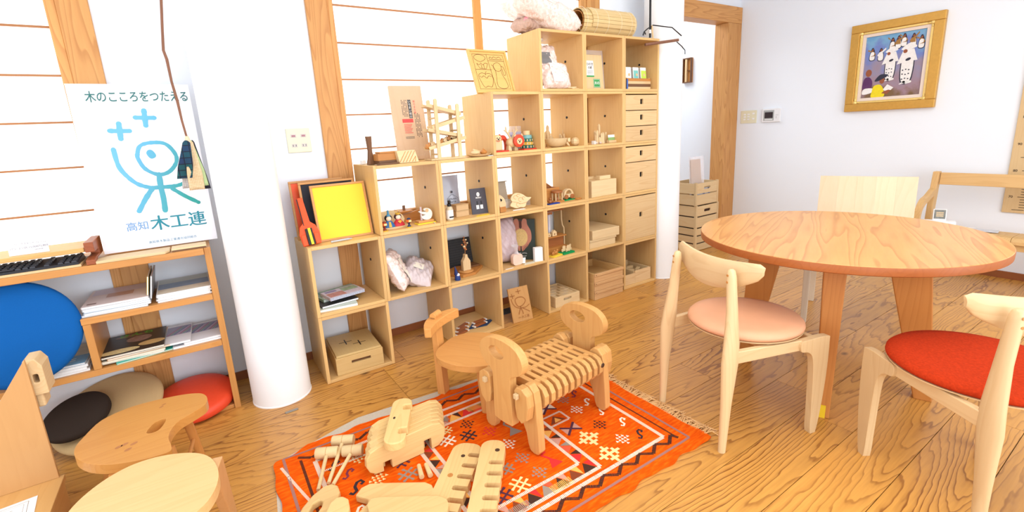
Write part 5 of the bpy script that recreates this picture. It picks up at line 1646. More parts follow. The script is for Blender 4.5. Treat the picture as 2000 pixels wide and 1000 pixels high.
for k in range(5):
    magazine('magazine', ('turquoise folder lowest in the pile with the food magazine', 'white booklet in the pile under the food magazine', 'cream magazine in the pile under the food magazine', 'second magazine from the top of the food magazine pile', 'dark food magazine with a green masthead on top of its pile')[k], ((-.700, -.728, -.730, -.716, -.728)[k], .200 + .004 * (k % 2), S2 + (0, .0065, .013, .0215, .030)[k]), .215, .26, (.006, .006, .008, .008, .009)[k], R((8, -2, 1, 3, 0)[k]), (C_('mag_turq', (60, 190, 170)), WHP, C_('mag_cream', (232, 222, 196)), C_('mag_orange', (214, 150, 90), .2), C_('mag_dark', (44, 38, 34), .3, 40))[k], None, C_('edge_cream', (228, 222, 206), .1, 200), 'magazine', food_art if k == 4 else None)


def stripe_art(w_, d_, h_):
    out = []
    mb = MB()
    flat(mb, [(-w_ / 2 + .003, -.02), (w_ / 2 - .003, -.02), (w_ / 2 - .003, .10), (-w_ / 2 + .003, .10)], TR(0, 0, h_), .0003)
    out.append(('cover_print', mb, C_('art_slate', (150, 150, 180), .1, 40)))
    cols = [plain('stripe_%d' % i, c, .5) for i, c in enumerate(((206, 70, 90), (90, 170, 110), (70, 80, 150), (220, 180, 200)))]
    mbs = [MB() for _ in cols]
    n = int(w_ / .012)
    for k in range(n):
        x = -w_ / 2 + .006 + .012 * k
        x2 = min(x + .05, w_ / 2 - .004)
        if x2 - x < .01:
            continue
        yy = -.015 + .10 * (x2 - x) / .05
        mbs[k % 4].add([Vector((x, -.015, h_ + .0006)), Vector((x + .004, -.015, h_ + .0006)), Vector((x2 + .0035, yy, h_ + .0006)), Vector((x2, yy, h_ + .0006))], [(0, 1, 2, 3)])
    for m_, mb in zip(cols, mbs):
        if mb.v:
            out.append(('stripe_print', mb, m_))
    return out


for k, (x, z, w_, lab) in enumerate(((-.500, 0, .19, 'striped brochure pile, lower of the two at the right of the lower shelf'), (-.478, .010, .155, 'striped brochure in a clear sleeve at the right end of the lower shelf'), (-.572, .0205, .10, 'narrow striped leaflet lying on the brochure pile of the lower shelf'))):
    magazine('brochure', lab, (x, .205, S2 + z), w_, .25, .009, R((0, 1, -2)[k]), C_('bro_white', (226, 226, 232), .03), None, None, 'brochure', stripe_art)
t = magazine('magazine', 'blue cartoon-lettered magazine lying on its pile at the left of the lower shelf', (-.985, .205, S2 + .0325), .215, .26, .008, R(-3), C_('mag_sky', (110, 160, 196), .1, 20), None, C_('edge_white', (232, 232, 232), .1, 200), 'magazine', art_bands([(.02, .98, .40, .98, C_('art_field', (196, 190, 170), .3, 30)), (.40, .60, .30, .44, BLACK)]))
mb = MB()
text_mb('とくひと', .04, TR(-.085, -.085, .008), .0006, mb, .001)
P('masthead', mb, PAPERW, t)
for k in range(3):
    magazine('magazine', ('lowest white magazine in the pile under the blue one on the lower shelf', 'middle white magazine in the pile under the blue one on the lower shelf', 'white magazine directly under the blue one on the lower shelf')[k], (-.985, .203, S2 + .0106 * k), .216, .26, .0102, R((1, -2, 0)[k]), WHP, 'white magazines under the blue one', C_('edge_white', (232, 232, 232), .1, 200))

# ---------------------------------------------------------------- hanging stick duster in front of the column
YB = -.10
t = T('duster', 'hanging branch-handled duster with plaid and patterned cloth strips in front of the poster', 'duster', (-0.390, -0.100, 1.251))
o0 = Vector((-0.390, -0.100, 1.251))
L_ = lambda p: tuple(Vector(p) - o0)
bp = [(-0.375, -0.100, 1.826), (-0.386, -0.100, 1.755), (-0.401, -0.100, 1.648), (-0.410, -0.100, 1.579), (-0.405, -0.100, 1.547), (-0.404, -0.100, 1.466), (-0.398, -0.100, 1.396), (-0.396, -0.100, 1.323), (-0.392, -0.100, 1.271), (-0.390, -0.100, 1.251)]
BRANCH = wood('branch', (150, 106, 84), (104, 70, 54), 'Z', 30, .7, .7)
P('branch_handle', MB().tube([L_(p) for p in bp], [.0048, .0048, .0046, .0050, .0054, .0046, .0052, .0042, .0040, .0040], 10), BRANCH, t, 0, 60)
P('cord_binding', MB().lathe([(.0055, .012), (.0075, .004), (.010, -.008), (.012, -.016), (.004, -.018)], 16), plain('binding_cream', (222, 200, 168), .8, .2, 300), t, 0, 50)


def plaid(name, base, l1, l2, sc_=60):
    m, nt, b, N, L = node_mat(name)
    tc = N('ShaderNodeTexCoord')
    ck = N('ShaderNodeTexBrick')
    ck.offset = 0
    ck.inputs['Color1'].default_value, ck.inputs['Color2'].default_value, ck.inputs['Mortar'].default_value = srgb(*base), srgb(*l1), srgb(*l2)
    ck.inputs['Scale'].default_value = sc_
    ck.inputs['Mortar Size'].default_value = .06
    ck.inputs['Brick Width'].default_value = .8
    ck.inputs['Row Height'].default_value = .8
    mp = N('ShaderNodeMapping')
    mp.inputs['Rotation'].default_value = (PI / 2, 0, 0)
    L(tc.outputs['Object'], mp.inputs[0])
    L(mp.outputs[0], ck.inputs['Vector'])
    L(ck.outputs[0], b.inputs['Base Color'])
    b.inputs['Roughness'].default_value = .9
    return m


def strip(x0, x1, w0, w1, ln, yo, m, ph):
    def fn(u, v):
        xx = (x0 + (x1 - x0) * v) - .012 * v + (u - .5) * (w0 + (w1 - w0) * min(1, v * 1.6))
        yy = yo - .014 * math.sin(PI * min(1, v * 1.2)) - .004 * math.sin(7 * u + ph) * v
        zz = -.014 - ln * .90 * v ** .92 + .010 * (1 - (2 * u - 1) ** 2) * (1 - v)
        return Vector((xx, yy, zz))
    mb = MB().surf(fn, 10, 12)
    return mb


for x0, x1, w0, w1, ln, yo, m, ph in ((-.006, -.022, .026, .050, .150, -.016, plaid('plaid_navy', (24, 48, 88), (18, 84, 84), (16, 24, 44), 34), 0), (.004, .012, .026, .052, .205, -.006, plaid('cloth_beige', (226, 206, 170), (214, 190, 150), (180, 150, 110), 140), 1), (-.010, -.018, .010, .036, .195, .002, plaid('cloth_grey', (190, 186, 184), (206, 202, 196), (140, 140, 150), 120), 2), (.010, .036, .012, .036, .190, .000, plain('cloth_mint', (176, 200, 148), .9, .05, 100), 3), (.014, .046, .012, .026, .205, .010, plain('cloth_black', (30, 32, 46), .9, .05, 100), 4)):
    o = P('cloth_strip', strip(x0, x1, w0, w1, ln, yo, m, ph), m, t, 0, 60)
    s_ = o.modifiers.new('thick', 'SOLIDIFY')
    s_.thickness = .0015

# outlet plate on the wall
t = T('socket_plate', 'cream wall plate with two phone jacks above two sockets', 'socket', (.040, YW - .0075, 1.163))
P('plate', MB().box(0, .117, 0, .007, 0, .125), CREAMP, t, .003)
for x in (.034, .083):
    P('jack', MB().box(x - .014, x + .014, -.0016, -.0002, .078, .096), plain('jack_grey', (206, 200, 196), .4), t, .001)
    P('jack_slot', MB().box(x - .009, x + .009, -.0024, -.0017, .082, .091), plain('jack_pink', (170, 120, 130), .5), t)
    P('socket', MB().box(x - .014, x + .014, -.0016, -.0002, .028, .046), plain('jack_grey', (206, 200, 196), .4), t, .001)
    for s in (-1, 1):
        P('slit', MB().box(x + s * .007 - .0012, x + s * .007 + .0012, -.0022, -.0017, .032, .042), BLACK, t)
S('door_stop', MB().box(-.028, .028, -.008, .008, 0, .004), plain('plate_grey', (146, 140, 130), .4, .05, 40, 0, .5, .6), 'small grey metal plate let into the floor before the nearer column', 'plate', (-0.195, -0.142, 0.000), R(3), bev=.001)

# ---------------------------------------------------------------- round table
t = T('round_table', 'round wooden table on four splayed flat legs', 'table', (1.937, -1.458, 0), R(22))
TBL = wood('table_top', (238, 180, 112), (184, 108, 54), 'X', 15, .85, .32, 0, .8, .55)
TBE = wood('table_edge', (190, 112, 62), (150, 80, 42), 'X', 24, .5, .4)
prof = [(.50, -.034), (.548, -.034), (.555, -.030), (.556, -.004), (.5545, -.0005)]
P('table_top', MB().lathe([(.001, -.0004)] + [(.5545, -.0004), (.553, .0012), (.001, .0012)], 128), TBL, t, 0, 30, (0, 0, .6988))
P('edge_band', MB().lathe([(.001, -.034)] + prof, 128), TBE, t, 0, 30, (0, 0, .6988))
LEG = wood('table_leg', (216, 146, 82), (174, 102, 50), 'Z', 28, .6, .4, 0, .4, .4)
for k, (fx, fy) in enumerate(((-.322, -.142), (-.127, .308), (.122, -.345), (.302, .088))):
    d = Vector((fx, fy, 0))
    a = math.atan2(fy, fx) - R(22)
    r0, r1 = d.length, .225
    M = TR(rz=a)
    q = lambda r, w_, th, z: [M @ Vector((r - w_ / 2, -th / 2, z)), M @ Vector((r + w_ / 2, -th / 2, z)), M @ Vector((r + w_ / 2, th / 2, z)), M @ Vector((r - w_ / 2, th / 2, z))]
    o = P('leg', MB().hexa(q(r0, .062, .052, 0), q(r1 + .03, .150, .078, .664)), LEG, t, .004)
    if k == 0:
        P('tape', MB().hexa(q(r0 + .001, .0645, .022, .0005), q(r0 - .004, .070, .024, .055)), plain('tape_yellow', (232, 196, 40), .5), o)
S('paper_scrap', MB().plate([(-.018, -.012), (.016, -.016), (.022, .010), (-.006, .016)], .002), PAPERW, 'crumpled white paper scrap wedged at the taped table leg', 'paper', (1.605, -1.585, 0.000), .4)

# ---------------------------------------------------------------- two round-seat chairs
CH = wood('chair_ash', (240, 208, 160), (210, 158, 106), 'Z', 28, .55, .42, 0, .35, .35)
CHY = wood('chair_ash', (240, 208, 160), (210, 158, 106), 'Y', 28, .55, .42, 0, .35, .35)
CHX = wood('chair_ash', (240, 208, 160), (210, 158, 106), 'X', 28, .55, .42, 0, .35, .35)


def oval_ring(c, rx, ry, n=14):
    return [Vector((c[0] + rx * math.cos(2 * PI * k / n), c[1] + ry * math.sin(2 * PI * k / n), c[2])) for k in range(n)]


def make_chair(label, loc, rz, seatm, r=.215):
    t = T('dining_chair', label, 'chair', loc, rz, 'chairs with round seats at the table')
    for s in (-1, 1):
        P('rear_leg', MB().ring_loft([oval_ring((x, s * y, z), rx, ry) for x, y, z, rx, ry in ((-.205, .182, 0, .014, .013), (-.197, .183, .20, .022, .016), (-.186, .180, .36, .036, .018), (-.180, .176, .43, .032, .018), (-.173, .164, .55, .022, .017), (-.170, .150, .672, .0185, .0155), (-.170, .148, .694, .014, .012), (-.170, .148, .700, .007, .006))]), CH, t, 0, 50)
        pl_ = spline([(.206, 0), (.225, .12), (.236, .26), (.236, .380), (.226, .404), (.140, .404), (.10, .398), (.10, .362), (.135, .352), (.158, .325), (.168, .26), (.174, .12), (.180, 0)], 4)
        P('front_leg', MB().plate(pl_, .026, (), TR(0, s * .212 + .013, 0, rx=PI / 2)), CH, t, .006)
        P('side_rail', MB().hexa([(-.172, s * .178 - .011, .352), (.11, s * .205 - .011, .362), (.11, s * .205 + .011, .362), (-.172, s * .178 + .011, .352)], [(-.172, s * .178 - .011, .400), (.11, s * .205 - .011, .403), (.11, s * .205 + .011, .403), (-.172, s * .178 + .011, .400)]), CHX, t, .003)
    P('front_rail', MB().box(.165, .187, -.198, .198, .362, .402), CHY, t, .003)
    P('cross_rail', MB().box(-.03, .02, -.190, .190, .372, .403), CHY, t, .003)
    P('seat_base', MB().lathe([(.001, .4035), (r * .93, .4035), (r * .985, .409), (r * .985, .4125)], 56, TR(.045, 0, 0)), CHX, t, 0, 40)
    P('seat', MB().lathe([(r * .96, .4130), (r, .421), (r * .995, .430), (r * .95, .440), (r * .8, .4455), (.001, .447)], 64, TR(.045, 0, 0)), seatm, t, 0, 60)
    # curved backrest, deepest in the middle, pointed towards both ends
    rings = []
    n = 26
    for k in range(n + 1):
        y = -.222 + .444 * k / n
        f = max(0, 1 - (y / .226) ** 2)
        e = 1 - (abs(y) / .226) ** 2.6
        hh = .044 + .072 * f ** .8
        zc = .700 - .045 * f
        x = -.139 + .036 * (y / .222) ** 2 - .008 * f
        th_ = .008 + .007 * e
        if k in (0, n):
            hh *= .6
            th_ *= .6
        ring = []
        for j in range(14):
            a = 2 * PI * j / 14
            ca, sa = math.cos(a), math.sin(a)
            ring.append(Vector((x + th_ * math.copysign(abs(ca) ** .6, ca) + .010 * (sa > 0) * sa * .6, y, zc + hh / 2 * math.copysign(abs(sa) ** .8, sa))))
        rings.append(ring)
    P('backrest', MB().ring_loft(rings), CHY, t, 0, 50)
    for s in (-1, 1):
        for z in (.655, .680):
            P('dowel', MB().lathe([(.0045, 0), (.0045, .0012)], 10, TR(-.1885, s * .150, z, ry=-PI / 2)), OAK('X'), t)
    return t


def leather_mat():
    m = plain('pale_leather', (224, 166, 128), .5, .16, 6, .08, .4)
    return m


make_chair('pale wooden chair with a round pink leather seat, its back to the rug', (1.330, -1.370, 0), R(-15.6), leather_mat())
make_chair('pale wooden chair with a round orange red woven seat', (1.535, -2.085, 0), R(55), plain('red_weave', (190, 56, 22), .95, .35, 160, .8, .1), .238)

# ---------------------------------------------------------------- wide chair behind the table
t = T('wide_chair', 'pale chair with a tall plain panel back, on the far side of the table', 'chair', (2.80, -1.27, 0), R(-161))
WC = wood('wide_chair', (252, 228, 194), (238, 190, 140), 'Z', 16, .7, .45, 0, .3, .2)
for x in (-.21, .21):
    for y in (-.25, .25):
        P('leg', MB().hexa([(x - .017, y - .015, 0), (x + .017, y - .015, 0), (x + .017, y + .015, 0), (x - .017, y + .015, 0)], [(x - .024, y - .018, .40), (x + .024, y - .018, .40), (x + .024, y + .018, .40), (x - .024, y + .018, .40)]), wood('chair_white', (244, 228, 204), (220, 194, 158), 'Z', 28, .5), t, .003)
P('seat', MB().box(-.25, .25, -.275, .275, .4005, .425), wood('chair_white', (244, 228, 204), (220, 194, 158), 'X', 28, .5), t, .004)
for i in range(5):
    ya, yb = -.262 + .0965 * i, -.262 + .0965 * (i + 1)
    P('back_plank', MB().hexa([(-.225, ya, .43), (-.205, ya, .43), (-.205, yb - .0003, .43), (-.225, yb - .0003, .43)], [(-.275, ya, .828), (-.257, ya, .828), (-.257, yb - .0003, .828), (-.275, yb - .0003, .828)]), WC, t)
P('front_apron', MB().box(.19, .21, -.23, .23, .345, .400), wood('chair_white', (244, 228, 204), (220, 194, 158), 'Y', 28, .5), t, .002)
P('back_apron', MB().box(-.21, -.19, -.23, .23, .345, .400), wood('chair_white', (244, 228, 204), (220, 194, 158), 'Y', 28, .5), t, .002)

# ---------------------------------------------------------------- slant-topped box at the lower left corner
CST = wood('chest', (232, 180, 122), (206, 150, 92), 'Z', 16, .4, .45, 0, .6, .25)
CSB = wood('stand_board', (238, 188, 122), (206, 146, 82), 'Y', 20, .5, .45, 0, .6, .3)
t = T('low_stand', 'low wooden stand at the near corner, with a paper sheet on it', 'stand', (-1.42, -1.02, 0))
P('top_board', MB().box(0, .478, 0, .745, .100, .122), CSB, t, .002)
P('side_board', MB().box(.450, .474, .01, .735, 0, .0995), CSB, t, .002)
P('side_board', MB().box(.004, .028, .01, .735, 0, .0995), CSB, t, .002)
P('end_board', MB().box(.0285, .4495, .71, .732, 0, .0995), CSB, t, .002)
t = T('paper_sheet', 'white sheet with thin printed lines lying on the low stand', 'paper', (-1.075, -.415, .1224), R(6))
P('sheet', MB().box(-.10, .085, -.13, .045, 0, .0008), PAPERW, t)
mb = MB()
stroke(mb, [(-.08, .03), (.065, .03), (.065, -.11), (-.08, -.11), (-.08, .03)], .002, TR(), .0010)
stroke(mb, [(-.07, .02), (.055, .02), (.055, -.10), (-.07, -.10), (-.07, .02)], .0012, TR(), .0010)
for k in range(6):
    stroke(mb, [(-.06, .005 - .015 * k), (.03 + .003 * k, .005 - .015 * k)], .002, TR(), .0010)
P('printed_lines', mb, plain('print_grey', (150, 140, 130), .7), t)
t = T('slant_box', 'pale wooden box with a steep slanted top and a slotted block, at the near corner', 'box', (-.955, -.287, .1226))
P('front_panel', MB().plate([(0, 0), (0, .445), (-.26, .058), (-.26, 0)], .012, (), TR(0, .012, 0, rx=PI / 2)), CST, t, .001)
a_ = math.atan2(.387, .26)
P('slanted_edge', MB().box(-.46, -.012, .0125, .050, -.014, -.001, TR(.0, 0, .445, ry=-a_)), wood('chest_top', (250, 222, 172), (228, 188, 128), 'Y', 22, .5), t, .001)
P('slotted_block', MB().plate([(0, 0), (.044, 0), (.044, .10), (.030, .128), (0, .128)], .09, [rrect(.014, .030, .005, 4, .022, .060)], TR(-.012, .110, .306, rx=PI / 2)), HINOKI('Y'), t, .003)
P('lower_block', MB().box(-.008, .014, .03, .10, .258, .3055), HINOKI('Y'), t, .006)

# ---------------------------------------------------------------- stool with palette seat
ZS = .285
t = T('palette_stool', 'low stool with a comma shaped seat and a hand hole', 'stool', (-.66, -.42, 0))
o0 = Vector((-.66, -.42, 0))
ST1 = wood('stool_orange', (236, 172, 98), (204, 128, 58), 'X', 22, .55, .38, 0, .6, .35)
ol = [(-0.856, -0.476, 0.285), (-0.859, -0.430, 0.285), (-0.848, -0.381, 0.285), (-0.811, -0.286, 0.285), (-0.739, -0.245, 0.285), (-0.658, -0.244, 0.285), (-0.573, -0.262, 0.285), (-0.516, -0.293, 0.285), (-0.494, -0.330, 0.285), (-0.490, -0.374, 0.285), (-0.502, -0.412, 0.285), (-0.537, -0.442, 0.285), (-0.577, -0.474, 0.285), (-0.598, -0.517, 0.285), (-0.605, -0.567, 0.285), (-0.597, -0.620, 0.285), (-0.597, -0.658, 0.285), (-0.628, -0.662, 0.285), (-0.680, -0.652, 0.285), (-0.751, -0.620, 0.285), (-0.805, -0.575, 0.285), (-0.840, -0.522, 0.285)]
hl = [(-0.669, -0.482, 0.285), (-0.654, -0.439, 0.285), (-0.635, -0.421, 0.285), (-0.617, -0.427, 0.285), (-0.622, -0.462, 0.285), (-0.636, -0.494, 0.285), (-0.657, -0.499, 0.285)]
rel = lambda ps: [(p[0] - o0.x, p[1] - o0.y) for p in ps]
P('seat', MB().plate(spline(rel(ol), 4), .034, [spline(rel(hl), 4)], TR(), ZS - .034), ST1, t, .009, None, None, None, None, 3)
for (x, y, fx, fy) in ((.088, .082, .112, .125), (-.13, .12, -.19, .17), (-.085, -.20, -.11, -.26), (.05, -.15, .085, -.21)):
    P('leg', MB().tube([(fx, fy, 0), (x, y, ZS - .0345)], [.0135, .0165], 14), wood('stool_leg', (222, 156, 90), (190, 120, 60), 'Z', 30, .5), t, 0, 40)
P('stretcher', MB().tube([(.100, .105, .12), (.064, -.172, .12)], .007, 10), wood('stool_leg', (222, 156, 90), (190, 120, 60), 'Y', 30, .5), t, 0, 40)
P('stretcher', MB().tube([(-.155, .142, .10), (-.094, -.225, .10)], .007, 10), wood('stool_leg', (222, 156, 90), (190, 120, 60), 'Y', 30, .5), t, 0, 40)
mb = MB()
for p in ((-0.739, -0.526, 0.285), (-0.724, -0.522, 0.285), (-0.699, -0.535, 0.285), (-0.712, -0.563, 0.285)):
    flat(mb, ell(.011, .007, 14, p[0] - o0.x, p[1] - o0.y, .6), TR(0, 0, ZS), .0004)
for p in ((-0.634, -0.320, 0.285), (-0.627, -0.304, 0.285)):
    flat(mb, ell(.008, .004, 12, p[0] - o0.x, p[1] - o0.y, .6), TR(0, 0, ZS), .0004)
P('burnt_leaf_mark', mb, plain('burnt_mark', (178, 118, 72), .6, .2, 60), t)['kind'] = 'stuff'

# ---------------------------------------------------------------- oval stool nearest the camera
ZO = .33
t = T('oval_stool', 'pale stool with a big oval seat and plank legs, nearest the camera', 'stool', (-.66, -.90, 0))
o0 = Vector((-.66, -.90, 0))
ST2 = wood('stool_pale', (246, 208, 146), (222, 168, 102), 'X', 22, .55, .4, 0, .6, .3)
ol = [(-0.812, -0.981, 0.330), (-0.801, -0.883, 0.330), (-0.768, -0.814, 0.330), (-0.717, -0.765, 0.330), (-0.658, -0.747, 0.330), (-0.593, -0.760, 0.330), (-0.527, -0.800, 0.330), (-0.488, -0.856, 0.330), (-0.472, -0.930, 0.330), (-0.477, -0.999, 0.330), (-0.500, -1.056, 0.330), (-0.534, -1.088, 0.330), (-0.581, -1.109, 0.330), (-0.657, -1.123, 0.330), (-0.742, -1.093, 0.330)]
ol = spline(rel(ol), 4)
P('seat', MB().plate(ol, .03, (), TR(), ZO - .03), ST2, t, .009, None, None, None, None, 3)
PLK = wood('plank_leg', (226, 178, 124), (196, 136, 82), 'Z', 28, .55)


def plank_leg(tx, ty, fx, fy, rz, m):
    M0, M1 = TR(fx, fy, 0, rz=rz), TR(tx, ty, ZO - .004, rz=rz)
    q = lambda M, w_, th: [M @ Vector(v) for v in ((-w_ / 2, -th / 2, 0), (w_ / 2, -th / 2, 0), (w_ / 2, th / 2, 0), (-w_ / 2, th / 2, 0))]
    return P('leg', MB().hexa(q(M0, .05, .028), q(M1, .085, .028)), m, t, .003)


a0 = Vector((-0.466, -0.872, 0.330)) - o0
f0 = Vector((-0.477, -0.703, 0.000)) - o0
plank_leg(a0.x - .016, a0.y - .03, f0.x, f0.y, R(75), PLK)
a1 = Vector((-0.741, -0.828, 0.330)) - o0
plank_leg(a1.x + .02, a1.y - .02, a1.x - .05, a1.y + .09, R(40), PLK)
plank_leg(.05, -.225, .09, -.28, R(20), PLK)
S('pale_stick', MB().box(-.04, .04, -.012, .012, 0, .03), HINOKI('X'), 'end of a pale wooden piece poking out below the oval stool', 'block', (-0.547, -0.605, 0.000), R(50), bev=.003)

# ---------------------------------------------------------------- hanger at the farther column, hall side, right wall
t = T('cord_hanger', 'black cord with a wooden peg and branch hanging beside the farther column', 'hanger', (2.445, .02, 1.81))
P('black_rod', MB().tube([(-.004, 0, -.004), (-.006, 0, .42)], .0075, 10), BLACK, t, 0, 40)
P('peg', MB().tube([(.012, -.012, -.01), (.0, -.012, .075)], .006, 8), HINOKI('Z'), t, 0, 40)
P('white_tape', MB().tube([(-.0045, 0, .024), (-.0047, 0, .048)], .0085, 10), PAPERW, t, 0, 40)
P('cord', MB().tube([(-.075, -.01, .03), (-.045, -.012, .05), (-.010, -.014, .066)], .004, 6).tube([(.0, -.018, .075), (.08, -.12, .045), (.17, -.13, -.005)], .004, 6), BLACK, t, 0, 40)
P('cord_end', MB().tube([(-.075, -.01, .03), (-.088, -.01, .005)], .005, 6).tube([(-.075, -.01, .03), (-.062, -.01, .012)], .004, 6), BLACK, t)
t = T('branch_rail', 'bare branch rail with a black looped cord standing off the farther column', 'branch', (2.406, -0.100, 1.755))
o0 = Vector((2.406, -0.100, 1.755))
P('branch', MB().tube([(-.05, .09, -.005), tuple(Vector((2.596, -0.100, 1.778)) - o0)], [.010, .0095], 10), BRANCH, t, 0, 50)
P('cord_loop', MB().tube([tuple(Vector(p) - o0) for p in ((2.580, -0.100, 1.764), (2.632, -0.100, 1.739), (2.673, -0.100, 1.713), (2.674, -0.100, 1.686))], .0035, 6), BLACK, t, 0, 50)
S('paper_tag', MB().surf(lambda u, v: Vector((.1415 * math.cos(-2.05 + .24 * u), .1415 * math.sin(-2.05 + .24 * u), .09 * v)), 6, 1), plain('tag_mint', (226, 238, 230), .7), 'pale square tag stuck on the farther white column', 'tag', (2.672, .09, 1.555), R(62))
# wall pocket in the hall
t = T('wall_rack', 'dark framed wooden rack hanging on the hall wall', 'rack', (4.3195, 1.07, 1.63))
P('back', MB().box(-.012, -.0005, -.055, .055, 0, .26), OAK('Z'), t, .001)
P('frame', MB().box(-.04, -.0125, -.055, -.045, 0, .26).box(-.04, -.0125, .045, .055, 0, .26).box(-.04, -.0125, -.0445, .0445, .25, .26).box(-.04, -.0125, -.0445, .0445, 0, .01), WALNUT('Z'), t, .001)
P('upright_bar', MB().box(-.036, -.014, .0, .022, .0105, .2495), HINOKI('Z'), t, .001)
P('shelf_bar', MB().box(-.03, -.013, -.0445, -.0005, .125, .131), WALNUT('Y'), t)
# crates in the doorway
CX, CY = 3.44, .305


def crate(label, z, h, x=0., n=2, dark=False, w_=.35, d_=.30):
    t = T('wooden_crate', label, 'crate', (CX + x, CY, z), 0, 'stacked crates in the doorway')
    for px in (0, w_ - .022):
        for py in (.0, d_ - .022):
            P('corner_post', MB().box(px, px + .022, py, py + .022, 0, h), HINOKI('Z'), t, .001)
    hs = (h - .012 * n) / n
    for k in range(n):
        za = .004 + k * (hs + .012)
        top = k == n - 1
        if top:
            P('front_slat', MB().plate([(.0225, za), (w_ - .0225, za), (w_ - .0225, za + hs), (.0225, za + hs)], .010, [rrect(.10, .026, .0125, 5, w_ / 2, za + hs * .5)], TR(0, .012, 0, rx=PI / 2)), HINOKI('X'), t, .001)
        else:
            P('front_slat', MB().box(.0225, w_ - .0225, .002, .012, za, za + hs), HINOKI('X'), t, .001)
        P('back_slat', MB().box(.0225, w_ - .0225, d_ - .012, d_ - .002, za, za + hs), HINOKI('X'), t, .001)
        P('side_slat', MB().box(.002, .012, .0225, d_ - .0225, za, za + hs), HINOKI('Y'), t, .001)
        P('side_slat', MB().box(w_ - .012, w_ - .002, .0225, d_ - .0225, za, za + hs), HINOKI('Y'), t, .001)
    P('bottom_board', MB().box(.013, w_ - .013, .013, d_ - .013, 0, .004), HINOKI('X'), t)
    if dark:
        P('dark_load', MB().box(.014, w_ - .014, .014, d_ - .014, .0045, h - .03), plain('load_brown', (66, 40, 28), .8), t)
    return t


crate('lowest wooden crate of the stack in the doorway, filled with dark goods', 0.0004, .225, .006, 3, True)
crate('middle wooden crate of the stack in the doorway, filled with dark goods', .2258, .215, .006, 2, True)
crate('topmost wooden crate of the stack, holding leaflets and a wrapped board', .4412, .215, -.008, 2)
t = T('wrapped_board', 'pale board in clear plastic standing upright in the topmost crate', 'board', (3.46, .36, .4462), R(0), None, -R(4))
P('board', MB().hexa([(0, 0, 0), (.17, 0, 0), (.17, .015, 0), (0, .015, 0)], [(.0, 0, .42), (.14, 0, .42), (.14, .015, .42), (0, .015, .42)]), wood('board_pink', (232, 196, 158), (206, 160, 120), 'Z', 26, .6), t, .002)
P('plastic_wrap', MB().box(-.008, .185, -.004, .019, 0, .445), plain('wrap_plastic', (255, 250, 255), .08, 0, 10, 0, .8, 0, .35), t)
for k in range(4):
    S('leaflet', MB().box(-.05, .05, 0, .002, 0, .145), C_('leaf_%d' % (k % 2), ((226, 226, 240), (150, 160, 200))[k % 2], .25, 60), ('first', 'second', 'third', 'last')[k] + ' leaflet from the column side, standing behind the slats of the topmost crate', 'leaflet', (3.52 + .05 * k, .322 + .006 * k, .4462), R(6 * (k % 2) - 3), 'leaflets in the topmost crate', rx=-R(6))
# switch plate and intercom on the right wall
t = T('switch_plate', 'cream wall switch plate with eight small rockers beside the door post', 'switch', (XR - .0005, .353, 1.165))
P('plate', MB().box(-.007, 0, -.082, .082, 0, .124), CREAMP, t, .003)
for y, zs in ((.040, (.038, .062, .086)), (.0, (.038, .062, .086)), (-.050, (.042, .092))):
    for z in zs:
        P('rocker', MB().box(-.010, -.0072, y - .011, y + .011, z - .007, z + .007), PAPERW, t, .001)
t = T('intercom', 'white intercom with a small dark screen on the wall', 'intercom', (XR - .0005, .123, 1.167))
P('body', MB().box(-.022, 0, -.088, .088, 0, .126), plain('intercom_white', (238, 238, 240), .4), t, .004)
P('bezel', MB().box(-.024, -.0222, -.030, .070, .014, .112), plain('intercom_grey', (172, 174, 172), .4), t, .001)
P('screen', MB().box(-.0252, -.0242, -.020, .058, .038, .094), plain('screen_dark', (48, 30, 28), .15), t)
P('slot', MB().box(-.0252, -.0242, -.018, .056, .020, .028), PAPERW, t)
for z in (.034, .046):
    P('button', MB().box(-.0236, -.0222, -.056, -.048, z, z + .005), plain('intercom_grey', (172, 174, 172), .4), t)
P('speaker_slit', MB().box(-.0234, -.0222, -.072, -.045, .063, .066), plain('intercom_grey', (172, 174, 172), .4), t)
# framed painting: a plain composition of dancing figures in white hats
PA0, PA1, PZ0, PZ1 = -.503, -1.097, 1.222, 1.902
t = T('painting', 'gold framed painting of white-hatted dancers on a blue and violet ground', 'painting', (XR - .0008, -.503, 1.222), -R(90))
GOLD = plain('gold_frame', (206, 158, 74), .35, .12, 60, 0, .5, .45)
GOLDL = plain('gold_bright', (240, 210, 130), .3, .1, 80, 0, .5, .5)
LINEN = plain('linen_mat', (232, 216, 204), .8, .05, 120)
PWW, PHH = .594, .680


def rim(m0, m1, y0, y1):
    mb = MB()
    mb.box(m0, PWW - m0, y0, y1, m0, m1).box(m0, PWW - m0, y0, y1, PHH - m1, PHH - m0)
    mb.box(m0, m1, y0, y1, m1, PHH - m1).box(PWW - m1, PWW - m0, y0, y1, m1, PHH - m1)
    return mb


P('frame', rim(0, .062, -.040, -.0), GOLD, t, .004)
P('inner_moulding', rim(.0625, .080, -.030, -.0), GOLDL, t, .003)
for cx in (.070, PWW - .070):
    for cz in (.070, PHH - .070):
        P('corner_ornament', MB().ellipsoid((cx, -.031, cz), (.016, .006, .016), 12, 6).ellipsoid((cx + (.022 if cx < .3 else -.022), -.031, cz), (.012, .004, .006), 10, 5).ellipsoid((cx, -.031, cz + (.022 if cz < .3 else -.022)), (.006, .004, .012), 10, 5), GOLDL, t, 0, 60)
P('mat', rim(.0805, .104, -.020, -.0), LINEN, t, .001)


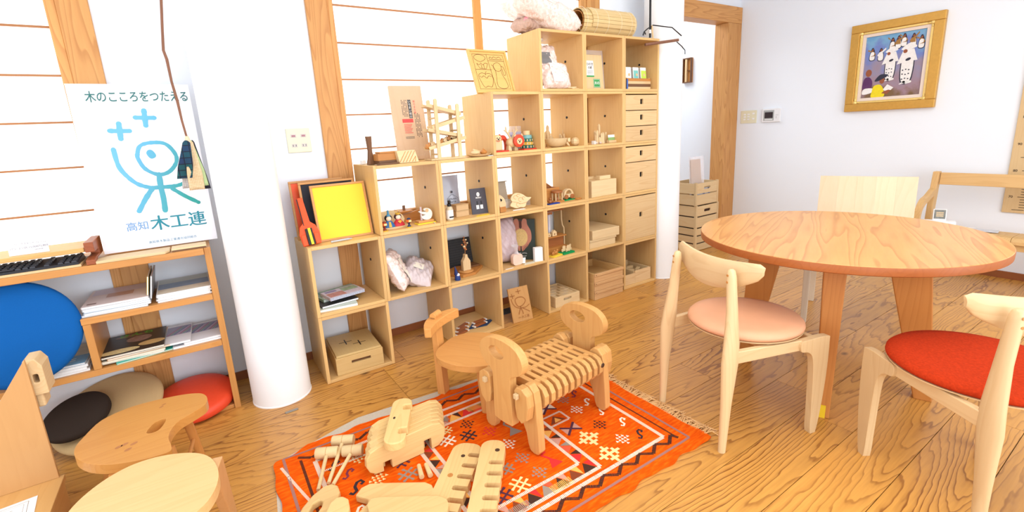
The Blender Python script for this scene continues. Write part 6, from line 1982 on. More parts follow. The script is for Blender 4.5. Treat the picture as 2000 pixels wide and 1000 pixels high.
def canvas_mat():
    m, nt, b, N, L = node_mat('canvas_paint')
    tc = N('ShaderNodeTexCoord')
    n = N('ShaderNodeTexNoise')
    n.inputs['Scale'].default_value = 9
    n.inputs['Detail'].default_value = 5
    L(tc.outputs['Object'], n.inputs['Vector'])
    sp = N('ShaderNodeSeparateXYZ')
    L(tc.outputs['Object'], sp.inputs[0])
    ma = N('ShaderNodeMath')
    ma.operation = 'MULTIPLY_ADD'
    ma.inputs[1].default_value = .55
    L(n.outputs[0], ma.inputs[0])
    L(sp.outputs[2], ma.inputs[2])
    rp = N('ShaderNodeValToRGB')
    e = rp.color_ramp.elements
    e[0].position, e[0].color = .36, srgb(120, 92, 60)
    e[1].position, e[1].color = .95, srgb(86, 148, 200)
    for p, c in ((.46, (156, 128, 140)), (.60, (150, 138, 160)), (.72, (110, 130, 196)), (.82, (120, 170, 206))):
        el = e.new(p)
        el.color = srgb(*c)
    L(ma.outputs[0], rp.inputs[0])
    L(rp.outputs[0], b.inputs['Base Color'])
    b.inputs['Roughness'].default_value = .5
    return m


P('canvas', MB().box(.1045, PWW - .1045, -.010, -.0, .1045, PHH - .1045), canvas_mat(), t)
CM = TR(.104, -.0103, .104, rx=PI / 2)
cw, ch_ = PWW - .208, PHH - .208
U = lambda pts: [(u * cw, v * ch_) for u, v in pts]
mbw, mbk, mbb, mbo, mby, mbp = MB(), MB(), MB(), MB(), MB(), MB()
# two large dancers
for ox, oy, s in ((.46, .27, .85), (.74, .20, 1.0)):
    flat(mbk, U([(ox + (u - .5) * .5 * s * 1.06, oy + v * .62 * s) for u, v in spline([(.34, .02), (.66, .02), (.72, .55), (.60, .62), (.40, .62), (.30, .55)], 4)]), CM, .0004)
    flat(mbw, U([(ox + (u - .5) * .5 * s, oy + v * .62 * s) for u, v in spline([(.36, .05), (.64, .05), (.70, .54), (.58, .62), (.42, .62), (.32, .54)], 4)]), CM, .0008)
    flat(mbw, U([(ox - .17 * s, oy + .30 * s), (ox - .02, oy + .33 * s), (ox + .16 * s, oy + .34 * s), (ox + .09 * s, oy + .52 * s), (ox - .08 * s, oy + .52 * s)]), CM, .0010)
    flat(mbw, U(spline([(ox - .12 * s, oy + .53 * s), (ox, oy + .515 * s), (ox + .13 * s, oy + .55 * s), (ox + .02 * s, oy + .62 * s)], 5)), CM, .0012)
    flat(mbo, U(ell(.035 * s, .03 * s, 14, ox - .05 * s, oy + .495 * s)), CM, .0014)
    flat(mbk, U(ell(.045 * s, .022 * s, 14, ox + .01, oy + .365 * s, .3)), CM, .0014)
    for k in range(9):
        flat(mbk, U(ell(.014 * s, .010 * s, 8, ox - .06 * s + .05 * s * (k % 3), oy + .06 * s + .07 * s * (k // 3) + .01 * (k % 2))), CM, .0014)
    for q_ in (-1, 1):
        flat(mbw, U(spline([(ox + q_ * .05 * s - .05 * s, oy - .02 * s), (ox + q_ * .05 * s + .03 * s, oy + .03 * s), (ox + q_ * .05 * s + .05 * s, oy + .0 * s)], 4)), CM, .0008)
# the far row of small dancers
for k, (ox, oy) in enumerate(((.13, .62), (.28, .60), (.46, .74), (.56, .76), (.65, .78), (.80, .76), (.93, .72))):
    flat(mbk, U(spline([(ox - .05, oy), (ox + .05, oy), (ox + .04, oy + .13), (ox, oy + .20), (ox - .04, oy + .13)], 4)), CM, .0004)
    flat(mbw, U(spline([(ox - .04, oy + .01), (ox + .04, oy + .01), (ox + .03, oy + .12), (ox - .03, oy + .12)], 4)), CM, .0008)
    sd = 1 if k % 2 else -1
    flat(mbb if k != 1 else mbw, U([(ox - .034, oy + .06), (ox + .034, oy + .06), (ox + .030, oy + .125), (ox + sd * .085, oy + .150 + .02 * (k % 3)), (ox + sd * .080, oy + .175 + .02 * (k % 3)), (ox + sd * .012, oy + .145), (ox - sd * .030, oy + .130), (ox - sd * .062, oy + .085)]), CM, .0010)
    flat(mbo, U(ell(.017, .022, 10, ox, oy + .165)), CM, .0012)
    flat(mbk, U(ell(.018, .012, 10, ox - .004, oy + .185, .4)), CM, .0014)
# seated figures
flat(mbp, U(spline([(.02, .14), (.16, .15), (.18, .26), (.12, .34), (.04, .33), (.01, .24)], 4)), CM, .0006)
flat(mbo, U(ell(.055, .06, 16, .10, .41)), CM, .0006)
flat(mbw, U(spline([(.02, .06), (.18, .08), (.20, .15), (.04, .15)], 4)), CM, .0008)
flat(mby, U(spline([(.19, -.0), (.40, .0), (.40, .10), (.33, .20), (.22, .19), (.19, .10)], 4)), CM, .0012)
flat(mbo, U(ell(.045, .055, 16, .35, .27)), CM, .0012)
flat(mbk, U(spline([(.22, .27), (.30, .27), (.45, .345), (.38, .37), (.30, .36)], 4)), CM, .0016)
flat(mbo, U([(.36, .06), (.46, .04), (.52, .10), (.48, .11), (.40, .09)]), CM, .0014)
flat(mbw, U([(.38, .12), (.47, .055), (.56, .14), (.45, .20)]), CM, .0010)
for nm, mb, c in (('painted_white', mbw, (238, 236, 234)), ('painted_dark', mbk, (44, 44, 62)), ('painted_brown', mbb, (164, 120, 60)), ('painted_skin', mbo, (150, 84, 54)), ('painted_yellow', mby, (236, 214, 30)), ('painted_violet', mbp, (92, 46, 98))):
    P(nm, mb, plain(nm, c, .5, .12, 60), t)['kind'] = 'stuff'
# growth chart board
t = T('growth_chart', 'tall wooden height chart with burnt ruler marks, behind the bench back rail', 'chart', (XR - .016, -1.545, .475), -R(90))
P('board', MB().box(0, .22, 0, .014, 0, 1.25), wood('chart_wood', (240, 208, 158), (220, 178, 124), 'Z', 24, .5), t, .002)
mb = MB()
for k in range(56):
    ln = .060 if k % 10 == 0 else (.042 if k % 5 == 0 else .028)
    flat(mb, [(.108 - ln, .02 + .018 * k), (.108, .02 + .018 * k), (.108, .024 + .018 * k), (.108 - ln, .024 + .018 * k)], TR(0, -.0003, 0, rx=PI / 2))
for k, n_ in enumerate(('70', '80', '90', '100', '110', '120')):
    text_mb(n_, .022, TR(.022, -.0003, .105 + .18 * k, rx=PI / 2), .0006, mb, .0004)
P('ruler_marks', mb, plain('burnt_marks', (70, 52, 40), .8), t)
# bench against the right wall
t = T('bench', 'long slatted wooden bench with a curved armrest against the wall', 'bench', (3.80, -1.17, 0))
BN = wood('bench_wood', (238, 196, 136), (206, 150, 88), 'Y', 26, .6, .45, 0, .5, .4)
BNZ = wood('bench_wood', (238, 196, 136), (206, 150, 88), 'Z', 26, .6, .45, 0, .5, .4)
BNX = wood('bench_wood', (238, 196, 136), (206, 150, 88), 'X', 26, .6, .45, 0, .5, .4)
for yb in (-.045, -1.60):
    P('back_post', MB().plate([(.24, 0), (.30, 0), (.305, .40), (.345, .765), (.290, .765), (.262, .60), (.245, .40)], .036, (), TR(0, yb + .018, 0, rx=PI / 2)), BNZ, t, .004)
    P('front_leg', MB().box(.01, .055, yb - .018, yb + .018, 0, .360), BNZ, t, .004)
    P('armrest', MB().plate(spline([(.265, .600), (.18, .570), (.10, .545), (.05, .50), (.035, .40), (.035, .3605), (.004, .3605), (.004, .42), (.022, .53), (.08, .585), (.16, .605), (.268, .645)], 5), .034, (), TR(0, yb + .017, 0, rx=PI / 2)), BNX, t, .004)
    P('seat_rail', MB().box(.056, .24, yb - .015, yb + .015, .30, .360), BNX, t, .003)
P('back_rail', MB().plate([(.306, .672), (.326, .672), (.338, .757), (.318, .757)], 1.515, (), TR(0, -.066, 0, rx=PI / 2)), BN, t, .004)
P('front_rail', MB().box(.012, .052, -1.578, -.0675, .31, .358), BN, t, .003)
for k in range(13):
    y1 = -.07 - .115 * k
    P('seat_slat', MB().plate([(.245, .365), (.245, .385), (.06, .395), (.015, .392), (-.006, .375), (-.008, .352), (.004, .352), (.012, .362)], .1135, (), TR(0, y1, 0, rx=PI / 2)), BNX, t, .003)
# leaflets on the bench
t = T('leaflet_holder', 'small white leaflet holder with a printed card, standing on the bench', 'holder', (3.93, -1.315, .3935), -R(70))
P('stand', MB().box(-.085, .085, -.005, .05, 0, .042), PAPERW, t, .002)
P('card', MB().box(-.036, .036, .02, .022, .0425, .125), PAPERW, t, 0, None, None, (R(-6), 0, R(4)))
mb = MB()
flat(mb, [(-.031, .056), (.031, .056), (.031, .120), (-.031, .120)], TR(0, .0196, 0, rx=PI / 2))
P('photo_print', mb, C_('photo_grey', (126, 128, 122), .5, 60), t, 0, None, None, (R(-6), 0, R(4)))
mb = MB()
for k in range(3):
    flat(mb, [(-.020, .072 + .012 * k), (.020, .072 + .012 * k), (.020, .080 + .012 * k), (-.020, .080 + .012 * k)], TR(0, .0193, 0, rx=PI / 2))
P('stacked_boxes_print', mb, C_('photo_wood', (214, 190, 150), .2, 60), t, 0, None, None, (R(-6), 0, R(4)))
mb = MB()
text_mb('木のあるくらし', .020, TR(-.07, -.0053, .012, rx=PI / 2), .0004, mb)
P('lettering', mb, plain('sign_grey', (150, 150, 170), .6), t)
for k, (x, y, rz, lab) in enumerate(((3.94, -1.44, -60, 'white leaflet lying on the bench beside the holder'), (3.95, -1.54, -80, 'photo leaflet lying on the bench, farthest from the holder'), (3.88, -1.37, -50, 'white leaflet sticking out in front of the holder'))):
    S('leaflet', MB().plate([(-.07, -.045), (.07, -.05), (.075, .045), (-.065, .05)], .0016), (PAPERW, C_('photo_grey2', (206, 208, 214), .2, 40), PAPERW)[k], lab, 'leaflet', (x, y, .3962 + .0004 * k), R(rz))

# ---------------------------------------------------------------- rug
RX0, RX1, RY0, RY1 = -.33, 1.12, -1.42, -.462
t = T('rug', 'orange flat-woven rug with small woven motifs and a fringed end', 'rug', (0, 0, 0))


def rug_mat():
    m, nt, b, N, L = node_mat('rug_orange')
    tc = N('ShaderNodeTexCoord')
    n = N('ShaderNodeTexNoise')
    n.inputs['Scale'].default_value = 22
    n.inputs['Detail'].default_value = 6
    mp = N('ShaderNodeMapping')
    mp.inputs['Scale'].default_value = (1, 5, 1)
    L(tc.outputs['Object'], mp.inputs[0])
    L(mp.outputs[0], n.inputs['Vector'])
    rp = N('ShaderNodeValToRGB')
    e = rp.color_ramp.elements
    e[0].position, e[0].color = .30, srgb(218, 74, 4)
    e[1].position, e[1].color = .74, srgb(236, 120, 22)
    el = e.new(.5)
    el.color = srgb(230, 90, 6)
    L(n.outputs[0], rp.inputs[0])
    L(rp.outputs[0], b.inputs['Base Color'])
    b.inputs['Roughness'].default_value = .95
    b.inputs['Specular IOR Level'].default_value = .1
    w1 = N('ShaderNodeTexWave')
    w1.inputs['Scale'].default_value = 150
    w1.bands_direction = 'Y'
    w1.inputs['Distortion'].default_value = 1
    L(tc.outputs['Object'], w1.inputs['Vector'])
    bp = N('ShaderNodeBump')
    bp.inputs['Strength'].default_value = .4
    bp.inputs['Distance'].default_value = .001
    L(w1.outputs[0], bp.inputs['Height'])
    L(bp.outputs[0], b.inputs['Normal'])
    return m


def rz_(x, y):
    """height of the rug: soft creases, a fold along the fringed end"""
    ex = max(0, (x - 1.02) / .10)
    e2 = max(0, (-.20 - x) / .13)
    return .0062 + .0016 * math.sin(9 * x + 3 * y) * math.sin(7 * y) + .006 * ex * (1 + .6 * math.sin(26 * y)) * .5 + .003 * e2 * (1 + math.sin(20 * y))


def edge(u, v):
    x = RX0 + (RX1 - RX0) * u
    y = RY0 + (RY1 - RY0) * v
    wob = .006 * math.sin(31 * x) + .004 * math.sin(57 * x + 1)
    y += wob * (abs(v - .5) * 2) ** 6 * (1 if v > .5 else -1)
    if u < .1:
        c = (abs(v - .5) * 2) ** 8
        x += (.1 - u) * .25 * c
        if v > .5:
            y -= (.1 - u) * .5 * c
    x += .004 * math.sin(40 * y) * (abs(u - .5) * 2) ** 8
    return x, y


mb = MB()
nu, nv = 90, 60
mb.surf(lambda u, v: (lambda p: Vector((p[0], p[1], rz_(*p))))(edge(u, v)), nu, nv)
mb.surf(lambda u, v: (lambda p: Vector((p[0], p[1], max(.0006, rz_(*p) - .005))))(edge(u, v)), nu, nv)
N_ = (nu + 1) * (nv + 1)
per = [i for i in range(nu + 1)] + [j * (nu + 1) + nu for j in range(1, nv + 1)] + [nv * (nu + 1) + i for i in range(nu - 1, -1, -1)] + [j * (nu + 1) for j in range(nv - 1, 0, -1)]
for a, b_ in zip(per, per[1:] + per[:1]):
    mb.f.append((a, b_, b_ + N_, a + N_))
    mb.m.append(0)
P('weave', mb, rug_mat(), t, 0, 60)

COLS = {'white': (244, 228, 206), 'cream': (236, 214, 150), 'dark': (66, 36, 22), 'black': (52, 36, 40), 'purple': (122, 46, 64), 'grey': (152, 136, 122), 'mauve': (160, 112, 104), 'red': (216, 44, 40), 'salmon': (238, 88, 56), 'brown': (132, 60, 24), 'hatch': (246, 176, 84), 'plum': (84, 42, 60), 'lilac': (206, 150, 130)}
PATT = {k: MB() for k in COLS}


def rp_(x, y, h=.0009):
    return Vector((x, y, rz_(x, y) + h))


def rline(c, pts, wd_, n=1, h=.0009):
    """woven line, subdivided so that it follows the creases"""
    out = []
    for a, b_ in zip(pts, pts[1:]):
        k = max(1, int(math.hypot(b_[0] - a[0], b_[1] - a[1]) / .02))
        for i in range(k):
            out.append((a[0] + (b_[0] - a[0]) * i / k, a[1] + (b_[1] - a[1]) * i / k))
    out.append(pts[-1])
    mb = PATT[c]
    L_, R_ = [], []
    for i, p in enumerate(out):
        a, b_ = out[max(i - 1, 0)], out[min(i + 1, len(out) - 1)]
        d = Vector((b_[0] - a[0], b_[1] - a[1])).normalized()
        L_.append(rp_(p[0] - d.y * wd_ / 2, p[1] + d.x * wd_ / 2, h))
        R_.append(rp_(p[0] + d.y * wd_ / 2, p[1] - d.x * wd_ / 2, h))
    n_ = len(out)
    mb.add(L_ + R_, [(i, i + 1, n_ + i + 1, n_ + i) for i in range(n_ - 1)])


def rdash(c, a, b_, wd_, step=.006, duty=.65, h=.0009):
    """a row of stitches across a line"""
    d = Vector((b_[0] - a[0], b_[1] - a[1]))
    ln = d.length
    d.normalize()
    k = int(ln / step)
    mb = PATT[c]
    for i in range(k):
        x, y = a[0] + d.x * step * i, a[1] + d.y * step * i
        e = step * duty
        sk = random.uniform(-.001, .001)
        mb.add([rp_(x - d.y * wd_ / 2 + sk * d.x, y + d.x * wd_ / 2, h), rp_(x + d.y * wd_ / 2, y - d.x * wd_ / 2, h), rp_(x + d.x * e + d.y * wd_ / 2, y + d.y * e - d.x * wd_ / 2, h), rp_(x + d.x * e - d.y * wd_ / 2, y + d.y * e + d.x * wd_ / 2, h)], [(0, 1, 2, 3)])


def rpoly(c, pts, h=.0008):
    PATT[c].plate(pts, 0)
    n = len(pts)
    vs = PATT[c].v
    # lift the new points onto the rug
    for i in range(len(vs) - n, len(vs)):
        x, y, z = vs[i]
        vs[i] = tuple(rp_(x, y, h))


def rect2(x0, x1, y0, y1, wd_=.010, gap=.012):
    for a, b_ in (((x0, y0), (x1, y0)), ((x1, y0), (x1, y1)), ((x1, y1), (x0, y1)), ((x0, y1), (x0, y0))):
        rdash('white', a, b_, wd_, .0055, .7)


random.seed(11)
# grey-mauve border line, dark zigzag, white borders
gx0, gx1, gy0, gy1 = -.285, 1.052, -1.372, -.505
for a, b_ in (((gx0, gy0), (gx1, gy0)), ((gx1, gy0), (gx1, gy1)), ((gx1, gy1), (gx0, gy1)), ((gx0, gy1), (gx0, gy0))):
    rline('mauve', [a, b_], .010)


def saw(x0, x1, ya, yb, step):
    k = 0
    x = x0
    pts = [(x, ya)]
    while x < x1 - .01:
        x = min(x + step, x1)
        pts.append((x, yb if k % 2 == 0 else ya))
        k += 1
    for a, b_ in zip(pts, pts[1:]):
        rdash('dark', a, b_, .014, .0040, .78)


saw(-.235, 1.02, -1.350, -1.318, .046)
saw(-.235, 1.02, -.530, -.560, .046)
rdash('dark', (1.016, -1.330), (1.010, -.56), .008, .0042, .7)
rdash('dark', (-.235, -1.33), (-.23, -.55), .010, .0042, .7)
rect2(-.185, .977, -1.309, -.592, .016)
rect2(.168, .664, -1.280, -.640, .015)
rect2(.215, .612, -1.219, -.700, .014)
rdash('white', (-.185, -.672), (.168, -.672), .010)
rdash('white', (.664, -.672), (.977, -.672), .010)
rdash('white', (-.30, -.56), (-.245, -.80), .010)
# triangles in the band round the middle panel
tri = ['dark', 'salmon', 'brown', 'lilac', 'dark', 'hatch', 'grey', 'red']
k = 0
for x in [.222 + .062 * i for i in range(7)]:
    for (ya, yb) in ((-1.274, -1.226), (-.694, -.646)):
        rpoly(tri[k % 8], [(x, ya), (x + .058, ya), (x + .03, yb)])
        rpoly(tri[(k + 3) % 8], [(x + .034, yb), (x + .060, ya + .002), (x + .062, yb)])
        k += 1
for y in [-1.215 + .060 * i for i in range(9)]:
    for (xa, xb) in ((.173, .209), (.618, .658)):
        rpoly(tri[k % 8], [(xa, y), (xb, y + .027), (xa, y + .054)])
        rpoly(tri[(k + 5) % 8], [(xb, y + .030), (xb, y + .060), (xa + .004, y + .056)])
        k += 1
for y in (-1.265, -.66):
    rdash('hatch', (.45, y), (.54, y), .036, .006, .5, .0011)
    rdash('grey', (.28, y), (.36, y), .036, .006, .5, .0011)
# side box
rect2(.665, .768, -.988, -.922, .010)
rpoly('brown', [(.675, -.978), (.757, -.978), (.72, -.932)])
rpoly('hatch', [(.70, -.975), (.735, -.975), (.72, -.945)], .0011)


def smotif(c, x, y, s=.024, a=0):
    pts = [(-1, -.6), (-.7, -1), (-.2, -.7), (-.2, .1), (.2, .7), (.7, .8), (.9, .3), (.5, .1)]
    ca, sa = math.cos(a), math.sin(a)
    rline(c, [(x + s * (p[0] * ca - p[1] * sa), y + s * (p[0] * sa + p[1] * ca)) for p in pts], s * .38)


def cluster(c, x, y, n=5, s=.014):
    for i in range(-n // 2 + 1, n // 2 + 1):
        w_ = n // 2 - abs(i) + 1
        for j in range(w_ * 2 - 1):
            px_, py_ = x + (i) * s * 1.0, y + (j - w_ + 1) * s * 1.05
            rpoly(c, [(px_ - s * .45, py_ - s * .4), (px_ + s * .45, py_ - s * .4), (px_ - s * .1, py_ + s * .5)])


def hashm(c, x, y, s=.03, a=.5):
    ca, sa = math.cos(a), math.sin(a)
    for p, q_ in (((-1, -.35), (1, -.35)), ((-1, .35), (1, .35)), ((-.35, -1), (-.35, 1)), ((.35, -1), (.35, 1))):
        rot = lambda v: (x + s * (v[0] * ca - v[1] * sa), y + s * (v[0] * sa + v[1] * ca))
        rline(c, [rot(p), rot(q_)], s * .24)
        for e in (p, q_):
            rpoly(c, [rot((e[0] - .16, e[1] - .16)), rot((e[0] + .16, e[1] - .16)), rot((e[0] + .16, e[1] + .16)), rot((e[0] - .16, e[1] + .16))])


def crossm(c, x, y, s=.045):
    for p, q_ in (((-1, 0), (1, 0)), ((0, -1), (0, 1)), ((-.55, -.4), (-.55, .4)), ((.55, -.4), (.55, .4)), ((-.4, -.55), (.4, -.55)), ((-.4, .55), (.4, .55))):
        rline(c, [(x + s * p[0], y + s * p[1]), (x + s * q_[0], y + s * q_[1])], s * .24)


def butterfly(c, c2, x, y, s=.036):
    rline(c, [(x - s, y - s * .8), (x + s, y + s * .8)], s * .28, 1, .0012)
    rline(c, [(x - s, y + s * .8), (x + s, y - s * .8)], s * .28, 1, .0012)
    for sg in (-1, 1):
        rpoly(c2, [(x + sg * s, y - s * .6), (x + sg * s, y + s * .6), (x + sg * s * .15, y)])


smotif('black', .919, -1.239)
smotif('white', .925, -1.141)
smotif('white', .912, -1.032)
smotif('white', .911, -.939)
smotif('purple', .910, -.852)
smotif('white', .900, -.76)
cluster('white', .842, -1.219)
cluster('dark', .837, -1.097)
cluster('white', .835, -.957)
cluster('grey', .84, -.86)
crossm('cream', .741, -1.135, .050)
crossm('cream', .740, -1.250, .050)
butterfly('plum', 'lilac', .726, -1.045)
butterfly('plum', 'white', .734, -.870)
cluster('grey', .465, -1.065)
cluster('grey', .470, -1.166)
hashm('cream', .378, -1.176, .032)
rpoly('red', [(.52, -1.18), (.575, -1.175), (.545, -1.125)])
rline('red', [(.545, -1.13), (.53, -1.10), (.555, -1.09)], .010)
hashm('white', .283, -.799, .030)
hashm('black', .367, -.822, .030)
cluster('red', .451, -.850)
rpoly('grey', [(.50, -.93), (.56, -.935), (.535, -.88)])
rline('grey', [(.535, -.885), (.522, -.85), (.54, -.83)], .010)
hashm('grey', .385, -1.080, .026)
cluster('white', .469, -.965)
hashm('plum', .300, -1.182, .032)
cluster('grey', .30, -1.08)
cluster('dark', .40, -.75)
hashm('cream', .31, -.735, .022)
smotif('purple', -.098, -.741)
smotif('black', -.092, -.830, .030)
cluster('cream', -.015, -.835, 5, .015)
cluster('cream', -.045, -.674, 5, .014)
hashm('plum', .085, -.800, .030)
hashm('grey', .08, -.884, .032)
cluster('white', .07, -.72)
smotif('black', -.13, -.66)
for i in range(4):
    smotif(('white', 'black', 'purple', 'cream')[i], -.12, -.95 - .09 * i)
    cluster(('white', 'grey', 'cream', 'red')[i], .0, -.95 - .09 * i)
for c, mb in PATT.items():
    o = P('woven_motif', mb, plain('yarn_' + c, COLS[c], .95, .15, 300), t)
    o['kind'] = 'stuff'
# fringe at the right-hand end
mb = MB()
random.seed(5)
for k in range(240):
    y = RY0 + .02 + (RY1 - RY0 - .04) * k / 239
    x = RX1 - .004
    z = rz_(x, y) - .002
    a = random.uniform(-.9, .9)
    ln = random.uniform(.04, .085)
    mb.tube([(x, y, z), (x + ln * .5, y + ln * .3 * a, random.uniform(.004, .014)), (x + ln * (.9 - abs(a) * .3), y + ln * a, .0035)], [.0024, .0022, .0015], 5)
o = P('fringe', mb, plain('fringe_tan', (222, 176, 120), .95, .15, 200), t, 0, 60)
o['kind'] = 'stuff'
S('rug_pad', MB().plate([(-.345, -.78), (-.315, -.50), (-.05, -.415), (.04, -.392), (.33, -.412), (.56, -.432), (.72, -.445), (.72, -.52), (-.28, -.56), (-.30, -.80)], .0006, (), TR(), .0002), plain('pad_grey', (206, 196, 178), .9, .2, 220, .6), 'grey non-slip mat strip showing past the far edge of the rug', 'mat')

# ---------------------------------------------------------------- child's chair with a curved back
t = T('child_chair', "child's chair with a round seat, one back post and a curved crest", 'chair', (.540, -.600, 0), R(-57))
KC = wood('child_chair', (236, 172, 104), (200, 130, 66), 'X', 22, .55, .42, 0, .6, .35)
KCZ = wood('child_chair', (236, 172, 104), (200, 130, 66), 'Z', 22, .55, .42, 0, .6, .35)
P('seat', MB().plate(spline([(.185, 0), (.17, .085), (.11, .145), (.0, .170), (-.11, .138), (-.156, .07), (-.160, .0), (-.156, -.07), (-.11, -.138), (.0, -.170), (.11, -.145), (.17, -.085)], 4), .030, (), TR(), .230), KC, t, .006)
P('under_frame', MB().box(-.12, .10, -.02, .02, .195, .2295).box(-.02, .02, -.11, -.0205, .195, .2295).box(-.02, .02, .0205, .11, .195, .2295), KC, t, .003)
P('back_post', MB().hexa([(-.205, -.024, 0), (-.165, -.024, 0), (-.165, .024, 0), (-.205, .024, 0)], [(-.208, -.026, .345), (-.178, -.026, .345), (-.178, .026, .345), (-.208, .026, .345)]), KCZ, t, .003)
for y in (-.085, .085):
    P('leg', MB().hexa([(.075, y - .022, .0082), (.118, y - .022, .0082), (.118, y + .022, .0082), (.075, y + .022, .0082)], [(.055, y * .9 - .024, .2295), (.10, y * .9 - .024, .2295), (.10, y * .9 + .024, .2295), (.055, y * .9 + .024, .2295)]), KCZ, t, .003)
cr = [(-.224 + .056 * (y / .135) ** 2, y) for y in [-.135 + .27 * k / 14 for k in range(15)]] + [(-.160 + .020 * (y / .125) ** 2, y) for y in [.125 - .25 * k / 14 for k in range(15)]]
P('crest', MB().plate(cr, .042, (), TR(), .3455), KC, t, .004)
P('pin', MB().tube([(-.192, -.028, .400), (-.192, .028, .400)], .0155, 16).box(-.204, -.180, -.028, .028, .3877, .396), KC, t, 0, 40)

# ---------------------------------------------------------------- slatted play bench with two sheep heads
HD = R(8)
t = T('sheep_bench', 'slatted wooden play bench with two sheep head boards', 'bench', (.475, -.955, .0085), HD)
SB = wood('sheep_wood', (236, 182, 116), (206, 140, 76), 'Y', 20, .6, .42, 9, .7, .4)
SBZ = wood('sheep_wood', (236, 182, 116), (206, 140, 76), 'Z', 20, .6, .42, 0, .7, .4)
SBX = wood('sheep_wood', (236, 182, 116), (206, 140, 76), 'X', 20, .6, .42, 0, .7, .4)
# boards across the bench: drawn in (lateral, height), extruded along the length
AX = Matrix(((0, 0, 1, 0), (1, 0, 0, 0), (0, 1, 0, 0), (0, 0, 0, 1)))
LEN = .475


def across(mb, pts, x, th, holes=()):
    return mb.plate(pts, th, holes, TR(x, 0, 0) @ AX)


legpts = [(-.160, .02), (-.150, .004), (-.130, 0), (-.108, .006), (-.098, .03), (-.090, .075), (-.070, .115), (-.03, .140), (.03, .140), (.070, .115), (.090, .075), (.098, .03), (.108, .006), (.130, 0), (.150, .004), (.160, .02), (.158, .10), (.150, .22), (.142, .262), (.120, .284), (.096, .284), (.076, .266), (.070, .235), (-.070, .235), (-.076, .266), (-.096, .284), (-.120, .284), (-.142, .262), (-.150, .22), (-.158, .10)]
headpts = spline([(-.124, .372), (-.114, .340), (-.090, .322), (-.058, .306), (-.050, .27), (-.054, .12), (-.04, .098), (.04, .098), (.054, .12), (.050, .27), (.058, .306), (.090, .322), (.114, .342), (.124, .375), (.114, .405), (.082, .430), (.030, .442), (-.030, .442), (-.082, .430), (-.114, .403)], 3)
endrib = [(-.135, .16), (-.105, .135), (-.080, .150), (-.072, .19), (-.072, .262), (-.085, .280), (-.115, .280), (-.140, .262), (-.146, .215)]
for x0, sgn in ((0, 1), (LEN, -1)):
    xa = x0 - (.017 if sgn > 0 else .017)
    P('leg_board', across(MB(), legpts, x0 + (.018 if sgn > 0 else -.052), .034), SBZ, t, .005)
    P('head_board', across(MB(), headpts, x0 - .017, .034, [ell(.044, .026, 22, .022, .384)]), SBZ, t, .004)
    for s in (-1, 1):
        P('shoulder_block', across(MB(), [(s * p[0], p[1]) for p in endrib], x0 + (-.017 if sgn > 0 else -.017), .0345), SBZ, t, .004)
        P('peg', MB().box(x0 + (-.032 if sgn > 0 else .0178), x0 + (-.0178 if sgn > 0 else .032), s * .092 - .009, s * .092 + .009, .238, .258), HINOKI('X'), t, .002)
ribpts = [(-.118, .2665), (.118, .2665), (.143, .257), (.158, .232), (.156, .198), (.140, .176), (.125, .180), (.112, .198), (.08, .206), (-.08, .206), (-.112, .198), (-.125, .180), (-.140, .176), (-.156, .198), (-.158, .232), (-.143, .257)]
NR = 10
rb = across(MB(), ribpts, 0, .022).mesh('rib')
rb.materials.append(SB)
for k in range(NR):
    P('rib', rb, None, t, .003, None, (.062 + .0365 * k - .0, 0, 0))
for y in (-.088, 0, .088):
    for k in range(NR - 1):
        P('spine_bar', MB().box(.0843 + .0365 * k, .0983 + .0365 * k, y - .011, y + .011, .222, .2655), SBX, t)
for (x, y, z) in ((.43 - .017, -.1575, .228),):
    P('knot', MB().ellipsoid((x - .005, y, z), (.012, .003, .010), 10, 6), plain('knot_dark', (70, 46, 30), .6), t, 0, 60)

# ---------------------------------------------------------------- loose pieces of a second bench on the rug
ZR = .0088
LP = wood('loose_wood', (248, 212, 148), (218, 164, 98), 'X', 20, .6, .42, 7, .7, .35)
LPY = wood('loose_wood', (248, 212, 148), (218, 164, 98), 'Y', 20, .6, .42, 7, .7, .35)
rib2 = [(-.112, .1065), (.112, .1065), (.142, .097), (.158, .073), (.160, .045), (.150, .020), (.128, .004), (.098, .001), (.098, .050), (.066, .050), (.066, .001), (-.066, .001), (-.066, .036), (-.098, .036), (-.098, .001), (-.128, .004), (-.150, .020), (-.160, .045), (-.158, .073), (-.142, .097)]
rb2 = MB().plate(rib2, .0235, (), UP).mesh('rib')
rb2.materials.append(LP)
for k in range(7):
    S('bench_rib', rb2, None, ('bench rib board with two notches, nearest face of the loose rib stack', 'second bench rib board in the loose rib stack, counted from the nearest', 'third bench rib board in the loose rib stack', 'middle bench rib board of the loose rib stack', 'fifth bench rib board in the loose rib stack', 'sixth bench rib board, last but one of the loose rib stack', 'bench rib board at the far end of the loose rib stack')[k], 'board', (.112 + .003 * math.sin(k * 2.1) + .010 * k, -.790 + .0242 * k, ZR - .001 + .0), R(2), 'loose bench ribs stacked on the rug', .003)
SPW = wood('loose_wood', (248, 212, 148), (218, 164, 98), 'X', 20, .6, .42, 7, .7, .35)


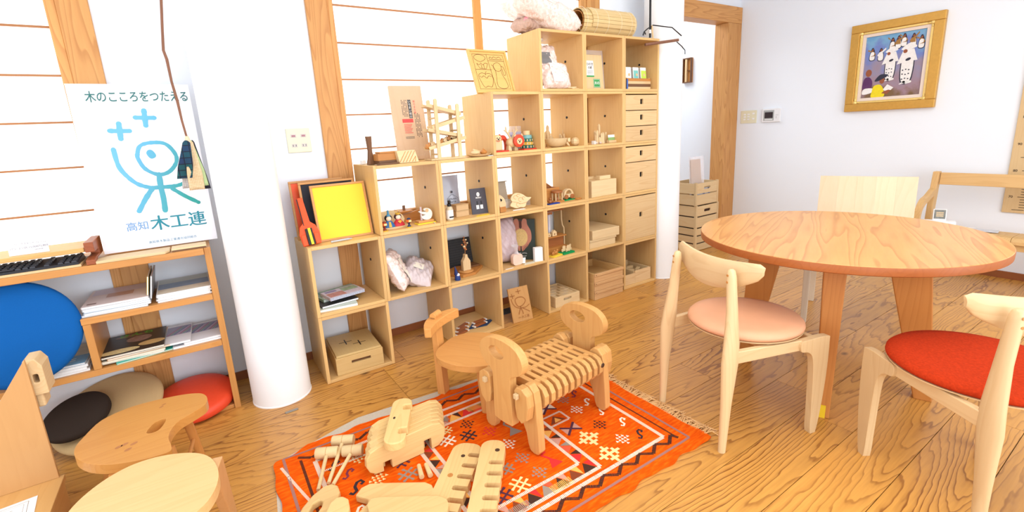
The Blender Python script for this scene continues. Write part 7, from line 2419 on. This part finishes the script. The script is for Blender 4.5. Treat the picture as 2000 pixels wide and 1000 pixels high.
def notched(L_, w_, r, notches):
    """board along X with half-round ends and open notches on the -Y side: list of (x, width, depth)"""
    pts = []
    for x, nw, nd in notches:
        pts += [(x - nw / 2, -w_ / 2), (x - nw / 2, -w_ / 2 + nd - .006), (x - nw / 2 + .005, -w_ / 2 + nd), (x + nw / 2 - .005, -w_ / 2 + nd), (x + nw / 2, -w_ / 2 + nd - .006), (x + nw / 2, -w_ / 2)]
    end = [(L_ / 2 - r + r * math.sin(a), -w_ / 2 + r - r * math.cos(a)) for a in [PI / 2 * k / 6 for k in range(7)]] + [(L_ / 2 - r + r * math.cos(a), w_ / 2 - r + r * math.sin(a)) for a in [PI / 2 * k / 6 for k in range(7)]]
    st = [(-L_ / 2 + r - r * math.sin(a), w_ / 2 - r + r * math.cos(a)) for a in [PI / 2 * k / 6 for k in range(7)]] + [(-L_ / 2 + r - r * math.cos(a), -w_ / 2 + r - r * math.sin(a)) for a in [PI / 2 * k / 6 for k in range(7)]]
    return pts + end + st


t = T('spine_board', 'notched board with rounded ends lying on top of the rib stack', 'board', (.112, -.745, ZR + .1065), R(62))
P('board', MB().plate(notched(.300, .080, .038, ((-.075, .036, .032), (.082, .036, .032))), .034), LP, t, .004)
P('knot', MB().ellipsoid((.010, .018, .0340), (.008, .005, .0012), 10, 6), plain('knot_dark', (70, 46, 30), .6), t, 0, 60)
# two comb boards
p0, p1 = Vector((0.328, -0.918, 0.030)), Vector((0.096, -1.147, 0.030))
ax = (p0 - p1).normalized()
ang = math.atan2(ax.y, ax.x)
COMB = [(-.235 + .056 * k, .022, .052) for k in range(8)]
c = p0 - ax * .27 + Vector((-ax.y, ax.x, 0)) * .0
t = T('comb_board', 'long comb-notched board lying flat on the rug, under the other', 'board', (c.x - .005, c.y + .005, ZR), ang)
P('board', MB().plate(notched(.56, .115, .045, COMB + [(.215, .022, .045)]), .028), LP, t, .003)
P('dowel_hole', MB().lathe([(.010, .0282), (.010, .0286)], 16, TR(.10, .02, 0)), OAK('X'), t)
P('dowel_hole', MB().lathe([(.008, .0282), (.008, .0286)], 16, TR(.205, .005, 0)), plain('knot_dark', (70, 46, 30), .6), t)
q0, q1 = Vector((0.389, -0.993, 0.060)), Vector((0.182, -1.253, 0.060))
ax2 = (q0 - q1).normalized()
ang2 = math.atan2(ax2.y, ax2.x)
c2 = q0 - ax2 * .27
t = T('comb_board', 'long comb-notched board lying across the other one, nearer the play bench', 'board', (c2.x, c2.y, ZR + .0285), ang2)
P('board', MB().plate(notched(.56, .092, .040, COMB), .030), LP, t, .004)
P('dowel_hole', MB().lathe([(.009, .0302), (.009, .0306)], 16, TR(.222, -.018, 0)), plain('knot_dark', (70, 46, 30), .6), t)
# two leg boards lying flat, lower left of the combs
def flat_piece(name, label, pix, z0, th, m, holes=()):
    cx = sum(p[0] for p in pix) / len(pix)
    cy = sum(p[1] for p in pix) / len(pix)
    return S(name, MB().plate([(p[0] - cx, p[1] - cy) for p in pix], th, [[(p[0] - cx, p[1] - cy) for p in h] for h in holes]), m, label, 'board', (cx, cy, z0), 0, None, .005)


flat_piece('leg_board', 'flat leg board with a square notch, partly under another leg board', [(-0.116, -0.906, 0.035), (-0.087, -0.880, 0.035), (-0.057, -0.878, 0.035), (-0.000, -0.916, 0.035), (0.103, -0.991, 0.035), (0.116, -1.017, 0.035), (0.112, -1.047, 0.035), (0.086, -1.079, 0.035), (-0.001, -1.107, 0.035), (-0.120, -1.067, 0.035), (-0.128, -0.985, 0.035), (-0.094, -0.967, 0.035), (-0.084, -0.950, 0.035)], ZR, .027, LP)
flat_piece('leg_board', 'flat leg board lying on top of the notched one', [(-0.104, -1.004, 0.063), (-0.083, -0.982, 0.063), (-0.059, -0.992, 0.063), (0.025, -1.050, 0.063), (0.105, -1.108, 0.063), (0.118, -1.134, 0.063), (0.112, -1.165, 0.063), (0.087, -1.198, 0.063), (0.012, -1.203, 0.063), (-0.083, -1.155, 0.063), (-0.111, -1.074, 0.063)], ZR + .0275, .027, LP)
flat_piece('head_board', 'sheep head board with an oval hole lying at the near left of the rug', [(-0.308, -0.901, 0.035), (-0.276, -0.852, 0.035), (-0.236, -0.814, 0.035), (-0.194, -0.792, 0.035), (-0.167, -0.795, 0.035), (-0.152, -0.819, 0.035), (-0.153, -0.854, 0.035), (-0.167, -0.879, 0.035), (-0.158, -0.922, 0.035), (-0.178, -0.974, 0.035), (-0.228, -0.999, 0.035), (-0.287, -0.990, 0.035)], ZR, .027, LP, [[(-0.263, -0.884, 0.035), (-0.241, -0.856, 0.035), (-0.220, -0.850, 0.035), (-0.212, -0.864, 0.035), (-0.222, -0.887, 0.035), (-0.243, -0.909, 0.035), (-0.263, -0.915, 0.035)]])
flat_piece('head_board', 'second sheep head board lying partly on the first, at the near edge of the rug', [(-0.220, -0.954, 0.063), (-0.200, -0.921, 0.063), (-0.178, -0.910, 0.063), (-0.156, -0.918, 0.063), (-0.145, -0.940, 0.063), (-0.150, -0.975, 0.063), (-0.166, -1.020, 0.063), (-0.209, -1.060, 0.063), (-0.232, -1.031, 0.063)], ZR + .0275, .027, LP)
# mallets
MW = wood('mallet', (246, 218, 166), (224, 180, 116), 'X', 26, .5)


def mallet(label, ha, hb, tip, zc=.026):
    a, b_, e = Vector(ha), Vector(hb), Vector(tip)
    m = (a + b_) / 2
    t = T('mallet', label, 'mallet', (m.x, m.y, m.z))
    d = (b_ - a).normalized()
    P('head', MB().tube([a - m, a - m + d * .004, b_ - m - d * .004, b_ - m], [.019, .0215, .0215, .019], 22), MW, t, 0, 40)
    P('band', MB().tube([(a + b_) / 2 - m - d * .0008, (a + b_) / 2 - m + d * .0008], .0218, 22), OAK('X'), t)
    h0 = (a + b_) / 2 - m
    h1 = e - m
    st = h0 + (h1 - h0).normalized() * .0225
    P('handle', MB().tube([st, h1], [.0072, .0068], 12), MW, t, 0, 40)
    return t


def grip(p, z):
    return (p[0], p[1], z)


ZM = ZR + .022
mallet('wooden mallet lying on the rug, nearest the rug end of the three', grip((-0.176, -0.581, 0.035), ZM), grip((-0.102, -0.623, 0.035), ZM), grip((-0.211, -0.776, 0.020), ZR + .008))
mallet('wooden mallet lying on the rug, rearmost of the three', grip((-0.104, -0.542, 0.035), ZM), grip((-0.031, -0.587, 0.035), ZM), grip((-0.172, -0.762, 0.020), ZR + .008))
mallet('wooden mallet lying on the rug, next to the rib stack', grip((-0.088, -0.635, 0.045), ZM + .001), grip((-0.021, -0.672, 0.045), ZM + .001), grip((-0.162, -0.782, 0.020), ZR + .0085))
for k, (a, b_) in enumerate((((0.126, -0.878, 0.018), (0.110, -0.943, 0.018)), ((0.150, -0.889, 0.018), (0.139, -0.955, 0.018)))):
    va, vb = Vector((a[0], a[1], ZR + .010)), Vector((b_[0], b_[1], ZR + .010))
    S('peg', MB().tube([va, vb], [.0075, .0095], 8), MW, ('short wooden peg lying on the rug beside the rib stack', 'second short wooden peg lying on the rug, nearer the comb boards')[k], 'peg', (0, 0, 0), sm=40)
